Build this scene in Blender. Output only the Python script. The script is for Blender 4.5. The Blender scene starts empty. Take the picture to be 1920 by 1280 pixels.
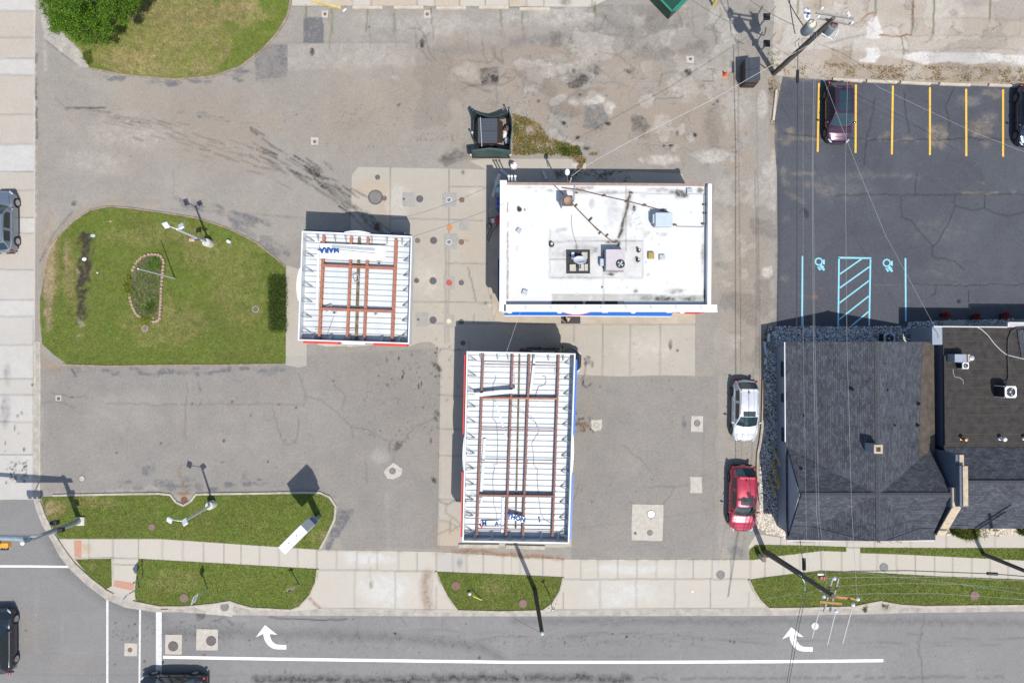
import bpy, bmesh, math, random
import numpy as np
from mathutils import Vector, Matrix

# ------------------------------------------------------------------ scene, camera, light
SC = bpy.context.scene
COL = SC.collection
H = 51.2                         # flying height of the drone (m): 25 photo pixels per metre of ground
TILT = math.atan(20 / 1280)
cam = bpy.data.cameras.new("camera")
cam.sensor_width = 36.0
cam.lens = 24.0
cam.clip_end = 2000.0
co = bpy.data.objects.new("camera", cam)
co.location = (0, 0, H)
co.rotation_euler = (TILT, 0, 0)
COL.objects.link(co)
SC.camera = co

SUN_ELEV = math.radians(61.0)
SHADOW = Vector((-0.43, 0.90, 0)).normalized()      # where shadows fall on the ground
sun_dir = Vector((-SHADOW.x * math.cos(SUN_ELEV), -SHADOW.y * math.cos(SUN_ELEV), math.sin(SUN_ELEV)))
W = bpy.data.worlds.new("World")
SC.world = W
W.use_nodes = True
nt = W.node_tree
sky = nt.nodes.new("ShaderNodeTexSky")
sky.sky_type = 'NISHITA'
sky.sun_disc = False
sky.sun_elevation = SUN_ELEV
sky.sun_rotation = math.atan2(sun_dir.x, sun_dir.y)
sky.air_density = 1.0
sky.dust_density = 1.0
nt.links.new(sky.outputs[0], nt.nodes["Background"].inputs[0])
nt.nodes["Background"].inputs[1].default_value = 0.14
sl = bpy.data.lights.new("sun", 'SUN')
sl.energy = 4.25
sl.angle = math.radians(0.55)
sl.color = (1.0, 0.955, 0.89)
so = bpy.data.objects.new("sun", sl)
so.rotation_euler = (-sun_dir).to_track_quat('-Z', 'Y').to_euler()
so.location = sun_dir * 80
COL.objects.link(so)
SC.view_settings.view_transform = 'Standard'
SC.view_settings.look = 'None'
SC.view_settings.exposure = 0.31
SC.view_settings.gamma = 1.0
SC.cycles.max_bounces = 5
SC.cycles.diffuse_bounces = 2

RN = random.Random(11)
NR = np.random.default_rng(5)
CT, ST = math.cos(TILT), math.sin(TILT)

def P(px, py, z=0.0):
    """photo map position (25 px per metre) and height -> world point"""
    x = (px - 960) / 1280.0
    y = -(py - 640) / 1280.0
    d = (x, y * CT + ST, y * ST - CT)
    t = (z - H) / d[2]
    return Vector((d[0] * t, d[1] * t, z))

def PX(x, y):
    """world ground arrays -> photo map positions"""
    rx, ry, rz = x, y, -H
    cx = rx
    cy = ry * CT + rz * ST
    cz = -ry * ST + rz * CT
    return 960 + 1280 * cx / -cz, 640 - 1280 * cy / -cz

# ------------------------------------------------------------------ naming helpers
def tag(o, label=None, cat=None, group=None, kind=None):
    if label: o["label"] = label
    if cat: o["category"] = cat
    if group: o["group"] = group
    if kind: o["kind"] = kind
    return o

def thing(name, label, cat, loc=(0, 0, 0), rz=0.0, group=None):
    o = bpy.data.objects.new(name, None)
    o.empty_display_size = 0.3
    o.location = loc
    o.rotation_euler = (0, 0, rz)
    COL.objects.link(o)
    return tag(o, label, cat, group)

class MB:
    """collects faces; build() links them as one mesh object"""
    def __init__(s):
        s.v = []; s.f = []; s.m = []; s.cur = 0
    def add(s, vs, fs):
        b = len(s.v)
        s.v += [tuple(q) for q in vs]
        for f in fs:
            s.f.append(tuple(b + i for i in f)); s.m.append(s.cur)
        return s
    def box(s, c, size, rz=0.0, M=None):
        hx, hy, hz = size[0] / 2, size[1] / 2, size[2] / 2
        vs = [Vector((a * hx, b * hy, d * hz)) for d in (-1, 1) for b in (-1, 1) for a in (-1, 1)]
        if M is None:
            M = Matrix.Rotation(rz, 3, 'Z')
        c = Vector(c)
        return s.add([c + M @ q for q in vs], [(0, 2, 3, 1), (4, 5, 7, 6), (0, 1, 5, 4), (2, 6, 7, 3), (0, 4, 6, 2), (1, 3, 7, 5)])
    def bar(s, p0, p1, w, h, roll=None):
        """box along a line; w across, h tall"""
        p0, p1 = Vector(p0), Vector(p1)
        d = p1 - p0
        L = d.length
        if L < 1e-6: return s
        x = d / L
        up = Vector((0, 0, 1)) if abs(x.z) < 0.95 else Vector((0, 1, 0))
        y = up.cross(x).normalized()
        z = x.cross(y)
        M = Matrix((x, y, z)).transposed()
        return s.box((p0 + p1) / 2, (L, w, h), M=M)
    def cyl(s, p0, p1, r0, r1=None, n=12, cap=True):
        if r1 is None: r1 = r0
        p0, p1 = Vector(p0), Vector(p1)
        x = (p1 - p0).normalized()
        up = Vector((0, 0, 1)) if abs(x.z) < 0.9 else Vector((1, 0, 0))
        a = up.cross(x).normalized(); b = x.cross(a)
        vs = []
        for p, r in ((p0, r0), (p1, r1)):
            for i in range(n):
                t = 2 * math.pi * i / n
                vs.append(p + a * (r * math.cos(t)) + b * (r * math.sin(t)))
        fs = [(i, (i + 1) % n, n + (i + 1) % n, n + i) for i in range(n)]
        if cap:
            fs += [tuple(range(n - 1, -1, -1)), tuple(range(n, 2 * n))]
        return s.add(vs, fs)
    def tube(s, pts, r, n=6):
        pts = [Vector(p) for p in pts]
        rings = []
        vs = []
        for k, p in enumerate(pts):
            d = (pts[min(k + 1, len(pts) - 1)] - pts[max(k - 1, 0)])
            if d.length < 1e-9: d = Vector((1, 0, 0))
            x = d.normalized()
            up = Vector((0, 0, 1)) if abs(x.z) < 0.9 else Vector((1, 0, 0))
            a = up.cross(x).normalized(); b = x.cross(a)
            rr = r[k] if isinstance(r, (list, tuple)) else r
            for i in range(n):
                t = 2 * math.pi * i / n
                vs.append(p + a * (rr * math.cos(t)) + b * (rr * math.sin(t)))
        fs = []
        for k in range(len(pts) - 1):
            for i in range(n):
                fs.append((k * n + i, k * n + (i + 1) % n, (k + 1) * n + (i + 1) % n, (k + 1) * n + i))
        fs += [tuple(range(n - 1, -1, -1)), tuple((len(pts) - 1) * n + i for i in range(n))]
        return s.add(vs, fs)
    def lathe(s, c, prof, n=16, M=None):
        c = Vector(c); vs = []
        for r, z in prof:
            for i in range(n):
                t = 2 * math.pi * i / n
                q = Vector((r * math.cos(t), r * math.sin(t), z))
                vs.append(c + (M @ q if M is not None else q))
        fs = []
        for k in range(len(prof) - 1):
            for i in range(n):
                fs.append((k * n + i, k * n + (i + 1) % n, (k + 1) * n + (i + 1) % n, (k + 1) * n + i))
        if prof[0][0] > 1e-4: fs.append(tuple(range(n - 1, -1, -1)))
        if prof[-1][0] > 1e-4: fs.append(tuple((len(prof) - 1) * n + i for i in range(n)))
        return s.add(vs, fs)
    def ball(s, c, r, n=12, m=7, sc=(1, 1, 1), M=None):
        prof = [(max(1e-5, math.sin(math.pi * k / m)), -math.cos(math.pi * k / m)) for k in range(m + 1)]
        c = Vector(c); vs = []
        for pr, pz in prof:
            for i in range(n):
                t = 2 * math.pi * i / n
                q = Vector((pr * math.cos(t) * r * sc[0], pr * math.sin(t) * r * sc[1], pz * r * sc[2]))
                vs.append(c + (M @ q if M is not None else q))
        fs = []
        for k in range(m):
            for i in range(n):
                fs.append((k * n + i, k * n + (i + 1) % n, (k + 1) * n + (i + 1) % n, (k + 1) * n + i))
        return s.add(vs, fs)
    def prism(s, pts, z0, z1):
        n = len(pts)
        a = sum(pts[i][0] * pts[(i + 1) % n][1] - pts[(i + 1) % n][0] * pts[i][1] for i in range(n))
        if a < 0: pts = pts[::-1]
        vs = [(p[0], p[1], z0) for p in pts] + [(p[0], p[1], z1) for p in pts]
        fs = [tuple(range(n - 1, -1, -1)), tuple(range(n, 2 * n))]
        fs += [(i, (i + 1) % n, n + (i + 1) % n, n + i) for i in range(n)]
        return s.add(vs, fs)
    def slab(s, quad, t):
        """thick sheet under a planar polygon given as 3D points"""
        q = [Vector(p) for p in quad]
        nrm = (q[1] - q[0]).cross(q[2] - q[0]).normalized()
        if nrm.z < 0: q = q[::-1]; nrm = -nrm
        n = len(q)
        vs = [p - nrm * t for p in q] + q
        fs = [tuple(range(n - 1, -1, -1)), tuple(range(n, 2 * n))]
        fs += [(i, (i + 1) % n, n + (i + 1) % n, n + i) for i in range(n)]
        return s.add(vs, fs)
    def build(s, name, mat, parent=None, smooth=False, bevel=0.0, local=False, sharp=40):
        vs = s.v
        base = Vector((0, 0, 0))
        if not local:
            if parent is not None:
                r = parent
                base = r.location.copy()
                while r.parent is not None:
                    r = r.parent
                    base = base + r.location
            elif vs:
                xs = [q[0] for q in vs]; ys = [q[1] for q in vs]; zs = [q[2] for q in vs]
                base = Vector(((min(xs) + max(xs)) / 2, (min(ys) + max(ys)) / 2, min(zs)))
        me = bpy.data.meshes.new(name)
        me.from_pydata([(q[0] - base.x, q[1] - base.y, q[2] - base.z) for q in vs], [], s.f)
        mats = mat if isinstance(mat, (list, tuple)) else [mat]
        for m in mats: me.materials.append(m)
        if len(mats) > 1:
            me.polygons.foreach_set("material_index", s.m)
        if smooth:
            me.polygons.foreach_set("use_smooth", [True] * len(me.polygons))
            try: me.set_sharp_from_angle(angle=math.radians(sharp))
            except Exception: pass
        me.update()
        o = bpy.data.objects.new(name, me)
        COL.objects.link(o)
        if parent is not None:
            o.parent = parent
        elif not local:
            o.location = base
        if bevel > 0:
            b = o.modifiers.new("bevel", 'BEVEL')
            b.width = bevel; b.segments = 2; b.limit_method = 'ANGLE'
        return o

def copy_tree(o, parent=None):
    c = o.copy(); COL.objects.link(c)
    if parent is not None: c.parent = parent
    for ch in [q for q in COL.objects if q.parent == o]:
        copy_tree(ch, c)
    return c

# ------------------------------------------------------------------ materials
def _n(t, typ, **kw):
    n = t.nodes.new(typ)
    for k, v in kw.items(): setattr(n, k, v)
    return n

def mat(name, col, rough=0.6, metal=0.0, var=0.12, scale=6.0, bump=0.0, bscale=40.0, coat=0.0, tint=None, spec=0.5, streak=None):
    """painted / weathered surface: base colour broken up by two noises"""
    m = bpy.data.materials.new(name); m.use_nodes = True
    t = m.node_tree; b = t.nodes["Principled BSDF"]; L = t.links.new
    b.inputs["Roughness"].default_value = rough
    b.inputs["Metallic"].default_value = metal
    b.inputs["Coat Weight"].default_value = coat
    b.inputs["Coat Roughness"].default_value = 0.04
    b.inputs["Specular IOR Level"].default_value = spec
    c = (col[0], col[1], col[2], 1)
    if var <= 0:
        b.inputs["Base Color"].default_value = c
        return m
    tc = _n(t, "ShaderNodeTexCoord")
    vec = tc.outputs["Object"]
    if streak:
        mp = _n(t, "ShaderNodeMapping"); mp.inputs["Scale"].default_value = streak
        L(vec, mp.inputs[0]); vec = mp.outputs[0]
    n1 = _n(t, "ShaderNodeTexNoise"); n1.inputs["Scale"].default_value = scale; n1.inputs["Detail"].default_value = 6; n1.inputs["Roughness"].default_value = 0.65
    L(vec, n1.inputs["Vector"])
    mr = _n(t, "ShaderNodeMapRange")
    mr.inputs[1].default_value = 0.25; mr.inputs[2].default_value = 0.75
    mr.inputs[3].default_value = 0; mr.inputs[4].default_value = 1
    L(n1.outputs[0], mr.inputs[0])
    mx = _n(t, "ShaderNodeMix", data_type='RGBA')
    d = tint if tint else (col[0] * (1 - 2 * var), col[1] * (1 - 2 * var), col[2] * (1 - 2 * var))
    mx.inputs[6].default_value = (d[0], d[1], d[2], 1)
    mx.inputs[7].default_value = (min(1, c[0] * (1 + var * .4)), min(1, c[1] * (1 + var * .4)), min(1, c[2] * (1 + var * .4)), 1)
    L(mr.outputs[0], mx.inputs[0]); L(mx.outputs[2], b.inputs["Base Color"])
    if bump > 0:
        n2 = _n(t, "ShaderNodeTexNoise"); n2.inputs["Scale"].default_value = bscale; n2.inputs["Detail"].default_value = 4
        L(tc.outputs["Object"], n2.inputs["Vector"])
        bp = _n(t, "ShaderNodeBump"); bp.inputs["Strength"].default_value = bump; bp.inputs["Distance"].default_value = 0.03
        L(n2.outputs[0], bp.inputs["Height"]); L(bp.outputs[0], b.inputs["Normal"])
    return m

def glass_mat(name, col=(0.012, 0.02, 0.024), rough=0.04):
    m = bpy.data.materials.new(name); m.use_nodes = True
    b = m.node_tree.nodes["Principled BSDF"]
    b.inputs["Base Color"].default_value = (*col, 1); b.inputs["Roughness"].default_value = rough
    b.inputs["Specular IOR Level"].default_value = 0.8
    return m

def vc_mat(name, rough=0.7, trans=0.0):
    """colour from the mesh's own colour attribute (leaves, pebbles, grass)"""
    m = bpy.data.materials.new(name); m.use_nodes = True
    t = m.node_tree; b = t.nodes["Principled BSDF"]
    a = _n(t, "ShaderNodeAttribute", attribute_name="col")
    t.links.new(a.outputs["Color"], b.inputs["Base Color"])
    b.inputs["Roughness"].default_value = rough
    b.inputs["Specular IOR Level"].default_value = 0.25
    if trans > 0:
        tr = _n(t, "ShaderNodeBsdfTranslucent"); t.links.new(a.outputs["Color"], tr.inputs[0])
        ms = _n(t, "ShaderNodeMixShader"); ms.inputs[0].default_value = trans
        t.links.new(b.outputs[0], ms.inputs[1]); t.links.new(tr.outputs[0], ms.inputs[2])
        t.links.new(ms.outputs[0], t.nodes["Material Output"].inputs[0])
    return m

def ground_mat(name, base, big=0.14, med=0.12, fine=0.25, fscale=22.0, dark=(0.035, 0.033, 0.032), pale=(0.5, 0.47, 0.42),
               tan=(0.33, 0.26, 0.185), tar=(0.085, 0.092, 0.108), bump=0.25, rough=0.9, alt=None, straw=(0.36, 0.27, 0.13), crackc=(0.05, 0.045, 0.04), weed=(0.07, 0.1, 0.02)):
    m = bpy.data.materials.new(name); m.use_nodes = True
    t = m.node_tree; b = t.nodes["Principled BSDF"]; L = t.links.new
    b.inputs["Roughness"].default_value = rough
    b.inputs["Specular IOR Level"].default_value = 0.25
    tc = _n(t, "ShaderNodeTexCoord")
    def noise(s, det=4, r=0.6, dist=0.0):
        n = _n(t, "ShaderNodeTexNoise"); n.inputs["Scale"].default_value = s; n.inputs["Detail"].default_value = det
        n.inputs["Roughness"].default_value = r; n.inputs["Distortion"].default_value = dist
        L(tc.outputs["Object"], n.inputs["Vector"]); return n.outputs[0]
    def math_(op, a, bb, clamp=False):
        n = _n(t, "ShaderNodeMath", operation=op); n.use_clamp = clamp
        for i, q in enumerate((a, bb)):
            if isinstance(q, (int, float)): n.inputs[i].default_value = q
            else: L(q, n.inputs[i])
        return n.outputs[0]
    def mixc(f, a, bb):
        n = _n(t, "ShaderNodeMix", data_type='RGBA'); n.clamp_factor = True
        L(f, n.inputs[0])
        for i, q in ((6, a), (7, bb)):
            if isinstance(q, tuple): n.inputs[i].default_value = (*q, 1)
            else: L(q, n.inputs[i])
        return n.outputs[2]
    nb = noise(0.16, 5, 0.6, 0.6); nm = noise(1.6, 6, 0.7, 0.3); nf = noise(fscale, 3, 0.75); ng = noise(fscale * 0.28, 4, 0.8); nk = noise(4.5, 5, 0.8, 0.5)
    f = math_('ADD', math_('MULTIPLY', math_('SUBTRACT', nb, 0.5), big * 2.6), 1.0)
    f = math_('ADD', f, math_('MULTIPLY', math_('SUBTRACT', nm, 0.5), med * 2.2))
    f = math_('ADD', f, math_('MULTIPLY', math_('SUBTRACT', nf, 0.5), fine * 2.2))
    f = math_('ADD', f, math_('MULTIPLY', math_('SUBTRACT', ng, 0.5), fine * 2.4))
    if alt:
        c = mixc(math_('MULTIPLY', math_('SUBTRACT', noise(0.45, 5, 0.65, 0.8), 0.35), 3.0, True), base, alt)
    else:
        rgb = _n(t, "ShaderNodeRGB"); rgb.outputs[0].default_value = (*base, 1); c = rgb.outputs[0]
    a1 = _n(t, "ShaderNodeAttribute", attribute_name="wear1"); a2 = _n(t, "ShaderNodeAttribute", attribute_name="wear2")
    s1 = _n(t, "ShaderNodeSeparateColor"); L(a1.outputs["Color"], s1.inputs[0])
    s2 = _n(t, "ShaderNodeSeparateColor"); L(a2.outputs["Color"], s2.inputs[0])
    brk = math_('ADD', math_('MULTIPLY', math_('SUBTRACT', math_('ADD', nm, nk), 1.0), 3.2), 1.05)
    c = mixc(math_('MULTIPLY', s1.outputs[2], brk), c, tan)
    c = mixc(math_('MULTIPLY', s1.outputs[1], brk), c, pale)
    c = mixc(math_('MULTIPLY', s2.outputs[2], brk), c, tar)
    c = mixc(math_('MULTIPLY', a2.outputs["Alpha"], brk), c, straw)
    c = mixc(math_('MULTIPLY', s2.outputs[1], brk), c, (0.21, 0.105, 0.05))
    c = mixc(math_('MULTIPLY', s1.outputs[0], brk), c, dark)
    mul = _n(t, "ShaderNodeVectorMath", operation='SCALE'); L(c, mul.inputs[0]); L(f, mul.inputs["Scale"])
    c = mul.outputs[0]
    c = mixc(s2.outputs[0], c, crackc)
    c = mixc(math_('MULTIPLY', a1.outputs["Alpha"], math_('ADD', ng, 0.5)), c, weed)
    L(c, b.inputs["Base Color"])
    if bump > 0:
        bp = _n(t, "ShaderNodeBump"); bp.inputs["Strength"].default_value = bump; bp.inputs["Distance"].default_value = 0.02
        L(math_('ADD', nf, math_('MULTIPLY', ng, 0.6)), bp.inputs["Height"]); L(bp.outputs[0], b.inputs["Normal"])
    return m

M = {}
M['lot'] = ground_mat('old_asphalt', (0.224, 0.208, 0.184), alt=(0.248, 0.222, 0.19), pale=(0.38, 0.355, 0.315), tan=(0.235, 0.188, 0.143), tar=(.115, .113, .116), straw=(.27, .24, .19), fine=.3, med=.16)
M['concrete'] = ground_mat('concrete', (0.335, 0.305, 0.258), big=0.07, med=0.07, fine=0.10, pale=(0.45, 0.43, 0.39), tan=(0.37, 0.275, 0.19), bump=0.12, dark=(0.07, 0.06, 0.05), tar=(0.2, 0.195, 0.19))
M['walk'] = ground_mat('pavement_concrete', (0.392, 0.36, 0.308), big=0.05, med=0.05, fine=0.08, pale=(0.44, 0.43, 0.40), tan=(0.36, 0.26, 0.17), bump=0.1, dark=(0.1, 0.085, 0.07), tar=(0.32, 0.31, 0.29))
M['slabroad'] = ground_mat('road_concrete', (0.375, 0.35, 0.315), big=0.08, med=0.07, fine=0.12, pale=(0.405, 0.395, 0.372), tan=(0.335, 0.29, 0.235), bump=0.1, dark=(0.05, 0.048, 0.045))
M['road'] = ground_mat('road_asphalt', (0.18, 0.174, 0.168), big=0.12, med=0.10, fine=0.26, pale=(0.24, 0.235, 0.23), tan=(0.2, 0.18, 0.155), dark=(0.03, 0.03, 0.03))
M['seal'] = ground_mat('sealed_asphalt', (0.064, 0.068, 0.079), big=0.28, med=0.18, fine=0.4, pale=(0.19, 0.175, 0.155), tan=(0.20, 0.165, 0.125), dark=(0.018, 0.018, 0.02), crackc=(0.018, 0.017, 0.017), tar=(0.035, 0.04, 0.05))
M['alley'] = ground_mat('alley_concrete', (0.33, 0.292, 0.245), big=0.14, med=0.16, fine=0.28, pale=(0.47, 0.45, 0.42), tan=(0.26, 0.205, 0.15), tar=(0.19, 0.175, 0.165))
M['lawn'] = ground_mat('lawn_soil', (0.10, 0.135, 0.028), alt=(0.12, 0.13, 0.035), tar=(.10, .125, .03), big=0.25, med=0.3, fine=0.5, fscale=9, tan=(0.23, 0.17, 0.11), pale=(0.3, 0.26, 0.2), dark=(0.035, 0.028, 0.02), straw=(0.25, 0.195, 0.095), bump=0.6)
M['earth'] = mat('distant_ground', (0.17, 0.165, 0.12), 0.95, var=.3, scale=.05, tint=(.08, .11, .04))
M['kerb'] = mat('kerb_concrete', (0.42, 0.375, 0.31), 0.9, var=0.22, scale=2.5, bump=0.2)
M['kerbtan'] = mat('weathered_kerb_concrete', (0.30, 0.235, 0.175), 0.9, var=0.3, scale=3, bump=0.3)
M['gutter'] = mat('gutter_concrete', (0.38, 0.345, 0.30), 0.9, var=0.22, scale=1.6, bump=0.2)
# ------------------------------------------------------------------ wear fields (stains, cracks, joints) in map units
FX0, FY0, FW, FH, FS = -80, -80, 1040, 720, 0.5      # half resolution
CH = {k: np.zeros((FH, FW), np.float32) for k in ('dark', 'pale', 'tan', 'weed', 'crack', 'rust', 'tar', 'straw')}

def vnoise(cell, seed, octs=4):
    r = np.random.default_rng(seed)
    out = np.zeros((FH, FW), np.float32); amp = 1.0; tot = 0
    for _ in range(octs):
        gh, gw = int(FH / cell) + 3, int(FW / cell) + 3
        g = r.random((gh, gw)).astype(np.float32)
        yy = np.arange(FH) / cell; xx = np.arange(FW) / cell
        yi = yy.astype(int); xi = xx.astype(int)
        fy = (yy - yi)[:, None]; fx = (xx - xi)[None, :]
        fy = fy * fy * (3 - 2 * fy); fx = fx * fx * (3 - 2 * fx)
        a = g[yi][:, xi]; b = g[yi][:, xi + 1]; c = g[yi + 1][:, xi]; d = g[yi + 1][:, xi + 1]
        out += amp * ((a * (1 - fx) + b * fx) * (1 - fy) + (c * (1 - fx) + d * fx) * fy)
        tot += amp; amp *= 0.55; cell = max(1.0, cell / 2)
    return out / tot
NZA = vnoise(40, 1, 5); NZB = vnoise(9, 2, 4); NZC = vnoise(3, 3, 2)

def _win(x0, y0, x1, y1):
    i0 = max(0, int((x0 - FX0) * FS)); i1 = min(FW, int((x1 - FX0) * FS) + 2)
    j0 = max(0, int((y0 - FY0) * FS)); j1 = min(FH, int((y1 - FY0) * FS) + 2)
    if i1 <= i0 or j1 <= j0: return None
    xs = np.arange(i0, i1) / FS + FX0; ys = np.arange(j0, j1) / FS + FY0
    return (slice(j0, j1), slice(i0, i1)), xs[None, :], ys[:, None]

def _put(ch, sl, v):
    A = CH[ch]
    A[sl] = np.maximum(A[sl], np.clip(v, 0, 1))

def blob(ch, cx, cy, rx, ry, s=0.6, rot=0.0, rough=0.5, soft=0.5, cut=None):
    R = max(rx, ry) * 1.6
    w = _win(cx - R, cy - R, cx + R, cy + R)
    if w is None: return
    sl, xs, ys = w
    c, q = math.cos(rot), math.sin(rot)
    u = ((xs - cx) * c + (ys - cy) * q) / rx; v = (-(xs - cx) * q + (ys - cy) * c) / ry
    d = np.sqrt(u * u + v * v)
    nz = (NZB[sl] - 0.5) * 1.6 + (NZA[sl] - 0.5) * 1.4 if max(rx, ry) > 14 else (NZB[sl] - 0.5) * 1.2 + (NZC[sl] - 0.5)
    d = d + nz * rough
    a = np.clip((1.0 - d) / soft, 0, 1)
    a = a * a * (3 - 2 * a)
    a = a * np.clip(1 + (NZC[sl] - .5) * 1.2, 0, 1)
    if cut: a = a * np.clip((NZB[sl] - cut) * 6, 0, 1)
    _put(ch, sl, a * s)

def stroke(ch, pts, w=1.5, s=0.8, wob=0.0, soft=1.0, fade=False, gaps=0.0):
    pts = [tuple(p) for p in pts]
    if wob > 0:
        q = [pts[0]]
        for a, b in zip(pts[:-1], pts[1:]):
            L = math.hypot(b[0] - a[0], b[1] - a[1]); n = max(1, int(L / 9))
            for i in range(1, n + 1):
                t = i / n
                k = 0 if i == n else wob
                q.append((a[0] + (b[0] - a[0]) * t + RN.gauss(0, k), a[1] + (b[1] - a[1]) * t + RN.gauss(0, k)))
        pts = q
    n = len(pts) - 1
    for i, (a, b) in enumerate(zip(pts[:-1], pts[1:])):
        if gaps > 0 and RN.random() < gaps: continue
        R = w + 4
        win = _win(min(a[0], b[0]) - R, min(a[1], b[1]) - R, max(a[0], b[0]) + R, max(a[1], b[1]) + R)
        if win is None: continue
        sl, xs, ys = win
        dx, dy = b[0] - a[0], b[1] - a[1]; L2 = dx * dx + dy * dy + 1e-6
        t = np.clip(((xs - a[0]) * dx + (ys - a[1]) * dy) / L2, 0, 1)
        d = np.hypot(xs - a[0] - t * dx, ys - a[1] - t * dy)
        v = np.clip((w / 2 + soft - d) / (2 * soft), 0, 1)
        if w < 2: v = v * min(1.0, w / 2 + 0.4)
        k = s * ((1 - abs(2 * (i + .5) / n - 1)) ** .4 if fade and n > 1 else 1)
        _put(ch, sl, v * k)

def mottle(poly, seed, cell, hi=.56, lo=.44, s=.6, chs=('pale', 'dark'), edge=.5, feather=14):
    xs = [p[0] for p in poly]; ys = [p[1] for p in poly]
    sl, X, Y = _win(min(xs), min(ys), max(xs), max(ys))
    n = vnoise(cell, seed, 6)[sl]
    a = inside(poly, X + (NZA[sl] - .5) * 60, Y + (NZA[sl] - .5) * 60).astype(np.float32)
    k = max(1, int(feather * FS))
    for ax in (0, 1):
        a = sum(np.roll(a, d, ax) for d in range(-k, k + 1)) / (2 * k + 1)
    _put(chs[0], sl, np.clip((n - hi) / .02, 0, 1) * s * a); _put(chs[1], sl, np.clip((lo - n) / .03, 0, 1) * s * (.6 if chs[1] == 'dark' else 1.5) * a)
    for t in (hi, lo): _put('crack', sl, np.exp(-((n - t + .006) / .005) ** 2) * edge * a * (NZB[sl] > .45))

def inside(poly, X, Y):
    r = np.zeros(np.broadcast(X, Y).shape, bool)
    n = len(poly)
    for i in range(n):
        x1, y1 = poly[i][0], poly[i][1]; x2, y2 = poly[(i + 1) % n][0], poly[(i + 1) % n][1]
        if y1 == y2: continue
        c = ((y1 > Y) != (y2 > Y)) & (X < (x2 - x1) * (Y - y1) / (y2 - y1) + x1)
        r ^= c
    return r

def fill(ch, poly, s=0.5, nz=0.0, wob=2.0):
    xs = [p[0] for p in poly]; ys = [p[1] for p in poly]
    w = _win(min(xs) - 4, min(ys) - 4, max(xs) + 4, max(ys) + 4)
    if w is None: return
    sl, X, Y = w
    Xd = X + (NZB[sl] - .5) * 4 * wob; Yd = Y + (NZA[sl] - .5) * 4 * wob
    a = inside(poly, Xd, Yd).astype(np.float32) * s
    if nz > 0: a = a * (1 - nz + nz * 2 * NZB[sl])
    _put(ch, sl, a)

def specks(ch, x0, y0, x1, y1, n, r=(0.6, 1.4), s=0.7):
    for _ in range(int(n * 1.5)):
        q = RN.uniform(*r) * 1.3 + .2
        blob(ch, RN.uniform(x0, x1), RN.uniform(y0, y1), q, q * RN.uniform(.7, 1.3), s * RN.uniform(.5, 1), rough=.3, soft=.8)

def streaks(x0, y0, x1, y1, n, ln, ang, w=1.6, s=0.55, spread=8, ch='dark'):
    for _ in range(n):
        t = RN.random()
        x = x0 + (x1 - x0) * t + RN.gauss(0, spread); y = y0 + (y1 - y0) * t + RN.gauss(0, spread)
        l = ln * RN.uniform(.4, 1.2); a = ang + RN.gauss(0, .07)
        stroke(ch, [(x, y), (x + l * .5 * math.cos(a), y + l * .5 * math.sin(a)), (x + l * math.cos(a), y + l * math.sin(a))], w * RN.uniform(.5, 1.3), s * RN.uniform(.5, 1), wob=.4, fade=True)

def crackwalk(x, y, a, n, step=9, s=0.5, w=1.0, br=0.12, turn=.35):
    pts = [(x, y)]
    for _ in range(n):
        a += RN.gauss(0, turn) * .6
        x += step * math.cos(a); y += step * math.sin(a); pts.append((x, y))
        if br > 0 and RN.random() < br:
            crackwalk(x, y, a + RN.choice((-1, 1)) * RN.uniform(.5, 1.3), max(2, n // 3), step, s * .8, w * .8, 0, turn)
    stroke('crack', pts, w, s, wob=1.0)

# --- joints of the concrete
def joints(xs, y0, y1, s=.55, w=1.2):
    for x in xs:
        ya, yb = (y0(x), y1(x)) if callable(y0) else (y0, y1)
        stroke('crack', [(x, ya), (x, yb)], w, s * RN.uniform(.7, 1.1), wob=.25)
for y in (21, 71, 110, 141, 215, 271, 322, 357, 408, 437, 506, 562, 593, 647, 710, 740, 791, 852):
    stroke('crack', [(-80, y + RN.uniform(-1, 1)), (63, y)], 1.2, .55, wob=.3)
for (y0, y1, ch, s) in ((21, 71, 'tan', .55), (71, 110, 'tan', .45), (141, 215, 'tan', .5), (215, 271, 'tan', .45), (322, 357, 'tan', .4), (357, 408, 'tan', .4), (437, 506, 'tan', .35), (110, 141, 'pale', .5), (271, 322, 'pale', .7), (408, 437, 'pale', .6), (562, 593, 'pale', .5), (0, 21, 'pale', .6), (647, 710, 'pale', .4), (740, 791, 'pale', .4), (852, 935, 'pale', .4)):
    fill(ch, [(-80, y0), (64, y0), (64, y1), (-80, y1)], s, nz=.3, wob=.1)
blob('tar', 10, 770, 12, 40, .35, soft=.8); blob('tar', 14, 700, 10, 30, .3, soft=.8)
for x, y in ((60, 721), (41, 774), (33, 780), (8, 752)): blob('dark', x, y, 3, 3, .8, rough=.7)
for _ in range(75):
    blob('dark', RN.choice((RN.gauss(26, 6), RN.gauss(46, 3))), RN.uniform(862, 905), RN.uniform(.8, 2.6), RN.uniform(.8, 2.2), .85, rough=.6)
for x, y in ((28, 800), (35, 810), (10, 830), (9, 845), (45, 842), (13, 880), (12, 905), (28, 805)): blob('dark', x, y, 1.3, 5, .7, rough=.6)
stroke('tan', [(62, 640), (63, 930)], 2, .5, wob=.6); stroke('crack', [(63, 600), (63, 935)], 1.3, .5, wob=.5)

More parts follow.
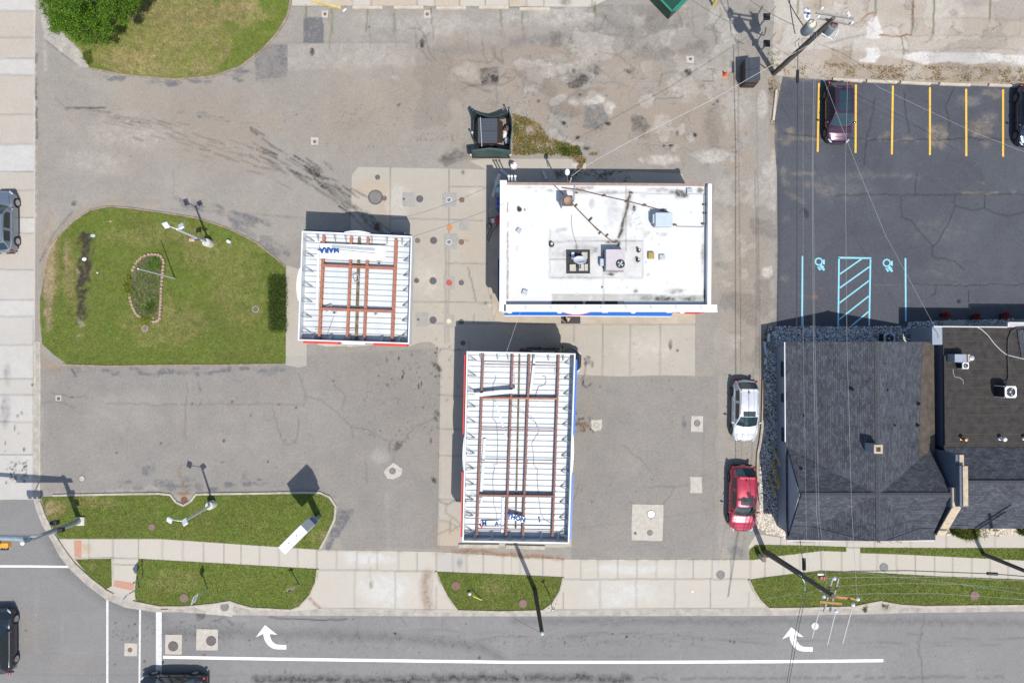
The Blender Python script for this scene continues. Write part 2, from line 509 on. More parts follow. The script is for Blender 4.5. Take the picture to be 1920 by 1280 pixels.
top = lambda x: 1010 + max(0, x - 300) * .043 if x < 600 else (1031 + (x - 600) * .022 if x < 1410 else 1013)
jt = [(167, 1010, 1045), (212, 1010, 1047), (260, 1010, 1047), (305, 1011, 1049), (343, 1013, 1051), (382, 1018, 1053), (420, 1020, 1056), (452, 1022, 1058), (487, 1024, 1060), (523, 1026, 1062), (558, 1029, 1064), (594, 1030, 1068)]
jt += [(x, 1031 + (x - 594) * .022, 1067 + (x - 594) * .024) for x in (631, 669, 707, 747, 782, 818, 849, 875, 906, 943, 975, 1018)]
jt += [(x, 1048, 1085) for x in (1055, 1089, 1121, 1158, 1194, 1231, 1267, 1300, 1335, 1370, 1407)]
jt += [(1434, 1046, 1082), (1469, 1040, 1078), (1499, 1034, 1072), (1540, 1033, 1069), (1578, 1034, 1070), (1613, 1036, 1072), (1645, 1038, 1074), (1681, 1039, 1076), (1716, 1041, 1078), (1752, 1043, 1080), (1786, 1044, 1081), (1822, 1046, 1083), (1856, 1047, 1084), (1890, 1049, 1085), (1464, 1006, 1021), (1527, 1012, 1022), (1588, 1012, 1026), (1640, 1012, 1027), (1707, 1012, 1027), (1774, 1000, 1027), (1865, 1000, 1027)]
for x, a, b in jt: stroke('crack', [(x, a), (x, b)], 1.2, .5, wob=.3)
for p in ([(594, 1067), (818, 1071)], [(1055, 1085), (1405, 1085)], [(594, 1030), (594, 1068)], [(212, 1046), (260, 1047)], [(213, 1057), (258, 1059)], [(1586, 1026), (1613, 1026)]): stroke('crack', p, 1.3, .6, wob=.3)
for x, a, b in ((665, 1069, 1141), (741, 1071, 1141), (818, 1100, 1141), (1056, 1110, 1141), (1125, 1086, 1141), (1193, 1086, 1141), (1265, 1086, 1141), (1332, 1086, 1137), (1403, 1110, 1139)): stroke('crack', [(x, a), (x, b)], 1.2, .5, wob=.3)
stroke('crack', [(598, 1139), (860, 1143)], 1.2, .5); stroke('crack', [(1040, 1142), (1440, 1139)], 1.2, .5)
for x in range(640, 1460, 69): stroke('crack', [(x, 1141), (x, 1153)], 1, .5)
blob('pale', 720, 1105, 75, 45, .8, rough=.4, soft=.7); blob('pale', 700, 1048, 60, 16, .8, soft=.6); blob('pale', 1180, 1110, 90, 40, .75, soft=.7); blob('pale', 1190, 1067, 120, 14, .7, soft=.6)
fill('tar', [(818, 1036), (876, 1040), (876, 1072), (818, 1070)], .35); blob('dark', 862, 1055, 8, 14, .3, soft=.9)
stroke('rust', [(802, 1075), (798, 1090), (797, 1110), (803, 1138)], 16, .30, soft=7); stroke('dark', [(800, 1078), (797, 1100), (804, 1135)], 11, .22, soft=6); stroke('rust', [(811, 1085), (809, 1110)], 3, .3, soft=2)
blob('dark', 696, 1095, 5, 11, .42, rough=.3); stroke('dark', [(692, 1045), (695, 1085)], 1, .3, wob=.5)
stroke('tar', [(739, 1142), (763, 1172)], 1.2, .7); stroke('rust', [(580, 1120), (600, 1140)], 5, .5, wob=1.5, soft=2); blob('weed', 1033, 1132, 9, 5, .5, cut=.45); blob('rust', 1034, 1134, 10, 6, .5, cut=.4)
for x0, y0, x1, y1 in ((820, 1035, 1055, 1050), (1055, 1049, 1400, 1049), (596, 1031, 820, 1034)): stroke('weed', [(x0, y0), (x1, y1)], 2.5, .35, wob=1, gaps=.5)
stroke('rust', [(850, 1032), (960, 1038), (1055, 1047)], 5, .55, wob=1.5, soft=2.5, gaps=.15); stroke('straw', [(880, 1027), (1000, 1034)], 4, .5, wob=2, gaps=.4)
blob('tan', 162, 1026, 18, 12, .5, soft=.8); blob('dark', 1590, 1012, 50, 4, .3); blob('dark', 1507, 1014, 26, 5, .35)

# --- forecourt concrete joints and stains
for x, a, b in ((732, 314, 465), (842, 318, 640), (836, 460, 645), (1130, 607, 703), (1182, 607, 703), (1238, 607, 703), (1077, 590, 640), (889, 590, 607), (880, 640, 660)): stroke('crack', [(x, a), (x + (-1), b)], 1.2, .55, wob=.3)
for y, a, b in ((410, 732, 858), (412, 842, 905), (493, 835, 912), (565, 770, 918), (606, 800, 1303), (349, 842, 912), (740, 822, 872), (803, 822, 872), (853, 822, 872), (935, 822, 872), (654, 826, 870), (449, 842, 880)): stroke('crack', [(a, y), (b, y + 2)], 1.2, .5, wob=.4)
for x in (966, 1006, 1033, 1147, 1178, 1206, 1241, 1273): stroke('crack', [(x, 588), (x, 607)], 1, .5)
for y in (417, 455, 492, 549, 568): stroke('crack', [(918, y), (945, y)], 1, .5)
stroke('crack', [(877, 500), (888, 545), (893, 566)], 1.2, .7, wob=1)
stroke('crack', [(823, 938), (840, 945), (852, 938), (866, 940)], 1.2, .8, wob=2); stroke('crack', [(838, 943), (835, 960), (866, 985), (822, 1000)], 1.2, .6, wob=2); crackwalk(824, 975, .2, 6, 7, .7); stroke('crack', [(845, 972), (843, 1000)], 1.3, .7)
blob('pale', 745, 385, 25, 60, .4, soft=.8); blob('pale', 800, 520, 40, 60, .45, soft=.9); blob('pale', 1200, 650, 80, 35, .35, soft=.9); blob('pale', 890, 360, 20, 20, .3, soft=.8)
blob('tan', 700, 350, 40, 25, .4); blob('tan', 880, 450, 30, 60, .3, soft=.9); blob('tan', 720, 400, 20, 30, .4)
streaks(675, 400, 700, 425, 14, 28, .75, 3, .75, 7); streaks(660, 390, 690, 420, 10, 30, .75, 2.5, .6, 8); blob('dark', 706, 425, 14, 12, .6)
for _ in range(26): blob('dark', RN.gauss(1104, 6), RN.gauss(678, 8), RN.uniform(.8, 2.4), RN.uniform(1, 4), .6, rough=.7)
stroke('crack', [(1104, 668), (1098, 685), (1096, 702), (1090, 712)], 1.3, .7, wob=1.5)
blob('dark', 1257, 645, 5, 11, .5); blob('dark', 1270, 657, 3, 4, .6); blob('dark', 1190, 643, 10, 5, .25, cut=.4); blob('dark', 910, 568, 5, 4, .5); blob('pale', 920, 572, 5, 5, .6); blob('dark', 868, 323, 4, 5, .5); blob('tan', 868, 330, 5, 4, .6)
specks('dark', 830, 590, 1040, 655, 60, (.5, 1.1), .5); specks('dark', 1080, 610, 1300, 700, 50, (.5, 1.1), .5); specks('dark', 770, 470, 910, 640, 60, (.5, 1), .45)
for _ in range(40): blob('dark', RN.gauss(845, 22), RN.gauss(690, 28), RN.uniform(.8, 3), RN.uniform(.8, 3), .55, rough=.6)
for _ in range(60): blob('dark', RN.gauss(1090, 12), RN.gauss(795, 10), RN.uniform(.8, 3.5), RN.uniform(.8, 3.5), .6, rough=.7)
blob('rust', 1098, 800, 22, 14, .35, cut=.4); stroke('dark', [(1094, 712), (1092, 722), (1100, 726), (1108, 719)], 2.2, .75, wob=1.2)

# --- north lot: broad tones
blob('tan', 350, 240, 330, 140, .42, rough=.5, soft=.9); blob('tan', 700, 200, 260, 120, .4, rough=.5, soft=.9); blob('tan', 900, 130, 420, 120, .55, rough=.5, soft=.9); blob('tan', 1250, 220, 240, 150, .6, rough=.5, soft=.9); blob('tan', 1390, 480, 60, 260, .5, rough=.4, soft=.9)
blob('pale', 250, 250, 160, 50, .28, soft=.9); blob('pale', 170, 300, 90, 40, .3, soft=.9); blob('pale', 800, 45, 200, 30, .35, soft=.8); blob('pale', 1070, 30, 200, 26, .5, soft=.7); blob('pale', 690, 110, 160, 30, .3, soft=.8)
blob('tar', 1010, 75, 130, 16, .4, rot=-.1, soft=.9); blob('tar', 860, 95, 90, 14, .25, soft=.9); blob('tar', 1130, 45, 40, 30, .3, soft=.8)
fill('tar', [(569, 33), (604, 33), (608, 55), (607, 81), (569, 81)], .8, wob=.3); fill('tar', [(505, 82), (538, 82), (540, 110), (537, 145), (480, 150), (478, 105)], .45, wob=.5, nz=.5); fill('tar', [(515, 82), (538, 82), (540, 115), (515, 118)], .55, wob=.4)
blob('dark', 585, 97, 5, 10, .65, rough=.4); blob('dark', 748, 197, 4, 2, .8); blob('dark', 692, 51, 3, 3, .6)
fill('pale', [(540, 82), (768, 82), (762, 120), (540, 132)], .18, nz=.5)
stroke('crack', [(535, 81), (770, 79)], 1, .3, wob=1); stroke('crack', [(480, 152), (535, 150)], 1, .25)
for x, y in ((585, 265),): pass
blob('dark', 791, 80, 12, 16, .75, rough=.9, cut=.48); blob('dark', 792, 82, 5, 12, .85, rough=.6); blob('dark', 920, 140, 20, 17, .8, rough=.9, cut=.42); blob('dark', 926, 148, 10, 9, .8, rough=.8); fill('dark', [(898, 130), (935, 126), (932, 160), (905, 162)], .35, nz=.8, wob=2.5)
fill('pale', [(850, 128), (890, 118), (897, 150), (868, 153), (842, 138)], .25)
stroke('dark', [(850, 138), (880, 158), (920, 172)], 3, .3, wob=2, soft=3)
for x, y, n in ((800, 75, 9), (780, 90, 8), (915, 118, 8), (930, 160, 7), (905, 160, 8), (945, 120, 6), (1160, 105, 8), (1120, 60, 7)):
    for _ in range(3): crackwalk(x, y, RN.uniform(0, 6.3), n, 5, .6, 1.1)
for (x, y0, y1) in ((621, 18, 62), (690, 18, 60), (740, 18, 60), (808, 15, 45), (573, 10, 32), (938, 18, 40), (979, 18, 45), (1115, 5, 30)):
    stroke('weed', [(x, y0), (x + RN.uniform(-4, 4), y1)], 2.4, .7, wob=1.2, gaps=.15); stroke('crack', [(x, y0), (x + RN.uniform(-5, 5), y1 + 30)], 1, .5, wob=1.5)
blob('weed', 1115, 20, 4, 10, .8); blob('weed', 1155, 18, 22, 3, .5, cut=.4); stroke('weed', [(550, 12), (900, 13), (1110, 16)], 2, .5, wob=.8, gaps=.5)
for x, y, rx, ry, r, s in ((1085, 145, 40, 20, -.5, .45), (1000, 130, 40, 14, 0, .3), (1100, 175, 50, 14, -.2, .4), (1015, 160, 40, 20, .3, .35), (1170, 45, 28, 22, .3, .35), (1290, 75, 26, 22, .2, .35), (1060, 205, 40, 16, .2, .4), (1200, 255, 30, 14, 0, .25), (1340, 240, 20, 60, 0, .3)):
    blob('dark', x, y, rx, ry, s * .42, r, rough=.9, soft=.35)
for x, y, rx, ry, r, s in ((1115, 188, 26, 20, .5, .75), (1140, 205, 14, 18, .2, .6), (1050, 185, 20, 8, -.5, .6), (1075, 190, 12, 10, 0, .55), (985, 120, 22, 10, 0, .55), (1030, 140, 14, 8, .4, .5), (1000, 165, 12, 8, 0, .45), (1275, 165, 40, 30, 0, .35), (1240, 300, 45, 16, 0, .75), (1330, 295, 55, 20, 0, .55), (1270, 68, 32, 20, 0, .4), (1345, 170, 28, 28, 0, .3), (1060, 150, 7, 7, 0, .7), (1380, 210, 40, 50, 0, .25), (1430, 200, 12, 30, 0, .6), (1437, 320, 10, 20, 0, .4), (1360, 460, 20, 70, 0, .2), (1440, 510, 12, 14, 0, .9), (1450, 340, 8, 90, 0, .45)):
    blob('pale', x, y, rx, ry, s, r, rough=.7, soft=.3)
fill('tar', [(1095, 198), (1130, 195), (1142, 220), (1128, 242), (1095, 240)], .5, nz=.3, wob=3); fill('dark', [(1183, 220), (1205, 219), (1220, 240), (1208, 250), (1183, 248)], .35, nz=.4, wob=1.5)
blob('dark', 1085, 155, 30, 12, .5, -.3, rough=.9, soft=.3); blob('dark', 1118, 132, 8, 14, .4, rough=.7); blob('dark', 1076, 134, 5, 7, .5); blob('dark', 1175, 132, 14, 8, .7, .5, rough=.9, cut=.45); blob('dark', 1290, 135, 10, 7, .75, .4, rough=.9, cut=.42)
for x, y, a, b in ((1057, 231, 6, 5), (1140, 232, 6, 4), (1083, 258, 6, 4.5), (1345, 190, 2.5, 4), (1338, 196, 4, 2.5), (1258, 273, 7, 2.6), (1245, 273, 4, 2), (1270, 250, 2.5, 6), (1303, 253, 4, 6), (1100, 278, 8, 4), (1088, 178, 3, 4), (1137, 180, 3, 2), (1010, 190, 4, 4)): blob('dark', x, y, a, b, .75, rough=.5)
blob('weed', 1118, 286, 16, 8, .55, -.4, cut=.35)
blob('dark', 1302, 113, 8, 6, .0)
for pts in ([(1294, 106), (1303, 118)], [(1287, 118), (1302, 119)], [(1326, 130), (1340, 130), (1338, 152), (1318, 152)], [(1310, 165), (1320, 158), (1322, 168)], [(1236, 160), (1240, 140), (1262, 135)], [(1230, 185), (1275, 185), (1280, 180)]): stroke('crack', pts, 1.3, .55, wob=1.2)
stroke('crack', [(1275, 30), (1278, 52)], 1.6, .7, wob=1); stroke('crack', [(1350, 15), (1352, 30), (1338, 50), (1342, 82)], 1.3, .6, wob=1.5); stroke('crack', [(1338, 45), (1320, 55), (1344, 60)], 1.2, .5, wob=1.5); stroke('crack', [(1370, 60), (1380, 80), (1395, 82)], 1.2, .5, wob=1.5)
stroke('crack', [(1195, 270), (1240, 275), (1300, 284)], 1, .4, wob=1.5); stroke('crack', [(1320, 285), (1335, 274), (1360, 275), (1380, 300)], 1, .4, wob=1.5)
for _ in range(28): crackwalk(RN.uniform(960, 1330), RN.uniform(60, 250), RN.uniform(0, 6.3), RN.randint(4, 9), 6, RN.uniform(.2, .5), .9)
for _ in range(10): crackwalk(RN.uniform(560, 960), RN.uniform(30, 120), RN.uniform(0, 6.3), RN.randint(4, 9), 6, RN.uniform(.2, .4), .9)
for _ in range(8): crackwalk(RN.uniform(1240, 1400), RN.uniform(10, 80), RN.uniform(0, 6.3), RN.randint(4, 8), 6, .5, .9)
blob('dark', 850, 295, 28, 12, .35, -.3, rough=.9, soft=.6); streaks(845, 265, 880, 275, 6, 14, .8, 1.6, .6, 4); streaks(845, 305, 880, 290, 6, 14, -.4, 2, .5, 4)
mottle([(930, 85), (1120, 70), (1220, 130), (1190, 260), (1060, 270), (950, 190)], 21, 26, .57, .47, .36, edge=.5, chs=('pale', 'tan'))
mottle([(1150, 90), (1390, 110), (1420, 330), (1240, 330), (1170, 230)], 22, 34, .6, .44, .32, edge=.35, chs=('pale', 'tan'))
mottle([(620, 60), (960, 60), (960, 220), (760, 240)], 23, 50, .6, .42, .16, edge=.12, feather=30); mottle([(1340, 330), (1455, 330), (1455, 700), (1350, 640)], 24, 36, .58, .42, .28, edge=.12)
mottle([(1440, -60), (1960, -60), (1960, 150), (1450, 140)], 25, 46, .6, .42, .2, edge=.4); mottle([(980, 10), (1430, 10), (1400, 100), (1000, 110)], 26, 40, .58, .43, .35, edge=.3)
# drive-over marks from the west
stroke('dark', [(122, 203), (198, 202)], 2, .75, wob=.4); blob('dark', 126, 203.5, 5, 3, .75); stroke('dark', [(105, 184), (122, 202)], 1, .4)
streaks(160, 210, 330, 240, 26, 26, .25, 1.8, .5, 7); streaks(215, 225, 470, 300, 34, 30, .25, 1.9, .55, 11); streaks(330, 210, 470, 228, 14, 14, .1, 1.3, .6, 3)
streaks(470, 265, 655, 375, 46, 34, .55, 2.6, .8, 14); streaks(560, 300, 650, 380, 30, 28, .65, 3, .85, 10); streaks(380, 275, 560, 320, 16, 30, .3, 1.8, .45, 12)
blob('dark', 374, 219, 6, 2.5, .7)
for x0, y0, x1, y1, n in ((200, 143, 230, 150, 8), (290, 152, 330, 160, 8), (360, 154, 465, 130, 14)):
    for _ in range(n): blob('tar', RN.uniform(x0, x1), RN.uniform(min(y0, y1), max(y0, y1)), RN.uniform(6, 18), RN.uniform(2, 6), RN.uniform(.4, .9), RN.uniform(-.2, .1), rough=.8)
specks('dark', 610, 160, 860, 280, 70, (.6, 1.4), .6); specks('dark', 480, 200, 720, 240, 20, (.7, 1.6), .6); specks('dark', 780, 250, 850, 265, 26, (.8, 1.6), .6)
for x, y in ((244, 294), (365, 175)): blob('dark', x, y, 1.5, 1.5, .8)
blob('tan', 760, 170, 70, 40, .5, .3, rough=.9); blob('tan', 690, 215, 30, 10, .5, -.5); stroke('tan', [(650, 300), (720, 250), (790, 160)], 8, .3, soft=8, wob=3)
stroke('pale', [(85, 130), (85, 60), (80, 20)], 5, .4, soft=3); stroke('tan', [(70, 130), (75, 260), (72, 420), (68, 640)], 5, .4, wob=1, soft=3); stroke('dark', [(68, 90), (69, 260)], 3, .5, wob=1, gaps=.4, soft=1.5)
for y in range(95, 420, 14): blob('pale', 67 + RN.uniform(-1, 1), y, 1.6, RN.uniform(3, 7), .8, rough=.5)
fill('pale', [(84, 72), (120, 100), (150, 128), (168, 128), (150, 90), (100, 40), (76, 30)], .45, wob=1); blob('pale', 115, 95, 8, 7, .9); stroke('dark', [(84, 75), (118, 102), (147, 124)], 1.2, .55)
# around the lawn island
for x0, y0, x1, y1, n in ((300, 376, 380, 384, 6), (400, 385, 540, 480, 26), (420, 395, 500, 420, 8)):
    for _ in range(n):
        t = RN.random(); blob('tar', x0 + (x1 - x0) * t + RN.gauss(0, 9), y0 + (y1 - y0) * t + RN.gauss(0, 5), RN.uniform(8, 22), RN.uniform(3, 8), RN.uniform(.3, .75), .5, rough=.8)
stroke('tan', [(85, 470), (140, 400), (200, 378), (300, 378)], 8, .5, wob=1, soft=4); stroke('dark', [(75, 490), (100, 440), (135, 398)], 2.5, .35, soft=2); blob('dark', 138, 381, 5, 7, .55, .5, rough=.7)
stroke('crack', [(324, 320), (326, 372)], 1, .35, wob=1); stroke('crack', [(320, 392), (430, 398), (545, 408)], 1, .4, wob=.6); stroke('crack', [(480, 400), (575, 410)], 1, .35)
for _ in range(30): blob('tar', RN.uniform(135, 530), RN.uniform(690, 702), RN.uniform(8, 24), RN.uniform(3, 8), RN.uniform(.4, .85), 0, rough=.8)
blob('tar', 370, 700, 10, 8, .9, .3, rough=.7); stroke('tar', [(437, 690), (440, 712), (452, 716), (462, 708)], 2, .6); stroke('dark', [(135, 692), (142, 705)], 2, .6, wob=.5); stroke('dark', [(372, 718), (376, 732)], 1.3, .6)
fill('tan', [(78, 650), (82, 665), (105, 682), (140, 684), (100, 700), (77, 690)], .7, wob=1)
# south-west lot
fill('tar', [(78, 690), (826, 650), (826, 1030), (640, 1028), (632, 935), (78, 922)], .2, nz=.5, wob=3); fill('tar', [(1076, 706), (1345, 706), (1345, 1046), (1072, 1046)], .2, nz=.5, wob=3); blob('tar', 600, 760, 300, 150, .25, soft=.9); blob('pale', 560, 800, 160, 100, .14, soft=.9); blob('pale', 250, 760, 130, 60, .15, soft=.9)
for pts in ([(349, 715), (351, 740), (348, 780), (346, 810), (349, 826)], [(200, 757), (245, 756), (300, 759), (480, 757)], [(480, 754), (520, 757), (570, 760), (573, 740), (565, 715), (560, 700)], [(573, 742), (600, 748), (625, 768), (660, 800), (690, 805), (715, 820), (732, 830)], [(625, 720), (648, 742), (642, 770)], [(510, 765), (525, 810), (533, 832)], [(560, 785), (558, 815), (553, 832)], [(755, 828), (775, 804), (812, 785)], [(658, 800), (662, 820)], [(738, 855), (737, 872)], [(685, 865), (688, 905)], [(95, 735), (135, 745), (160, 742)], [(75, 755), (110, 752), (140, 765)], [(1208, 912), (1265, 912), (1290, 908)], [(1170, 835), (1210, 870), (1218, 882)], [(1180, 940), (1190, 945)], [(1242, 945), (1256, 930), (1265, 913)], [(1075, 935), (1085, 908)], [(1050, 810), (1052, 850)]): stroke('crack', pts, 1.1, .5, wob=1.2)
fill('dark', [(741, 826), (756, 826), (753, 838), (742, 846), (737, 846)], .45, nz=.6, wob=.5); stroke('crack', [(737, 824), (730, 832), (731, 848)], 1.3, .6, wob=.8); blob('tan', 735, 838, 7, 9, .6); blob('pale', 712, 855, 22, 20, .45, rough=.4, soft=.8)
for x, y in ((135, 744), (378, 750), (360, 757), (375, 756), (435, 753), (219, 848), (417, 866), (502, 865), (513, 867), (625, 714), (726, 721), (735, 710), (555, 764), (523, 758), (694, 814), (809, 806), (470, 778), (420, 826), (301, 831)): blob('dark', x, y, RN.uniform(1.5, 3.2), RN.uniform(1.5, 3), .75, rough=.6)
specks('dark', 680, 660, 825, 830, 70, (.7, 1.8), .65); specks('dark', 100, 700, 820, 920, 80, (.5, 1.1), .5)
for x, y in ((756, 697), (755, 706), (772, 664), (790, 720), (808, 826), (785, 725), (725, 675), (748, 672)): blob('dark', x, y, 1.8, 6, .65, RN.uniform(-.4, .4), rough=.7)
for x, y in ((822, 690), (815, 682), (820, 775), (818, 785), (814, 900)): blob('dark', x, y, 5, 9, .5, -.6, rough=.8)
stroke('tar', [(85, 900), (140, 870), (230, 857), (300, 875)], 2.5, .35, wob=1, soft=2); stroke('tar', [(90, 905), (160, 875), (260, 868), (480, 876)], 3, .3, wob=1, soft=2); stroke('tar', [(480, 876), (540, 866), (600, 845), (650, 820)], 4, .2, wob=1, soft=3)
stroke('tar', [(535, 823), (537, 833), (545, 834), (553, 825)], 4, .5, soft=2)
for _ in range(34): blob('tar', RN.uniform(210, 520), RN.uniform(898, 918), RN.uniform(6, 18), RN.uniform(3, 8), RN.uniform(.3, .8), 0, rough=.8)
blob('tar', 275, 880, 22, 18, .55, rough=.9); blob('tar', 460, 890, 10, 12, .5, rough=.8); blob('tar', 300, 905, 24, 9, .6, rough=.8)
for _ in range(26):
    t = RN.random(); blob('tar', 652 - 35 * t + RN.gauss(0, 6), 955 + 70 * t, RN.uniform(5, 12), RN.uniform(7, 16), RN.uniform(.35, .9), .45, rough=.8)
stroke('pale', [(100, 925), (220, 922), (300, 915)], 5, .5, wob=1.5, soft=3, gaps=.3); stroke('rust', [(341, 870), (337, 890), (343, 905), (347, 925)], 2.2, .5, wob=1.2); blob('rust', 345, 925, 16, 6, .5, rough=.7)
blob('tan', 830, 1010, 40, 40, .4); stroke('pale', [(725, 928), (728, 1030)], 6, .2, soft=5)
# south-east lot
blob('tar', 1200, 850, 140, 110, .10, soft=.9); stroke('tar', [(1281, 780), (1284, 805)], 5, .6, soft=2, wob=1); blob('tar', 1283, 797, 6, 12, .7, rough=.5); stroke('tar', [(1281, 812), (1280, 825)], 1.5, .6); blob('tar', 1384, 1035, 26, 18, .45, .5, soft=.8)
stroke('crack', [(1319, 795), (1319, 905)], 1, .3, wob=.5); stroke('crack', [(1345, 690), (1346, 1040)], 1, .18, wob=.8); stroke('crack', [(1416, 320), (1419, 480), (1418, 690)], 1.5, .45, wob=.4); stroke('crack', [(1413, 690), (1413, 800), (1406, 900)], 1.4, .45, wob=.5); stroke('crack', [(1421, 330), (1424, 690)], 1, .35, wob=.4)
stroke('tan', [(1425, 330), (1425, 700)], 8, .3, soft=4, wob=1)
for x, y in ((1255, 713), (1260, 731), (1125, 724), (1153, 733), (1260, 790), (1260, 797), (1252, 830), (1200, 886), (1192, 921), (1223, 898), (1110, 940), (1320, 938), (1400, 850), (1090, 917)): blob('dark', x, y, RN.uniform(1.2, 2.4), RN.uniform(1.2, 2.4), .7, rough=.6)
specks('dark', 1090, 710, 1340, 1030, 70, (.5, 1.1), .5); blob('tan', 1100, 800, 30, 60, .3, soft=.9); stroke('pale', [(1286, 750), (1283, 747), (1287, 744), (1290, 748), (1286, 751)], 1, .4)
# sealed car park
for x, y, rx, ry, r, s in ((1480, 245, 30, 14, .3, .75), (1470, 265, 16, 20, 0, .6), (1510, 260, 40, 5, .1, .5), (1660, 255, 22, 10, -.4, .7), (1700, 262, 18, 10, .2, .75), (1760, 255, 26, 20, .5, .8), (1840, 240, 26, 22, .4, .75), (1855, 175, 26, 8, .1, .5), (1850, 270, 14, 14, 0, .5), (1500, 325, 40, 5, 0, .5), (1490, 370, 30, 5, .5, .35), (1475, 410, 14, 12, 0, .3), (1470, 520, 14, 10, 0, .35), (1840, 342, 10, 8, 0, .6), (1900, 360, 8, 8, 0, .4), (1470, 335, 14, 20, 0, .5), (1530, 352, 40, 8, .3, .3)):
    blob('tan', x, y, rx, ry, s * .58, r, rough=1.1, soft=.7)
for x, y, rx, ry, s in ((1590, 350, 90, 30, .15), (1750, 430, 80, 40, .12), (1820, 190, 30, 14, .4), (1855, 225, 20, 20, .4), (1650, 330, 100, 10, .25), (1780, 500, 60, 30, .1)): blob('pale', x, y, rx, ry, s, rough=.8, soft=.9)
for pts in ([(1470, 250), (1520, 256), (1600, 260), (1680, 263), (1750, 263), (1830, 260), (1885, 262), (1960, 252)], [(1565, 368), (1650, 365), (1760, 366), (1860, 364), (1960, 366)], [(1689, 370), (1691, 408), (1705, 412), (1730, 440), (1750, 462)], [(1791, 366), (1790, 387), (1775, 425), (1755, 458), (1748, 462)], [(1790, 385), (1825, 395), (1846, 390), (1865, 400), (1890, 405), (1960, 390)], [(1748, 462), (1748, 480), (1790, 490), (1808, 505)], [(1847, 366), (1846, 390)], [(1716, 366), (1718, 325)], [(1790, 160), (1772, 200), (1780, 230), (1778, 260)], [(1700, 533), (1800, 534), (1960, 532)], [(1755, 535), (1754, 550), (1745, 555)], [(1640, 185), (1636, 215), (1625, 262), (1620, 310)], [(1695, 175), (1700, 225), (1705, 250)]): stroke('crack', pts, 1.3, .75, wob=1)
stroke('tan', [(1600, 260), (1760, 263)], 2.5, .4, wob=1.5, gaps=.3); stroke('pale', [(1640, 534), (1960, 532)], 1, .35); stroke('weed', [(1805, 352), (1812, 363), (1850, 361)], 2, .5, wob=1); stroke('tan', [(1805, 362), (1870, 362)], 2.5, .6, wob=1)
stroke('crack', [(1816, 545), (1816, 566)], 1.5, .6); blob('dark', 1798, 565, 4, 5, .8); stroke('pale', [(1480, 545), (1525, 560)], 1, .3, wob=1); blob('rust', 1528, 556, 8, 6, .5, cut=.4); blob('dark', 1508, 400, 12, 14, .6, cut=.45)
specks('pale', 1460, 150, 1900, 600, 50, (.4, .8), .6)
stroke('tar', [(1460, 300), (1458, 600)], 6, .4, soft=4)
# alley at the top right
for x, ya, yb, ch in ((1642, 0, 22, 'weed'), (1712, 0, 50, 'rust'), (1751, 0, 64, 'weed'), (1857, 0, 36, 'weed'), (1497, 0, 26, 'weed'), (1538, 0, 12, 'tan')):
    stroke(ch, [(x, ya), (x - 1, yb)], 2.6, .75, wob=.8); stroke('crack', [(x, ya), (x - 2, yb + 8)], 1.2, .6, wob=1)
stroke('rust', [(1650, 66), (1680, 68), (1708, 66)], 3, .7, wob=1); stroke('rust', [(1615, 38), (1628, 26), (1642, 24)], 2.5, .7, wob=1.5); stroke('rust', [(1642, 24), (1636, 40), (1600, 46)], 1.6, .6, wob=1.5); stroke('crack', [(1708, 66), (1712, 45)], 2, .6, wob=1)
stroke('crack', [(1690, 68), (1694, 92), (1704, 98)], 1.6, .7, wob=1); stroke('crack', [(1705, 36), (1800, 34), (1960, 38)], 1.2, .35, wob=.8); stroke('crack', [(1710, 68), (1800, 66), (1960, 72)], 1, .4, wob=1); stroke('crack', [(1650, 97), (1690, 94), (1740, 98), (1800, 90), (1960, 95)], 1, .4, wob=1.5); stroke('crack', [(1545, 82), (1600, 70), (1620, 66)], 1.2, .55, wob=1); stroke('crack', [(1776, 92), (1780, 80)], 1, .4)
fill('pale', [(1628, 40), (1643, 30), (1655, 62), (1650, 74), (1623, 72)], 1, wob=.8); fill('pale', [(1624, 92), (1648, 90), (1651, 105), (1640, 118), (1610, 116), (1625, 108)], 1, wob=1.2); fill('pale', [(1695, 104), (1730, 97), (1800, 100), (1960, 104), (1960, 124), (1880, 116), (1820, 122), (1780, 116), (1730, 120), (1700, 112)], .85, wob=2.5, nz=.3)
fill('tan', [(1470, 98), (1560, 92), (1700, 112), (1960, 126), (1960, 160), (1470, 146)], .75, nz=.5, wob=2); blob('tar', 1830, 6, 40, 14, .5, soft=.8); blob('tan', 1530, 10, 30, 20, .5); blob('tan', 1700, 20, 60, 20, .25); fill('tan', [(1708, 36), (1960, 38), (1960, 70), (1710, 66)], .2)
for _ in range(50): blob('weed', RN.uniform(1470, 1960), RN.uniform(124, 148), RN.uniform(2, 8), RN.uniform(1.5, 5), RN.uniform(.3, .8), rough=.9, cut=.42)
for _ in range(30): blob('dark', RN.uniform(1470, 1960), RN.uniform(136, 152), RN.uniform(3, 9), RN.uniform(1.5, 4), RN.uniform(.2, .5), rough=.9, cut=.42)
for _ in range(40): blob('dark', RN.gauss(1448, 5), RN.uniform(130, 200), RN.uniform(1.5, 5), RN.uniform(1.5, 5), RN.uniform(.3, .7), rough=.9, cut=.42)
blob('tan', 1450, 165, 14, 40, .8, soft=.6); blob('straw', 1455, 150, 8, 12, .5, cut=.4); blob('tan', 1448, 260, 14, 60, .6, soft=.7)
# top row concrete bays
for x in (660, 695, 782, 814, 863, 911, 955, 988, 1020, 1110): stroke('crack', [(x, -80), (x + RN.uniform(-1, 1), 13)], 1.3, .55, wob=.5); 
for a, b in ((620, 660), (695, 782), (814, 863), (955, 988)): fill('tan', [(a, -80), (b, -80), (b, 12), (a, 12)], .35)
blob('dark', 1060, 5, 16, 10, .4, soft=.8)
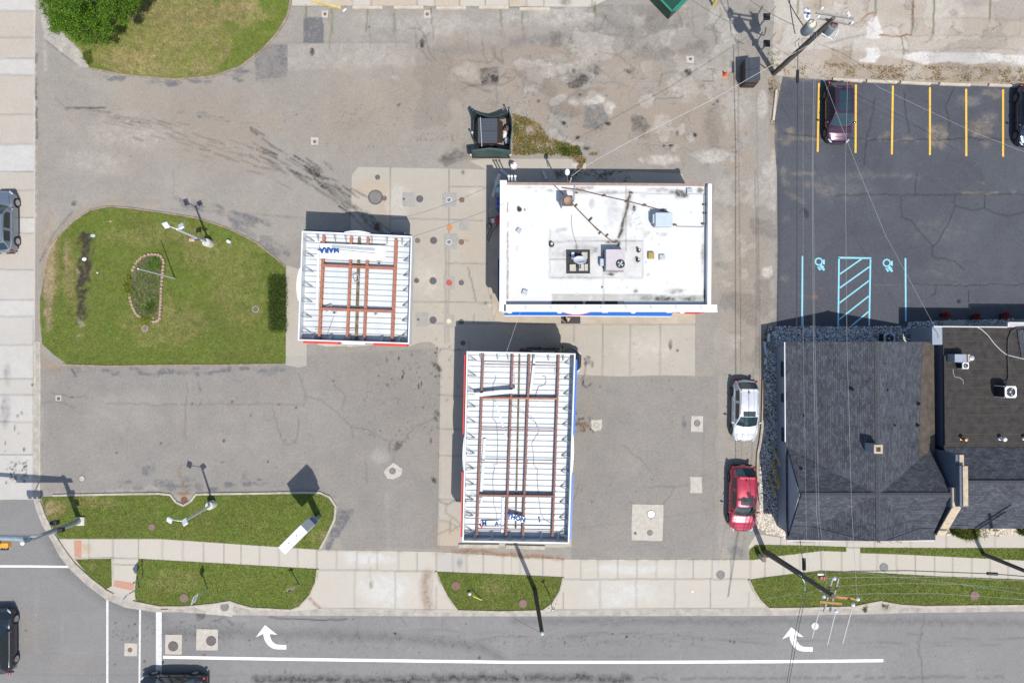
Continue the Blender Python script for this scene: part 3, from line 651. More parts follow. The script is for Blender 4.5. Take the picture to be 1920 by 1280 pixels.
# roads
streaks(300, 1180, 1900, 1206, 60, 60, .03, 2.4, .25, 6); stroke('dark', [(300, 1185), (560, 1188), (760, 1196), (900, 1210), (940, 1236)], 14, .22, soft=8, wob=2); stroke('dark', [(480, 1272), (700, 1276), (960, 1270), (1180, 1272)], 12, .5, soft=6, wob=2, gaps=.15); stroke('dark', [(1180, 1272), (1900, 1268)], 3, .3, soft=3, wob=1.5, gaps=.3)
stroke('dark', [(960, 1163), (1400, 1165), (1440, 1160), (1920, 1168)], 8, .2, soft=6, wob=2)
specks('dark', 210, 1165, 460, 1200, 120, (.6, 1.6), .7); specks('dark', 460, 1190, 1300, 1215, 130, (.6, 1.8), .6); specks('dark', 300, 1160, 1900, 1275, 200, (.5, 1.5), .5); specks('dark', 440, 1260, 1250, 1280, 150, (.8, 2), .5)
for x, y in ((786, 1222), (741, 1187), (848, 1210), (899, 1232), (663, 1160), (795, 1195), (948, 1257), (1148, 1188), (1175, 1193), (1316, 1198), (1369, 1201), (1376, 1203), (271, 1239), (215, 1245), (383, 1227), (49, 1181), (535, 1259)): blob('dark', x, y, RN.uniform(2, 4), RN.uniform(2, 3.4), .65, rough=.5)
stroke('crack', [(505, 1156), (560, 1160), (600, 1162), (650, 1160)], 2, .75, wob=.8); stroke('crack', [(672, 1155), (669, 1215)], 1, .25, wob=.8); stroke('crack', [(830, 1160), (830, 1280)], 1, .35, wob=.8); stroke('crack', [(1733, 1147), (1728, 1190), (1722, 1220), (1728, 1240), (1730, 1280)], 1.2, .5, wob=1.2); stroke('crack', [(1728, 1190), (1720, 1200), (1722, 1230)], 1, .4, wob=1); stroke('crack', [(1700, 1187), (1728, 1190)], 3, .2)
stroke('pale', [(1805, 1160), (1806, 1200)], 2, .35); stroke('crack', [(960, 1226), (1100, 1229), (1200, 1229)], 1, .4, wob=.5, gaps=.4); stroke('crack', [(118, 1224), (80, 1224)], 1, .2); stroke('pale', [(60, 1222), (190, 1225)], 1.5, .35); stroke('crack', [(15, 1264), (200, 1265), (960, 1268)], 1, .3, wob=.6)
stroke('pale', [(118, 1150), (116, 1210)], 3, .3, soft=2); stroke('pale', [(68, 1100), (66, 1220)], 5, .2, soft=4); stroke('tan', [(100, 1240), (200, 1260)], 20, .3, soft=10); blob('tan', 60, 1190, 60, 70, .35, soft=.9)
for x in (1476, 1508): pass
blob('pale', 1500, 1250, 400, 60, .2, soft=.9); blob('pale', 420, 1160, 100, 8, .3, soft=.8); stroke('dark', [(90, 1000), (120, 1060), (200, 1120), (300, 1160)], 20, .18, soft=12)
fill('dark', [(365, 1148), (385, 1150), (385, 1160), (370, 1165)], .3); stroke('dark', [(400, 1163), (420, 1157), (440, 1170)], 3, .3, wob=2)
fill('pale', [(433, 1152), (960, 1154), (960, 1280), (433, 1280)], .12)
# lawns: dry grass and bare soil
fill('straw', [(150, 100), (230, 142), (400, 145), (440, 90), (400, 0), (240, 0)], .42, nz=.8); blob('straw', 350, 40, 130, 70, .6, rough=.7, soft=.6); blob('straw', 420, 20, 80, 40, .7, rough=.8); blob('straw', 250, 110, 80, 25, .8, rough=.8); blob('tan', 300, 128, 120, 8, .5, cut=.45); blob('tan', 450, 10, 40, 14, .6, cut=.45)
blob('tan', 92, 515, 17, 110, 1, rough=.35, soft=.4); blob('straw', 100, 500, 22, 90, .7, rough=.6); blob('tan', 92, 460, 12, 30, .8); blob('straw', 130, 520, 20, 80, .6, rough=.7); blob('tan', 125, 480, 9, 50, .5, cut=.4)
blob('dark', 157, 530, 19, 95, 1, .06, rough=.8, soft=.5, cut=.27); blob('dark', 162, 462, 22, 32, .95, rough=.8, cut=.32); blob('tan', 156, 530, 26, 100, .6, .06, rough=.9, cut=.42); blob('tan', 150, 500, 14, 30, .6, cut=.4); blob('pale', 153, 605, 10, 14, .7, rough=.8, cut=.4); blob('pale', 152, 632, 14, 8, .6, cut=.42)
blob('straw', 330, 600, 100, 50, .35, rough=.9); blob('straw', 400, 480, 80, 40, .28, rough=.9); blob('straw', 300, 440, 120, 24, .35, rough=.9); blob('straw', 430, 560, 60, 80, .25, rough=.9)
blob('tan', 92, 950, 14, 16, .8, rough=.6); blob('straw', 100, 955, 28, 20, .7, rough=.8); blob('straw', 170, 1062, 20, 10, .55, cut=.4); blob('straw', 170, 940, 60, 12, .4, rough=.9); blob('straw', 600, 1005, 20, 10, .45, rough=.8); blob('straw', 330, 1090, 60, 20, .3, rough=.9); blob('tan', 545, 1104, 12, 4, .7, -.4)
blob('tan', 905, 1092, 16, 6, .4, cut=.4); blob('straw', 930, 1100, 40, 20, .25)
for k, gn in (('dark', 1.45), ('crack', 1.35), ('tar', 1.2), ('tan', 1.15), ('rust', 1.4)): CH[k] = np.clip(CH[k] * gn, 0, 1)

def sample(X, Y):
    u = np.clip((X - FX0) * FS, 0, FW - 1.001); v = np.clip((Y - FY0) * FS, 0, FH - 1.001)
    i = u.astype(int); j = v.astype(int); fu = u - i; fv = v - j
    oob = (X < FX0 + 2) | (X > FX0 + FW / FS - 4) | (Y < FY0 + 2) | (Y > FY0 + FH / FS - 4)
    out = {}
    for k, A in CH.items():
        q = (A[j, i] * (1 - fu) + A[j, i + 1] * fu) * (1 - fv) + (A[j + 1, i] * (1 - fu) + A[j + 1, i + 1] * fu) * fv
        q[oob] = 0
        out[k] = q
    return out

def clipcell(poly, x0, y0, x1, y1):
    for ax, val, sgn in ((0, x0, 1), (0, x1, -1), (1, y0, 1), (1, y1, -1)):
        out = []
        n = len(poly)
        for i in range(n):
            a, b = poly[i], poly[(i + 1) % n]
            da = (a[ax] - val) * sgn; db = (b[ax] - val) * sgn
            if da >= 0: out.append(a)
            if (da >= 0) != (db >= 0):
                t = da / (da - db); out.append((a[0] + (b[0] - a[0]) * t, a[1] + (b[1] - a[1]) * t))
        poly = out
        if len(poly) < 3: return None
    return poly

EXT = (-44.0, -31.0, 44.0, 31.0)
def sheet(name, poly_px, z, material, kind='structure', step=0.085, label=None, cat=None, thick=0.0):
    """one flat sheet of ground, gridded finely so that it carries the wear"""
    poly = [tuple(P(x, y, 0)[:2]) for x, y in poly_px]
    poly = clipcell(poly, *EXT)
    A = np.array(poly)
    x0, y0 = A.min(0); x1, y1 = A.max(0)
    nx = max(2, int((x1 - x0) / step) + 2); ny = max(2, int((y1 - y0) / step) + 2)
    gx = x0 - step * .37 + np.arange(nx + 1) * step; gy = y0 - step * .41 + np.arange(ny + 1) * step
    X, Y = np.meshgrid(gx, gy)
    ins = inside(poly, X, Y)
    c = ins[:-1, :-1].astype(int) + ins[1:, :-1] + ins[:-1, 1:] + ins[1:, 1:]
    full = c == 4
    idx = -np.ones(X.shape, int)
    use = np.zeros(X.shape, bool)
    use[:-1, :-1] |= full; use[1:, :-1] |= full; use[:-1, 1:] |= full; use[1:, 1:] |= full
    idx[use] = np.arange(use.sum())
    vx = list(X[use]); vy = list(Y[use])
    q = np.stack([idx[:-1, :-1][full], idx[:-1, 1:][full], idx[1:, 1:][full], idx[1:, :-1][full]], 1)
    loops = [q.ravel()]; counts = [np.full(len(q), 4)]
    part = np.argwhere((c > 0) & (c < 4))
    for j, i in part:
        r = clipcell(poly, gx[i], gy[j], gx[i + 1], gy[j + 1])
        if not r: continue
        if sum(r[k][0] * r[(k + 1) % len(r)][1] - r[(k + 1) % len(r)][0] * r[k][1] for k in range(len(r))) < 0: r = r[::-1]
        b = len(vx)
        vx += [p[0] for p in r]; vy += [p[1] for p in r]
        loops.append(np.arange(b, b + len(r))); counts.append(np.array([len(r)]))
    vx = np.array(vx); vy = np.array(vy)
    loops = np.concatenate(loops).astype(np.int32); counts = np.concatenate(counts).astype(np.int32)
    me = bpy.data.meshes.new(name)
    me.vertices.add(len(vx)); me.vertices.foreach_set("co", np.stack([vx, vy, np.full(len(vx), z)], 1).astype(np.float32).ravel())
    me.loops.add(len(loops)); me.loops.foreach_set("vertex_index", loops)
    me.polygons.add(len(counts)); me.polygons.foreach_set("loop_start", np.concatenate([[0], np.cumsum(counts)[:-1]]).astype(np.int32))
    me.polygons.foreach_set("loop_total", counts)
    me.update(calc_edges=True)
    s = sample(*PX(vx, vy))
    for nm, ks in (("wear1", ('dark', 'pale', 'tan', 'weed')), ("wear2", ('crack', 'rust', 'tar', 'straw'))):
        at = me.attributes.new(nm, 'FLOAT_COLOR', 'POINT')
        at.data.foreach_set("color", np.stack([s[k] for k in ks], 1).astype(np.float32).ravel())
    me.materials.append(material)
    o = bpy.data.objects.new(name, me); COL.objects.link(o)
    if thick > 0:
        pass
    return tag(o, label, cat, None, kind)

# ------------------------------------------------------------------ ground sheets
g = MB(); g.add([(-300, -300, -0.04), (300, -300, -0.04), (300, 300, -0.04), (-300, 300, -0.04)], [(0, 1, 2, 3)])
tag(g.build('ground', M['earth'], local=True), kind='structure')
sheet('forecourt', [(60, -140), (2060, -140), (2060, 1060), (60, 1060)], 0.0, M['lot'])
sheet('concrete_road', [(-140, -140), (70, -140), (66, 60), (66, 640), (63, 936), (20, 936), (-140, 941)], 0.008, M['slabroad'])
ROADTOP = [(63, 936), (68, 955), (80, 985), (98, 1015), (112, 1042), (133, 1068), (163, 1096), (198, 1122), (236, 1138), (290, 1146), (345, 1147), (440, 1152), (600, 1153), (820, 1154), (1030, 1154), (1440, 1153), (1640, 1150), (1700, 1148), (1920, 1145), (2060, 1143)]
sheet('road', [(-140, 941), (20, 936)] + ROADTOP + [(2060, 1420), (-140, 1420)], 0.006, M['road'])
sheet('sidewalk', [(105, 1010), (300, 1010), (595, 1030), (820, 1034), (1055, 1048), (1404, 1049), (1404, 1022), (1418, 1000), (1470, 1008), (2060, 994), (2060, 1141), (1920, 1143), (1700, 1146), (1440, 1151), (1030, 1152), (820, 1152), (600, 1151), (440, 1150), (290, 1143), (240, 1134), (200, 1117), (165, 1091), (136, 1063), (118, 1038)], 0.012, M['walk'])
sheet('concrete_apron', [(660, 328), (672, 313), (912, 318), (914, 345), (918, 560), (1303, 590), (1303, 704), (1240, 703), (1170, 706), (1082, 702), (1076, 720), (1070, 965), (1072, 1024), (1050, 1026), (820, 1022), (822, 960), (826, 690), (820, 678), (822, 652), (808, 641), (790, 641), (766, 650), (735, 643), (664, 650), (640, 649), (606, 648), (595, 642), (575, 645), (575, 685), (560, 689), (536, 684), (537, 497), (562, 505), (657, 470)], 0.010, M['concrete'])
sheet('service_walk', [(880, 302), (905, 298), (1072, 298), (1078, 318), (1200, 322), (1280, 326), (1282, 352), (1235, 375), (914, 375), (912, 318)], 0.014, M['concrete'])
sheet('alley', [(1440, -140), (2060, -140), (2060, 175), (1900, 162), (1600, 152), (1472, 143), (1452, 140), (1448, 90), (1452, 20)], 0.006, M['alley'])
sheet('parking_bays', [(546, -140), (1300, -140), (1200, -30), (1110, 13), (900, 12), (700, 11), (548, 12)], 0.006, M['walk'])
sheet('parking_lot', [(1468, 144), (1530, 149), (1600, 153), (1920, 165), (2060, 172), (2060, 590), (1920, 598), (1752, 601), (1703, 603), (1701, 612), (1456, 612), (1458, 470), (1457, 330), (1452, 262), (1453, 222), (1463, 165)], 0.010, M['seal'])
# ------------------------------------------------------------------ painted markings
M['white_paint'] = mat('white_road_paint', (0.72, 0.72, 0.71), 0.7, var=0.10, scale=5)
M['worn_white'] = mat('worn_road_paint', (0.58, 0.58, 0.56), 0.8, var=0.16, scale=4)
M['yellow_paint'] = mat('yellow_road_paint', (0.72, 0.43, 0.05), 0.7, var=0.14, scale=4)
M['blue_paint'] = mat('pale_blue_road_paint', (0.21, 0.52, 0.63), 0.7, var=0.10, scale=4)

def flat(name, polys, z, m):
    g = MB()
    for q in polys:
        vs = [P(x, y, 0) for x, y in q]
        a = sum(vs[i].x * vs[(i + 1) % len(vs)].y - vs[(i + 1) % len(vs)].x * vs[i].y for i in range(len(vs)))
        if a < 0: vs = vs[::-1]
        g.add([(v.x, v.y, z) for v in vs], [tuple(range(len(vs)))])
    return tag(g.build(name, m, local=True), kind='structure')

def ribbon(pts, w0, w1=None):
    if w1 is None: w1 = w0
    L = []; R = []
    n = len(pts)
    for i, p in enumerate(pts):
        a = pts[max(i - 1, 0)]; b = pts[min(i + 1, n - 1)]
        d = Vector((b[0] - a[0], b[1] - a[1])).normalized()
        w = (w0 + (w1 - w0) * i / (n - 1)) / 2
        L.append((p[0] - d.y * w, p[1] + d.x * w)); R.append((p[0] + d.y * w, p[1] - d.x * w))
    return [[L[i], L[i + 1], R[i + 1], R[i]] for i in range(n - 1)]

flat('lane_line', ribbon([(306, 1231), (480, 1234), (700, 1237), (960, 1240.5), (1200, 1240.5), (1440, 1239.5), (1656, 1237.5)], 5.6), 0.014, M['white_paint'])
flat('stop_line', [[(292.5, 1142), (303.5, 1143), (303.5, 1420), (292.5, 1420)]], 0.013, M['worn_white'])
flat('crosswalk_line', [[(199.5, 1115), (203.6, 1115), (203.4, 1420), (199, 1420)]], 0.013, M['worn_white'])
flat('crosswalk_line', [[(261, 1136), (264.6, 1136), (262.4, 1420), (258.6, 1420)]], 0.013, M['worn_white'])
flat('crosswalk_line', ribbon([(-140, 1060.5), (60, 1061), (134, 1062)], 3.8), 0.013, M['white_paint'])
for dx, dy in ((0, 0), (986.5, 4)):
    head = [(497 + dx, 1171 + dy), (520 + dx, 1189 + dy), (507 + dx, 1187.5 + dy), (494 + dx, 1187 + dy), (480 + dx, 1193.5 + dy)]
    arc = []
    for i in range(9):
        t = math.pi * (1.0 - 0.5 * i / 8)
        arc.append((522 + dx + 22 * math.cos(t) - 0, 1187 + dy + 25 * math.sin(t)))
    arc.append((537 + dx, 1212.5 + dy))
    flat('turn_arrow', [head] + ribbon(arc, 12.5, 8), 0.014, M['white_paint'])
for (x0, y0, x1, y1) in ((1535.5, 156, 1533, 285), (1604.6, 159, 1604, 287), (1674, 161, 1672, 290), (1743.4, 164, 1743.4, 291), (1811.3, 167, 1811.6, 293), (1880.5, 168, 1880.5, 294)):
    flat('parking_line', ribbon([(x0, y0), ((x0 + x1) / 2, (y0 + y1) / 2), (x1, y1)], 3.6), 0.018, M['yellow_paint'])
for (x0, y0, x1, y1) in ((1504.6, 480, 1503.6, 611), (1697.5, 484, 1698.2, 602)):
    flat('accessible_bay_line', ribbon([(x0, y0), (x1, y1)], 3), 0.018, M['blue_paint'])
hb = ribbon([(1573, 483), (1571.5, 611)], 3) + ribbon([(1632, 484.5), (1629.5, 611)], 3) + [[(1571.6, 481.5), (1633.5, 482.6), (1633.5, 485.6), (1571.6, 484.8)]]
for a, b in (((1574.4, 514), (1616, 485)), ((1574, 540), (1630, 500)), ((1573.6, 568), (1629.4, 526)), ((1573, 599), (1628.8, 555)), ((1596, 611), (1628.4, 584))):
    hb += ribbon([a, b], 2.6)
flat('hatched_access_aisle', hb, 0.018, M['blue_paint'])
for cx, cy in ((1535.5, 490.5), (1663, 493)):
    ps = []
    for i in range(14):
        a0 = 2 * math.pi * i / 14; a1 = a0 + 2 * math.pi / 14 * .93
        ps.append([(cx - .5 + r * math.cos(a), cy + r * math.sin(a)) for r, a in ((5.0, a0), (7.8, a0), (7.8, a1), (5.0, a1))])
    ps += [[(cx + 7.6, cy - 3.5), (cx + 10.6, cy - 4), (cx + 10.8, cy + 5.5), (cx + 7.0, cy + 4.5)], [(cx - 3.5, cy + 10), (cx - 1, cy + 9), (cx + 4, cy + 15), (cx + 1, cy + 17)],
           [(cx + .5, cy + 9), (cx + 5, cy + 5.6), (cx + 10, cy + 10), (cx + 6, cy + 15)]]
    ps.append([(cx + 8.6 + 2.4 * math.cos(t * math.pi / 4), cy + 14.6 + 2.4 * math.sin(t * math.pi / 4)) for t in range(8)])
    flat('wheelchair_symbol', ps, 0.018, M['blue_paint'])
M['tactile'] = mat('tactile_paving', (0.42, 0.22, 0.15), 0.85, var=0.12, scale=8)
flat('tactile_paving', [[(139, 1012.5), (153, 1012.5), (153, 1045), (140, 1043)]], 0.020, M['tactile'])
flat('tactile_paving', [[(215, 1087), (252.5, 1092.5), (250, 1107), (214, 1099)]], 0.020, M['tactile'])

# concrete collars round covers
M['collar'] = mat('collar_concrete', (0.43, 0.395, 0.34), 0.9, var=0.14, scale=3, bump=0.15, bscale=60)
M['grey_patch'] = mat('grey_concrete_patch', (0.30, 0.29, 0.265), 0.9, var=0.12, scale=3, bump=0.15)
def rough_poly(pts, amp=.6):
    out = []
    for i in range(len(pts)):
        a, b = pts[i], pts[(i + 1) % len(pts)]
        for t in (0, .33, .66): out.append((a[0] + (b[0] - a[0]) * t + RN.uniform(-amp, amp), a[1] + (b[1] - a[1]) * t + RN.uniform(-amp, amp)))
    return out
def sq(cx, cy, w, h, k=0): return [(cx - w / 2 + k, cy - h / 2), (cx + w / 2, cy - h / 2 + k), (cx + w / 2 - k, cy + h / 2), (cx - w / 2, cy + h / 2 - k)]
for poly, m, amp in ((sq(590, 265, 14, 14), 'collar', .5), (sq(609, 27, 12, 13), 'collar', .4), (sq(801, 27, 12, 14), 'collar', .4), (sq(110, 746, 11, 11), 'collar', .3),
                     ([(737, 866), (754, 879), (753, 889), (748, 893), (736, 899), (727, 896), (719, 884)], 'collar', .8), ([(1109, 787), (1129, 786), (1128, 805), (1116, 808), (1108, 802)], 'collar', .8),
                     (sq(1307, 794.5, 23, 30, .4), 'collar', .4), (sq(1305, 908.5, 22, 31), 'collar', .7), (sq(1214, 979, 60, 69, 1.2), 'collar', .6), (sq(1294, 112, 15, 13), 'collar', .6), (sq(981.5, 276, 13, 13, 1), 'collar', .3),
                     (sq(245.5, 1217, 24.5, 24.5, .5), 'collar', .1), (sq(325.5, 1207.5, 31.5, 37, .3), 'collar', .1), (sq(388.5, 1198.5, 41, 40, .6), 'collar', .1), ([(352, 1133), (400, 1130), (432, 1127), (439, 1129), (435, 1155), (386, 1150), (386, 1146)], 'collar', .5),
                     (sq(767, 374, 24, 27), 'grey_patch', .3), (sq(842.5, 375, 27, 27), 'grey_patch', .3), (sq(845, 453, 26, 30), 'grey_patch', .3), (sq(842, 530, 21, 25), 'grey_patch', .3), (sq(791, 599, 24, 28), 'grey_patch', .4), (sq(842, 602, 20, 24), 'grey_patch', .4),
                     (sq(870, 421, 18, 22), 'grey_patch', .5), ([(597, 642), (641, 641), (644, 649), (615, 650), (596, 646)], 'collar', .8), ([(650, 642), (664, 643), (660, 650), (651, 650)], 'collar', .6), (sq(1513, 626, 34, 30), 'grey_patch', .2), (sq(1085, 314, 28, 18, 1), 'collar', .5)):
    flat('concrete_slab', [rough_poly(poly, amp)], 0.016 if m == 'collar' else 0.0145, M[m])

# ------------------------------------------------------------------ kerbs
def kerb(pts, w=0.15, h=0.12, m='kerb', closed=False, z0=-0.01):
    g = MB()
    q = []
    for a, b in zip(pts[:-1], pts[1:]):
        for t in range(4): q.append((a[0] + (b[0] - a[0]) * t / 4, a[1] + (b[1] - a[1]) * t / 4))
    q.append(pts[-1])
    pw = [P(x, y, 0) for x, y in q]
    vs = []; fs = []
    n = len(pw)
    for i, p in enumerate(pw):
        d = (pw[min(i + 1, n - 1)] - pw[max(i - 1, 0)]); d.z = 0; d.normalize()
        nrm = Vector((-d.y, d.x, 0)); j = RN.uniform(-.006, .006)
        for s, z in ((-1, z0), (-1, h - .02), (-.75, h), (.75, h), (1, h - .02), (1, z0)):
            vs.append(p + nrm * (s * w / 2 + j) + Vector((0, 0, z)))
    for i in range(n - 1):
        for k in range(5): fs.append((i * 6 + k, i * 6 + k + 1, (i + 1) * 6 + k + 1, (i + 1) * 6 + k))
    g.add(vs, fs)
    return tag(g.build('kerb', M[m], local=True), kind='structure')

def gutter(poly, name='gutter'):
    flat(name, [poly], 0.015, M['gutter'])

kerb([(167, 128), (230, 141), (330, 149.5), (400, 144), (452, 125), (492, 94), (520, 64), (540, 30), (549, -20), (550, -140)], .14, .10, 'kerbtan')
kerb([(84, 470), (110, 440), (140, 413), (170, 394), (205, 387), (250, 391), (300, 398), (370, 409), (430, 429), (480, 454), (520, 486), (537, 502)], .12, .08, 'kerbtan')
kerb([(118, 683), (200, 686), (300, 684.5), (400, 684), (530, 682.5)], .12, .10, 'kerbtan')
kerb([(100, 928), (200, 926), (300, 924.5), (320, 927), (331, 941), (345, 947), (358, 939), (368, 926), (480, 924), (570, 922.5), (600, 923), (618, 931), (630, 948), (628, 972), (613, 1005), (600, 1028)], .16, .11)
kerb([(75, 940), (84, 965), (100, 998), (119, 1028), (140, 1056)], .18, .12)
kerb([(140, 1056), (168, 1082), (200, 1107), (213, 1114)], .18, .12)
kerb([(250, 1127), (300, 1137), (345, 1137), (400, 1132), (432, 1127), (445, 1132), (470, 1139), (545, 1143)], .18, .12)
kerb([(545, 1143), (562, 1136), (582, 1114), (593, 1090), (596, 1066)], .14, .11)
kerb([(818, 1071), (822, 1085), (838, 1116), (858, 1144)], .14, .11)
kerb([(858, 1144), (940, 1146), (1022, 1144)], .18, .12)
kerb([(1018, 1143), (1036, 1130), (1050, 1106), (1056, 1082)], .14, .11)
kerb([(1404, 1086), (1412, 1105), (1424, 1124), (1441, 1140)], .14, .11)
kerb([(1441, 1140), (1520, 1139), (1600, 1137), (1628, 1131), (1650, 1127), (1690, 1134), (1730, 1136), (1920, 1134), (2060, 1132)], .18, .12)
kerb([(211, 1045), (212, 1098)], .12, .05); kerb([(140, 1046.5), (212, 1045)], .10, .04)
kerb([(65, 640), (66, 720)], .2, .05)
kerb([(74, 640), (75.5, 670), (76, 718)], .10, .06); kerb([(75, 720), (74, 800), (75, 870), (74, 932)], .12, .04)
gutter([(63, 640), (77, 640), (76, 936), (85, 962), (105, 1000), (120, 1028), (142, 1058), (170, 1084), (203, 1110), (245, 1130), (290, 1139), (345, 1141), (345, 1147), (290, 1146.5), (236, 1138.5), (198, 1122.5), (163, 1096.5), (133, 1068.5), (112, 1042.5), (98, 1015.5), (80, 985.5), (68, 955.5), (63, 936.5)])
gutter([(345, 1141), (352, 1134), (435, 1133), (470, 1143), (545, 1146), (600, 1140), (860, 1147), (1030, 1146), (1040, 1143), (1440, 1140), (1620, 1139), (1650, 1130), (1700, 1138), (1920, 1136.5), (2060, 1134), (2060, 1143.5), (1920, 1145.5), (1700, 1148.5), (1640, 1150.5), (1440, 1153.5), (1030, 1154.5), (820, 1154.5), (600, 1153.5), (440, 1152.5), (345, 1147.5)])
g = MB()
for k in range(3):
    for i in range(5): g.box(P(303 + i * 2.6, 1136 + k * 2.4, .03), (.05, .075, .04))
g.box(P(308, 1138.5, .018), (.52, .30, .012))
M['rust'] = mat('rusty_iron', (0.17, 0.075, 0.045), 0.85, var=0.25, scale=14, bump=.3)
tag(g.build('drain_grate', M['rust']), 'rusty slotted storm drain grate set in the kerb at the corner', 'drain')

# ------------------------------------------------------------------ lawns and grass
LAWNS = {
 'north': [(160, 108), (168, 127), (230, 140), (330, 148), (400, 143), (451, 124), (490, 93), (518, 64), (538, 30), (547, -20), (548, -140), (60, -140), (84, 0), (100, 45), (140, 85)],
 'island': [(205, 389), (250, 393), (300, 400), (370, 411), (430, 431), (480, 456), (520, 488), (536, 504), (536, 681), (400, 682.5), (300, 683), (200, 684), (125, 681), (102, 665), (80, 645), (76, 600), (76, 560), (84, 515), (90, 480), (110, 445), (140, 416), (170, 396)],
 'corner': [(78, 932), (130, 929), (300, 926), (318, 929), (329, 943), (345, 949), (360, 941), (369, 928), (480, 926), (596, 925), (616, 933), (627, 950), (625, 972), (611, 1004), (598, 1029), (500, 1023), (300, 1009), (112, 1009), (98, 985), (84, 955)],
 'small': [(142, 1048), (209, 1047), (210, 1098), (199, 1104), (170, 1082)],
 'verge_a': [(260, 1047), (420, 1056), (594, 1066), (591, 1089), (580, 1113), (561, 1134), (544, 1141), (470, 1137), (434, 1125), (400, 1130), (345, 1135), (300, 1135), (255, 1124), (253, 1108)],
 'verge_b': [(819, 1071), (940, 1076), (1054, 1081), (1049, 1105), (1035, 1129), (1018, 1142), (940, 1144), (859, 1142), (839, 1115)],
 'verge_c': [(1405, 1086), (1440, 1081), (1480, 1076), (1540, 1069), (1620, 1072), (1760, 1080), (1920, 1086), (2060, 1091), (2060, 1130), (1920, 1132), (1730, 1134), (1690, 1132), (1650, 1125), (1628, 1129), (1600, 1135), (1520, 1137), (1442, 1138), (1425, 1122), (1413, 1104)],
 'front_a': [(1405, 1049), (1405, 1030), (1417, 1021), (1440, 1021), (1500, 1022), (1586, 1025), (1586, 1033.5), (1540, 1032), (1490, 1038), (1440, 1044), (1420, 1048)],
 'front_b': [(1613, 1026), (1760, 1027), (2060, 1027), (2060, 1054), (1920, 1050), (1700, 1039), (1613, 1036)]}
GRASS = vc_mat('grass_blades', 0.75, 0.25)
for k, poly in LAWNS.items():
    sheet('lawn', poly, 0.045, M['lawn'], step=0.11)

def mesh_tris(name, V, Fc, C, material, parent=None, smooth=False):
    """V (n,3) verts, Fc (m,k) faces, C (n,3) colours"""
    me = bpy.data.meshes.new(name)
    me.vertices.add(len(V)); me.vertices.foreach_set("co", V.astype(np.float32).ravel())
    k = Fc.shape[1]
    me.loops.add(Fc.size); me.loops.foreach_set("vertex_index", Fc.astype(np.int32).ravel())
    me.polygons.add(len(Fc)); me.polygons.foreach_set("loop_start", (np.arange(len(Fc)) * k).astype(np.int32)); me.polygons.foreach_set("loop_total", np.full(len(Fc), k, np.int32))
    me.update(calc_edges=True)
    a = me.attributes.new("col", 'FLOAT_COLOR', 'POINT')
    a.data.foreach_set("color", np.concatenate([C, np.ones((len(C), 1))], 1).astype(np.float32).ravel())
    me.materials.append(material)
    if smooth: me.polygons.foreach_set("use_smooth", [True] * len(Fc))
    o = bpy.data.objects.new(name, me); COL.objects.link(o)
    if parent: o.parent = parent
    return o

def scatter(poly_px, dens):
    poly = [tuple(P(x, y, 0)[:2]) for x, y in poly_px]
    poly = clipcell(poly, *EXT)
    A = np.array(poly); x0, y0 = A.min(0); x1, y1 = A.max(0)
    n = int((x1 - x0) * (y1 - y0) * dens)
    X = NR.uniform(x0, x1, n); Y = NR.uniform(y0, y1, n)
    k = inside(poly, X, Y)
    return X[k], Y[k]

def blades(X, Y, z, h, w, C, lean=0.7):
    n = len(X)
    a = NR.uniform(0, 2 * np.pi, n); hh = h * NR.uniform(.5, 1.2, n); ww = w * NR.uniform(.6, 1.3, n)
    l = hh * lean * NR.uniform(.3, 1.3, n); b = NR.uniform(0, 2 * np.pi, n)
    V = np.zeros((n, 3, 3))
    V[:, 0, 0] = X + np.cos(a) * ww / 2; V[:, 0, 1] = Y + np.sin(a) * ww / 2; V[:, 0, 2] = z
    V[:, 1, 0] = X - np.cos(a) * ww / 2; V[:, 1, 1] = Y - np.sin(a) * ww / 2; V[:, 1, 2] = z
    V[:, 2, 0] = X + np.cos(b) * l; V[:, 2, 1] = Y + np.sin(b) * l; V[:, 2, 2] = z + hh
    return V.reshape(-1, 3), np.arange(n * 3).reshape(-1, 3), np.repeat(C, 3, 0)

gv = []; gf = []; gc = []; base = 0
for k, poly in LAWNS.items():
    X, Y = scatter(poly, 620)
    px, py = PX(X, Y)
    s = sample(px, py)
    bare = np.clip(s['tan'] * 1.1 + s['dark'] * .9 + s['pale'] * .7, 0, 1)
    keep = NR.random(len(X)) > bare * .93
    X, Y, px, py = X[keep], Y[keep], px[keep], py[keep]; st = s['straw'][keep]
    u = np.clip(((px - FX0) * FS).astype(int), 0, FW - 1); v = np.clip(((py - FY0) * FS).astype(int), 0, FH - 1)
    n1 = NZA[v, u]; n2 = NZB[v, u]
    r = NR.random(len(X))
    t = np.clip(st * 1.05 * (.75 + .8 * (n2 > .5)) - .08 + (n1 - .5) * 1.5 + (n2 - .5) * 1.3 + (r - .5) * .7, 0, 1)[:, None]
    g1 = np.array([.205, .285, .022]); g2 = np.array([.115, .19, .018]); dry = np.array([.31, .25, .12]); yel = np.array([.24, .25, .038])
    c = g1 * (1 - t) + dry * t
    q = np.clip((n2 - .45) * 3, 0, 1)[:, None]
    c = c * (1 - .35 * q) + g2 * .35 * q
    w = (NR.random(len(X)) < .22)[:, None]; c = np.where(w, c * .5 + yel * .5, c)
    c *= NR.uniform(.7, 1.25, (len(X), 1))
    fl = NR.random(len(X)) < .0012; c[fl] = (.65, .66, .6)
    V, Fc, Cc = blades(X, Y, .04, .085, .035, c)
    gv.append(V); gf.append(Fc + base); gc.append(Cc); base += len(V)
tag(mesh_tris('grass', np.concatenate(gv), np.concatenate(gf), np.concatenate(gc), GRASS), kind='stuff')

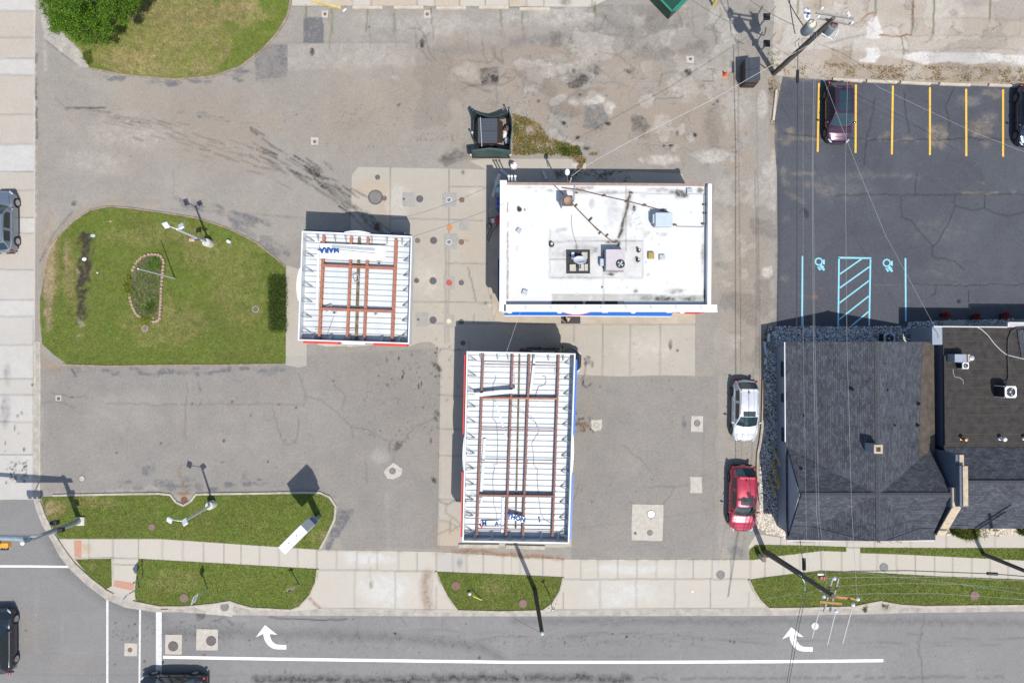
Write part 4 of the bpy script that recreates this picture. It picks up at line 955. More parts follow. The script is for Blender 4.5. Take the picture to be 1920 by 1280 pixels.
# weeds on broken ground: dumpster corner, alley edge, house front, wall foot
wv = []; wf = []; wc = []; base = 0
def weeds(poly, dens, h, w, cols, z=.0, patchy=.5):
    global base
    X, Y = scatter(poly, dens)
    px, py = PX(X, Y)
    u = np.clip(((px - FX0) * FS).astype(int), 0, FW - 1); v = np.clip(((py - FY0) * FS).astype(int), 0, FH - 1)
    k = NZB[v, u] + NR.normal(0, .08, len(X)) > patchy
    X, Y = X[k], Y[k]
    pal = np.array(cols); v = v[k]; u = u[k]; c = pal[np.clip(((NZA[v, u] * 1.2 + NZB[v, u] * .9 - .55) + NR.normal(0, .13, len(X))) * len(pal), 0, len(pal) - 1).astype(int)] * NR.uniform(.7, 1.2, (len(X), 1))
    V, Fc, Cc = blades(X, Y, z, h, w, c, 1.1)
    wv.append(V); wf.append(Fc + base); wc.append(Cc); base += len(V)
G0 = (.09, .14, .02); G1 = (.17, .19, .03); DR = (.34, .24, .08); BR = (.24, .15, .06); OR = (.38, .22, .05)
weeds([(962, 213), (985, 220), (1010, 232), (1022, 250), (1030, 262), (1060, 268), (1078, 276), (1085, 292), (1100, 300), (1090, 318), (1080, 300), (1060, 293), (1030, 291), (1005, 288), (990, 292), (962, 290)], 520, .20, .05, [G1, DR, OR, G1, G1, G0], .01, .36)
weeds([(1045, 278), (1085, 275), (1092, 292), (1058, 292)], 700, .18, .06, [G0, (.05, .10, .015)], .01, .42)
weeds([(1100, 280), (1128, 276), (1126, 290), (1105, 292)], 400, .12, .05, [G0, BR], .01, .5)
weeds([(1040, 318), (1180, 322), (1180, 340), (1040, 338)], 160, .15, .06, [G0, (.04, .07, .015)], .015, .5)
weeds([(1470, 118), (2060, 132), (2060, 160), (1700, 150), (1470, 138)], 150, .16, .05, [G0, G1, BR, DR], .01, .52)
weeds([(1438, 100), (1462, 96), (1466, 150), (1452, 240), (1442, 240), (1440, 150)], 110, .14, .05, [BR, DR, G1], .01, .5)
weeds([(1778, 988), (1835, 990), (1832, 1008), (1812, 1010), (1785, 1001)], 900, .35, .06, [G0, G1, (.05, .08, .015)], .02, .34)
weeds([(1840, 992), (1870, 990), (1872, 1006), (1845, 1008)], 350, .25, .05, [G0, G1], .02, .48)
weeds([(1905, 988), (1960, 988), (1960, 1002), (1908, 1002)], 700, .3, .06, [G0, (.04, .07, .012)], .02, .4)
weeds([(1640, 1012), (1690, 1011), (1690, 1017), (1640, 1017)], 300, .12, .04, [G0, G1], .02, .5)
weeds([(1432, 614), (1452, 612), (1450, 660), (1430, 690)], 180, .2, .06, [(.04, .06, .02), BR], .02, .5)
weeds([(155, 100), (172, 96), (176, 116), (166, 122), (158, 112)], 700, .2, .06, [G0, G1], .03, .3)
weeds([(860, 1028), (1055, 1036), (1055, 1048), (860, 1040)], 120, .08, .04, [BR, OR, G1], .015, .55)
weeds([(328, 908), (360, 908), (356, 926), (334, 926)], 120, .08, .04, [DR, OR, BR], .01, .5)
weeds([(1025, 1124), (1044, 1122), (1042, 1140), (1020, 1140)], 380, .10, .05, [G1, BR, DR], .015, .45)
weeds([(1618, 1131), (1626, 1130), (1626, 1146), (1618, 1146)], 600, .15, .05, [G0, BR], .02, .35)
weeds([(1654, 1132), (1666, 1132), (1665, 1140), (1656, 1140)], 600, .15, .05, [G0, BR], .02, .35)
tag(mesh_tris('weeds', np.concatenate(wv), np.concatenate(wf), np.concatenate(wc), GRASS), kind='stuff')

# pebble beds
PEB = vc_mat('pebbles', 0.8)
def pebbles(polys, dens, r, cols, name='gravel', z=.02):
    Vs = []; Fs = []; Cs = []; b = 0
    bm = [(0, 0, 1), (1, 0, 0), (0, 1, 0), (-1, 0, 0), (0, -1, 0)]
    fc = np.array([(0, 1, 2), (0, 2, 3), (0, 3, 4), (0, 4, 1)])
    for poly in polys:
        X, Y = scatter(poly, dens); n = len(X)
        rr = r * NR.uniform(.6, 1.4, n); a = NR.uniform(0, 6.28, n); e = NR.uniform(.6, 1, n)
        pal = np.array(cols); c = pal[NR.integers(0, len(pal), n)] * NR.uniform(.7, 1.2, (n, 1))
        V = np.zeros((n, 5, 3))
        for i, (x, y, zz) in enumerate(bm):
            jx = NR.uniform(-.25, .25, n); jy = NR.uniform(-.25, .25, n)
            lx = (x + jx) * rr; ly = (y + jy) * rr * e
            V[:, i, 0] = X + lx * np.cos(a) - ly * np.sin(a); V[:, i, 1] = Y + lx * np.sin(a) + ly * np.cos(a); V[:, i, 2] = z + zz * rr * .7
        Vs.append(V.reshape(-1, 3)); Fs.append((fc[None] + (np.arange(n) * 5)[:, None, None] + b).reshape(-1, 3)); Cs.append(np.repeat(c, 5, 0)); b += n * 5
    return tag(mesh_tris(name, np.concatenate(Vs), np.concatenate(Fs), np.concatenate(Cs), PEB), kind='stuff')
BW = [(.15, .148, .145), (.27, .265, .255), (.42, .415, .40), (.6, .6, .58), (.75, .75, .72), (.65, .65, .62), (.10, .10, .105)]
NB = [(1440, 612), (1702, 612), (1702, 604), (1752, 602), (1830, 600), (1900, 598), (1905, 620), (1770, 640), (1760, 665), (1440, 680)]
WB = [(1434, 640), (1480, 640), (1480, 900), (1500, 1005), (1470, 1008), (1424, 985), (1424, 900), (1427, 820), (1432, 760), (1433, 700)]
M['bed'] = ground_mat('gravel_bed', (0.15, 0.148, 0.142), fine=.5)
M['bedtan'] = ground_mat('tan_gravel_bed', (0.36, 0.32, 0.25), fine=.5)
sheet('gravel_bed', NB, 0.020, M['bed'], step=.3); sheet('gravel_bed', WB, 0.018, M['bed'], step=.3)
sheet('gravel_bed', [(1778, 985), (2060, 985), (2060, 1004), (1778, 1004)], 0.02, M['bedtan'], step=.3)
pebbles([NB, WB], 330, .062, BW)
pebbles([[(1424, 960), (1452, 962), (1466, 985), (1476, 1006), (1440, 1000), (1425, 990)], [(1800, 990), (2060, 990), (2060, 1003), (1770, 1003)], [(1418, 960), (1430, 940), (1430, 990), (1420, 990)]], 520, .055, [(.55, .5, .42), (.65, .6, .52), (.4, .33, .25), (.5, .42, .33), (.3, .25, .2)], z=.03)

# ------------------------------------------------------------------ covers in the paving
M['iron'] = mat('cast_iron', (0.125, 0.105, 0.10), 0.75, var=0.2, scale=14)
M['darkiron'] = mat('dark_cast_iron', (0.105, 0.095, 0.115), 0.75, var=0.2, scale=12)
M['rustiron'] = mat('rust_brown_cast_iron', (0.20, 0.115, 0.085), 0.85, var=0.2, scale=10)
M['greyiron'] = mat('worn_grey_iron', (0.19, 0.185, 0.18), 0.7, var=0.25, scale=10)
M['whitepl'] = mat('white_enamel', (0.72, 0.73, 0.75), 0.5, var=0.06, scale=8)
M['orangepl'] = mat('orange_enamel', (0.50, 0.20, 0.07), 0.6, var=0.15, scale=9)
M['redpl'] = mat('red_enamel', (0.42, 0.07, 0.05), 0.6, var=0.15, scale=9)
M['cream'] = mat('cream_enamel', (0.62, 0.54, 0.33), 0.6, var=0.15, scale=9)
M['purple_iron'] = mat('pink_brown_iron', (0.21, 0.135, 0.115), 0.8, var=0.2, scale=9)
def cover(px, py, r, m, label, ring=None, z=0.016, cat='manhole cover', group='covers in the forecourt paving', ribs=True):
    r = r / 25.0
    p = P(px, py, 0)
    t = thing('manhole_cover', label, cat, (p.x, p.y, z), RN.uniform(0, 3), group)
    b = MB(); b.cyl((0, 0, 0), (0, 0, .012), r, n=24)
    if ribs and r > .14:
        for k in range(-2, 3):
            L = math.sqrt(max(.01, (r * .86) ** 2 - (k * r * .33) ** 2))
            b.box((0, k * r * .33, .014), (2 * L, r * .10, .006))
    b.build('lid', M[m], t, local=True)
    f = MB(); f.lathe((0, 0, 0), [(r * 1.02, 0), (r * 1.02, .010), (r * 1.20, .010), (r * 1.22, 0)], 24)
    f.build('ring', M[ring or 'iron'], t, local=True)
    return t
CV = [
 (704, 370, 11.6, 'greyiron', 'largest round grey tank cover on the pale concrete by the west canopy', 'iron'),
 (720.5, 372, 4, 'rustiron', 'small brown cover touching the east side of the largest tank cover', None),
 (708, 332.5, 4, 'iron', 'small brown cover near the top corner of the concrete, above the largest tank cover', None),
 (757, 373, 2, 'iron', 'tiny round cap in a grey square, between two bigger covers in the top row', None),
 (787, 373, 5.6, 'darkiron', 'medium dark purple cover right of the tiny cap in the top row', None),
 (842, 375, 4, 'greyiron', 'grey fill cap with white painted ring in the topmost grey square patch', 'whitepl'),
 (866, 375, 4.2, 'rustiron', 'small brown cover just right of the topmost white ringed fill cap', None),
 (843, 427, 4.4, 'orangepl', 'orange painted fill cap, the only orange one on the concrete', 'orangepl'),
 (783, 451, 4, 'purple_iron', 'small pinkish brown cover off the top right corner of the west canopy', None),
 (813, 451, 5.6, 'darkiron', 'medium dark cover level with the lower white ringed fill cap', None),
 (842, 454, 4, 'greyiron', 'grey fill cap with white painted ring below the orange cap', 'whitepl'),
 (865, 454, 4.2, 'rustiron', 'small brown cover right of the white ringed cap below the orange cap', None),
 (781, 526, 4, 'iron', 'small brown cover beside the west canopy edge, level with the red cap', None),
 (812, 526.5, 5.6, 'darkiron', 'medium dark cover just left of the red fill cap', None),
 (842, 530, 4.6, 'redpl', 'red painted fill cap in a grey square patch', 'redpl'),
 (865, 530, 4.2, 'iron', 'small brown cover with pale speck right of the red fill cap', None),
 (784, 599, 2, 'iron', 'tiny round cap in the lowest grey square patch by the canopy', None),
 (812, 600, 5.6, 'darkiron', 'medium dark cover left of the cream fill cap', None),
 (842, 602, 3.8, 'cream', 'cream yellow fill cap, the southernmost painted cap on the concrete', 'cream'),
 (865, 603, 4.2, 'iron', 'small brown cover at the corner of the south canopy shadow', None),
 (868, 643, 4, 'iron', 'small dark cover in the shadow above the south canopy corner', None),
 (590, 266, 2.6, 'rustiron', 'small rusty cap in a lone tan square on the north lot', None),
 (609.5, 27, 2.6, 'rustiron', 'small rusty cap in a tan square beside the yellow wheel stop', None),
 (801, 27, 2.6, 'rustiron', 'small rusty cap in a tan square below the white wheel stops', None),
 (110, 747, 2.8, 'iron', 'small dark cap in a pink square near the west street', None),
 (736, 882.5, 5, 'greyiron', 'grey cover in the broken diamond shaped concrete slab', None),
 (1307, 793, 5, 'greyiron', 'grey cover in the upper of two tan slabs on the east lot', None),
 (1118, 797, 4, 'collar', 'worn pale cover in a small crumbling slab east of the south canopy', 'greyiron'),
 (1221, 963.5, 6.6, 'whitepl', 'round white cover on the large square concrete slab', 'greyiron'),
 (1218.5, 998, 4.4, 'greyiron', 'small silver cap at the bottom of the large square slab', None),
 (1191, 999, 2.2, 'iron', 'tiny cap near the lower left corner of the large square slab', None),
 (1294.5, 111, 2.4, 'iron', 'small cap in a square slab on the rutted tan lot', None),
 (982, 277, 2.6, 'iron', 'small black cap in a pale square among weeds by the waste enclosure', None),
 (154, 897, 5, 'collar', 'pale round cover with brown rim near the corner lawn', 'rustiron'),
 (345.5, 937, 5.4, 'rust', 'rusty storm drain lid in the notch of the corner lawn kerb', 'rustiron'),
 (244, 1217.5, 3.6, 'rustiron', 'small rusty cap in the smallest road slab by the crosswalk', 'rustiron'),
 (324.8, 1210.5, 7.8, 'iron', 'dark cover in the middle road slab beside the stop line', 'iron'),
 (396, 1200.5, 7.8, 'iron', 'dark cover in the largest and rightmost road slab', 'iron'),
 (421.5, 1137, 8, 'greyiron', 'worn grey cover in the concrete bulge of the street kerb', 'collar'),
 (1528, 1173, 6.8, 'worn_white', 'pale grey cover in the road right of the eastern turn arrow', 'greyiron'),
 (1351, 1077, 6.8, 'greyiron', 'round grey cover in the pavement near the east driveway end', 'greyiron'),
 (1657, 1063, 6.8, 'greyiron', 'round grey cover in the pavement south of the house', 'greyiron'),
 (286, 987, 5.4, 'purple_iron', 'pinkish round lid in the grass of the corner lawn', 'purple_iron'),
 (346, 1120, 6.8, 'purple_iron', 'pinkish round lid in the verge beside a white street sign', 'purple_iron'),
 (855, 1097, 7, 'rustiron', 'rusty round lid in the short verge, left of the yellow marker', 'rustiron'),
 (980.5, 1130, 6.4, 'purple_iron', 'pinkish round lid in the short verge by the leaning pole', 'purple_iron'),
 (1826, 1115, 7, 'purple_iron', 'pinkish round lid in the long verge below the power lines', 'purple_iron'),
 (480, 580, 5, 'iron', 'brown round lid ringed with bare earth on the lawn island by the hedge', 'collar'),
 (273, 615.5, 5, 'purple_iron', 'brown round lid in the lawn just below the planting bed', 'collar'),
 (1087, 314, 5, 'rustiron', 'rusty brown cover in the pale slab behind the store', None),
 (1298, 1108, 2.6, 'cream', 'tiny cream cap in the middle of the east driveway apron', 'collar'),
]
for px, py, r, m, lab, ring in CV:
    lawn = py > 920 and m in ('purple_iron',) or (px, py) in ((480, 580), (273, 615.5)) or (px, py) == (855, 1097)
    cover(px, py, r, m, lab, ring, z=.085 if lawn else .018)
# ------------------------------------------------------------------ vehicles
def paint(name, col, metal=0.35, rough=0.28):
    m = bpy.data.materials.new(name); m.use_nodes = True
    t = m.node_tree; b = t.nodes["Principled BSDF"]
    n = _n(t, "ShaderNodeTexNoise"); n.inputs["Scale"].default_value = 3.0; n.inputs["Detail"].default_value = 5
    tc = _n(t, "ShaderNodeTexCoord"); t.links.new(tc.outputs["Object"], n.inputs["Vector"])
    mx = _n(t, "ShaderNodeMix", data_type='RGBA')
    mx.inputs[6].default_value = (col[0] * .9, col[1] * .9, col[2] * .9, 1); mx.inputs[7].default_value = (*col, 1)
    t.links.new(n.outputs[0], mx.inputs[0]); t.links.new(mx.outputs[2], b.inputs["Base Color"])
    mr = _n(t, "ShaderNodeMapRange"); mr.inputs[3].default_value = rough * .8; mr.inputs[4].default_value = rough * 1.3
    t.links.new(n.outputs[0], mr.inputs[0]); t.links.new(mr.outputs[0], b.inputs["Roughness"])
    b.inputs["Metallic"].default_value = metal
    b.inputs["Coat Weight"].default_value = 0.8; b.inputs["Coat Roughness"].default_value = 0.05
    return m
M['glass'] = glass_mat('car_glass', (0.012, 0.022, 0.026), .05)
M['tealglass'] = glass_mat('tinted_car_glass', (0.016, 0.034, 0.042), .06)
M['tyre'] = mat('tyre_rubber', (0.018, 0.018, 0.019), 0.85, var=.15)
M['trim'] = mat('black_trim', (0.02, 0.021, 0.023), 0.5, var=.1)
M['chrome'] = mat('bright_metal', (0.62, 0.63, 0.65), 0.22, 0.9, var=.05)
M['alloy'] = mat('wheel_alloy', (0.48, 0.48, 0.49), 0.35, 0.7, var=.1)
M['darkalloy'] = mat('dark_wheel_alloy', (0.13, 0.13, 0.14), 0.4, 0.6, var=.1)
M['lamp'] = mat('headlamp_glass', (0.4, 0.44, 0.48), 0.2, var=.1)
M['redlamp'] = mat('tail_lamp_glass', (0.28, 0.015, 0.015), 0.15, var=.1)
M['plate'] = mat('licence_plate', (0.6, 0.6, 0.58), 0.5, var=.1)

def lerp(a, b, t): return a + (b - a) * t
def interp(x, pts):
    if x <= pts[0][0]: return pts[0][1]
    for (x0, y0), (x1, y1) in zip(pts[:-1], pts[1:]):
        if x <= x1:
            t = (x - x0) / (x1 - x0); t = t * t * (3 - 2 * t)
            return y0 + (y1 - y0) * t
    return pts[-1][1]

def vehicle(label, px, py, head, L, Wd, Ht, pm, name='parked_car', cat='car', sedan=False, glass='glass', alloy='alloy', rails=True, sunroof=False, gp=None, plate_front=True, hoodh=.93):
    p = P(px, py, 0)
    t = thing(name, label, cat, (p.x, p.y, .012), math.radians(head), gp)
    h = L / 2; w = Wd / 2
    belt = 0.60 * Ht if not sedan else 0.66 * Ht
    ta, tb, tc_, td = (.26 * L - .02, .085 * L, -.335 * L, -.465 * L) if not sedan else (.24 * L, .05 * L, -.19 * L, -.36 * L)
    tail = belt - .02 if not sedan else belt - .04
    topz = [(-h, .62 * belt), (-h + .06, tail * .93), (-h + .25, tail), (td, belt), (ta, belt * .985), (ta + .45, belt * hoodh), (h - .45, belt * .83), (h - .16, belt * .74), (h, belt * .55)]
    tw = (h - .185 * L, -h + .195 * L); ar = .385
    st = sorted(set([-h, -h + .03, -h + .09, h, h - .03, h - .09] + [round(-h + .15 + i * (L - .3) / 46, 4) for i in range(47)]))
    b = MB(); ring = []; vs = []
    fr = (0, .30, .55, .78, .93, 1.0)
    def halfw(x):
        s = abs(x) / h
        e = max(0, (s - .70) / .30)
        return w * (1 - .03 * s ** 2 - .24 * e ** 2.6 - .06 * s ** 40)
    def bow(x, y):
        s = max(0, (abs(x) / h - .55) / .45); return x - math.copysign(.20 * s * s * min(1, abs(y) / w) ** 2, x)
    for x in st:
        hw = halfw(x); zt = interp(x, topz); e = abs(x) > h - .05
        zs = .24 if abs(x) < h - .12 else .34
        arch = 0
        for q in tw:
            d = abs(x - q)
            if d < ar: zs = max(zs, .33 + math.sqrt(max(0, ar * ar - d * d)) * .98); arch = 1
        zs = min(zs, zt - .12)
        pts = [(0, .25 if not e else .36), (hw * .74, .25 if not e else .36), (hw * .76, zs)]
        for f in fr:
            yy = (.955, .995, 1.0, .985, .94, .86)[fr.index(f)]
            pts.append((hw * yy * (.99 if f == 0 else 1), zs + (zt - zs) * f))
        pts += [(hw * .60, zt + .02), (hw * .3, zt + .028), (0, zt + .031)]
        n = len(pts)
        full = pts + [(-y, z) for y, z in pts[-2::-1][:-1]]
        vs += [(bow(x, y), y, z) for y, z in full]
        ring.append(len(full))
    n = ring[0]; fs = []
    for i in range(len(st) - 1):
        for k in range(n):
            fs.append((i * n + k, i * n + (k + 1) % n, (i + 1) * n + (k + 1) % n, (i + 1) * n + k))
    fs.append(tuple(range(n - 1, -1, -1))); fs.append(tuple((len(st) - 1) * n + k for k in range(n)))
    b.add(vs, fs)
    # greenhouse: solid painted frame plus glass panels set into it
    roofz = Ht
    prof = [(td, belt + .0), (tc_, roofz - .07), (lerp(tc_, tb, .5), roofz), (tb, roofz - .05), (ta, belt - .005)]
    xs = [lerp(td, tc_, i / 4) for i in range(4)] + [lerp(tc_, tb, i / 10) for i in range(10)] + [lerp(tb, ta, i / 6) for i in range(7)]
    def roof_at(x):
        if x <= tc_: return lerp(prof[0][1], prof[1][1], (x - td) / (tc_ - td))
        if x >= tb: return lerp(prof[3][1], prof[4][1], (x - tb) / (ta - tb)) + .03 * math.sin(math.pi * (x - tb) / (ta - tb))
        u = (x - tc_) / (tb - tc_); return lerp(prof[1][1], prof[3][1], u) + .05 * math.sin(math.pi * u)
    sect = []
    for x in xs:
        zt = roof_at(x); f = max(0.0, min(1, (zt - belt) / (roofz - belt)))
        wb = min(halfw(x) * .90, w * .895); wt = lerp(wb, w * (.735 if not sedan else .70), f)
        z0 = belt - .03
        c = [(wb, z0), (lerp(wb, wt, .10), lerp(z0, zt, .12)), (lerp(wb, wt, .84), lerp(z0, zt, .86)), (wt, zt - .015 * f), (wt - .07, zt + .006), (wt * .62, zt + .024), (wt * .31, zt + .034), (0, zt + .037)]
        cb = lambda y: x - (.17 * max(0, (x - tb) / (ta - tb) + .25) if x > tb - .2 else (-.10 * max(0, (tc_ - x) / (tc_ - td) + .3) if x < tc_ + .1 else 0)) * (y / w) ** 2
        sect.append([(cb(y), y, z) for y, z in c] + [(cb(y), -y, z) for y, z in c[-2::-1]])
    m = len(sect[0]); gl = {}; gv = [q for s_ in sect for q in s_]; pf = []
    nx = len(xs)
    for i in range(nx - 1):
        xm = (xs[i] + xs[i + 1]) / 2
        for k in range(m - 1):
            f = (i * m + k, (i + 1) * m + k, (i + 1) * m + k + 1, i * m + k + 1)
            top = 4 <= k <= m - 6
            key = None
            if top and i >= nx - 7 and i > 13: key = 'windshield'
            elif top and i < 3 and i >= (0 if not sedan else 0): key = 'rear_window'
            elif k in (1, m - 3):
                sd = 'l' if k == 1 else 'r'
                mid = lerp(tc_, tb, .45)
                if 4 <= i <= 7: key = 'q' + sd
                elif 9 <= i <= 15: key = 'f' + sd
            (gl.setdefault(key, []) if key else pf).append(f)
    b.add(gv, pf)
    b.build('body', pm, t, smooth=True, local=True, sharp=34)
    for key, ff in gl.items():
        q = MB(); used = sorted({i for f in ff for i in f}); mp = {i: j for j, i in enumerate(used)}
        q.add([gv[i] for i in used], [tuple(mp[i] for i in f) for f in ff])
        nm = key if key in ('windshield', 'rear_window') else 'side_window'
        q.build(nm, M[glass if nm != 'side_window' else 'glass'], t, smooth=True, local=True)
    # wheels
    for x in tw:
        for s in (1, -1):
            y = s * (w - .115)
            q = MB(); q.lathe((x, y, .335), [(.20, -.10), (.315, -.11), (.335, -.08), (.335, .08), (.315, .11), (.20, .10)], 22, Matrix.Rotation(math.pi / 2 * -s, 3, 'X'))
            wo = q.build('wheel', M['tyre'], t, smooth=True, local=True)
            r = MB(); r.cyl((x, y + s * .06, .335), (x, y + s * .075, .335), .215, n=20)
            for k in range(5):
                a = 2 * math.pi * k / 5 + .3
                r.bar((x, y + s * .09, .335), (x + .2 * math.cos(a), y + s * .095, .335 + .2 * math.sin(a)), .03, .06)
            r.lathe((x, y + s * .085, .335), [(.195, -.02), (.225, -.02), (.225, .025), (.195, .025)], 20, Matrix.Rotation(math.pi / 2, 3, 'X'))
            rim = r.build('rim', M[alloy], wo, local=True)
    def ell(nm, c, sc, mm, rz=0):
        q = MB(); q.ball((0, 0, 0), 1, 12, 8, sc, Matrix.Rotation(rz, 3, 'Z')); q.v = [(v[0] + c[0], v[1] + c[1], v[2] + c[2]) for v in q.v]
        return q.build(nm, mm, t, smooth=True, local=True)
    zf = belt * .70
    for s in (1, -1):
        ell('headlight', (h - .17, s * w * .72, zf + .015), (.20, .07, .05), M['lamp'], -s * .75)
        ell('taillight', (-h + .13, s * w * .80, belt * .80), (.11, .12, .09), M['redlamp'], s * .5)
        ell('side_mirror', (ta - .32, s * (w + .075), belt + .05), (.075, .13, .08), pm, s * .2)
        q = MB(); q.bar((ta - .30, s * w * .90, belt - .01), (ta - .31, s * (w + .04), belt + .02), .05, .04); q.build('mirror_arm', M['trim'], t, local=True)
        for x in (.03 * L, -.20 * L):
            q = MB(); q.bar((x, s * (halfw(x) + .004), belt * .84), (x + .16, s * (halfw(x) + .004), belt * .84), .035, .03)
            q.build('door_handle', M['chrome'] if pm is PAINTS['silver'] or pm is PAINTS['white'] else M['trim'], t, local=True)
        if rails:
            q = MB(); yr = w * .665
            q.tube([(tc_ + .15, s * yr, roofz - .04), (tc_ + .25, s * yr, roofz + .055), (lerp(tc_, tb, .5), s * yr, roofz + .075), (tb - .25, s * yr, roofz + .035), (tb - .15, s * yr, roofz - .04)], .018, 6)
            q.build('roof_rail', M['chrome'] if pm is not PAINTS['red'] else pm, t, local=True)
        q = MB(); q.bar((ta - .05, s * .30 - .1, belt + .022), (lerp(ta, tb, .3), s * .30 + .22, lerp(belt, roofz, .3) + .045), .018, .014); q.build('wiper', M['trim'], t, local=True)
    # hood shut line, grille, bumper strip, plates
    q = MB()
    for s in (1, -1):
        pts = [(ta - .02 + (h - .35 - ta) * i / 7, s * lerp(w * .80, w * .62, (i / 7) ** 2)) for i in range(8)]
        for a, c in zip(pts[:-1], pts[1:]):
            q.bar((a[0], a[1], interp(a[0], topz) + .012), (c[0], c[1], interp(c[0], topz) + .012), .012, .012)
    q.build('hood_seam', M['trim'], t, local=True)
    q = MB(); q.box((h - .012, 0, belt * .48), (.07, w * 1.0, .16)); q.build('grille', M['trim'], t, local=True)
    q = MB(); q.box((-h + .0, 0, belt * .50), (.04, .33, .14)); q.build('licence_plate', M['plate'], t, local=True)
    q = MB(); q.bar((-h + .02, -w * .8, .42), (-h + .02, w * .8, .42), .09, .12); q.build('rear_bumper_strip', M['trim'], t, local=True)
    if not sedan:
        q = MB(); q.bar((tc_ + .05, -w * .08, roofz + .03), (tc_ + .19, -w * .08, roofz + .07), .045, .05); q.build('roof_antenna', M['trim'], t, smooth=False, local=True)
        q = MB(); q.box((tc_ - .03, 0, roofz - .045), (.16, w * 1.2, .035)); q.build('roof_spoiler', pm, t, local=True, bevel=.01)
    if sunroof:
        sr = sunroof
        for a, c in sr:
            q = MB(); nseg = 6
            for i in range(nseg):
                x0, x1 = lerp(a, c, i / nseg), lerp(a, c, (i + 1) / nseg)
                z0, z1 = roof_at(x0) + .05, roof_at(x1) + .05
                q.add([(x0, -w * .48, z0 - .012), (x1, -w * .48, z1 - .012), (x1, 0, z1 + .004), (x0, 0, z0 + .004), (x1, w * .48, z1 - .012), (x0, w * .48, z0 - .012)], [(0, 1, 2, 3), (3, 2, 4, 5)])
            q.build('sunroof', M['tealglass'], t, smooth=True, local=True)
    return t

PAINTS = {'white': paint('white_car_paint', (.50, .51, .53), .15, .3), 'red': paint('red_car_paint', (.36, .018, .045), .3, .26), 'purple': paint('dark_purple_car_paint', (.050, .020, .040), .35, .26),
          'black': paint('black_car_paint', (.011, .013, .018), .25, .24), 'silver': paint('silver_blue_car_paint', (.22, .26, .30), .6, .32), 'navy': paint('navy_black_car_paint', (.022, .027, .038), .4, .28), 'midnight': paint('dark_blue_car_paint', (.014, .028, .055), .4, .26)}
vehicle('white SUV with dark sunroof parked along the east edge of the lot', 1391, 768, -91.2, 4.55, 1.86, 1.66, PAINTS['white'], cat='SUV', alloy='darkalloy', sunroof=[(-.02, .36)], glass='tealglass')
vehicle('red SUV parked behind the white one, close to the sidewalk', 1386, 930, -91.5, 4.85, 1.92, 1.72, PAINTS['red'], cat='SUV', alloy='darkalloy', rails=False, glass='tealglass', sunroof=[(-.28, .30)])
vehicle('dark purple SUV with glass roof parked between yellow lines', 1564, 217, -90.5, 4.6, 1.84, 1.66, PAINTS['purple'], cat='SUV', alloy='darkalloy', glass='tealglass', rails=False, sunroof=[(-1.28, -.50), (-.45, .22)])
vehicle('dark blue car at the far right end of the yellow parking bays', 1919, 222, -91, 4.6, 1.86, 1.55, PAINTS['midnight'], alloy='darkalloy', rails=False)
vehicle('silver blue crossover driving on the concrete street at the left edge', 17, 419, 91, 4.65, 1.86, 1.62, PAINTS['silver'], name='car', cat='car', alloy='alloy')
vehicle('black minivan with silver roof rails crossing the intersection at lower left', 14, 1194, 91, 4.75, 1.92, 1.75, PAINTS['navy'], name='car', cat='minivan', glass='tealglass')
vehicle('black car stopped at the white stop line on the bottom edge', 333, 1280, 180, 4.9, 1.9, 1.5, PAINTS['black'], name='car', cat='car', rails=False, sedan=True, glass='tealglass')
vehicle('black SUV half hidden under the top edge of the south canopy', 1031, 675, -2, 4.55, 1.86, 1.66, PAINTS['black'], cat='SUV')
vehicle('dark blue car under the west canopy, only its end showing', 747, 497, 90, 4.7, 1.82, 1.5, PAINTS['midnight'], sedan=True, rails=False)
# ------------------------------------------------------------------ station canopies
M['panel'] = mat('white_steel_panel', (0.55, 0.58, 0.60), 0.5, var=0.09, scale=1.5, streak=(1, .2, 1))
M['panelwarm'] = mat('white_fascia', (0.66, 0.66, 0.655), 0.5, var=0.06, scale=2)
M['beam'] = mat('red_oxide_beam', (0.36, 0.145, 0.09), 0.8, var=0.22, scale=5)
M['beamdk'] = mat('rust_brown_beam', (0.25, 0.125, 0.095), 0.85, var=0.25, scale=5)
M['gutterw'] = mat('rotten_brown_gutter', (0.20, 0.155, 0.085), 0.9, var=0.45, scale=2.2)
M['galv'] = mat('galvanised_steel', (0.42, 0.455, 0.475), 0.5, 0.3, var=0.15, scale=8)
M['stripe_red'] = mat('red_stripe', (0.55, 0.035, 0.025), 0.4, var=0.06)
M['stripe_blue'] = mat('blue_stripe', (0.012, 0.12, 0.46), 0.4, var=0.06)
M['navyp'] = mat('navy_stripe', (0.015, 0.03, 0.16), 0.4, var=0.06)
M['lettering'] = mat('blue_lettering', (0.004, 0.055, 0.23), 0.8, var=0.04)
M['stripgrey'] = mat('grey_white_strip', (0.50, 0.54, 0.57), 0.5, var=0.08, scale=4)
M['seam'] = mat('grey_deck_seam', (.34, .37, .39), .6, var=.15)
M['wire'] = mat('dark_cable', (0.035, 0.035, 0.04), 0.6, var=.1)

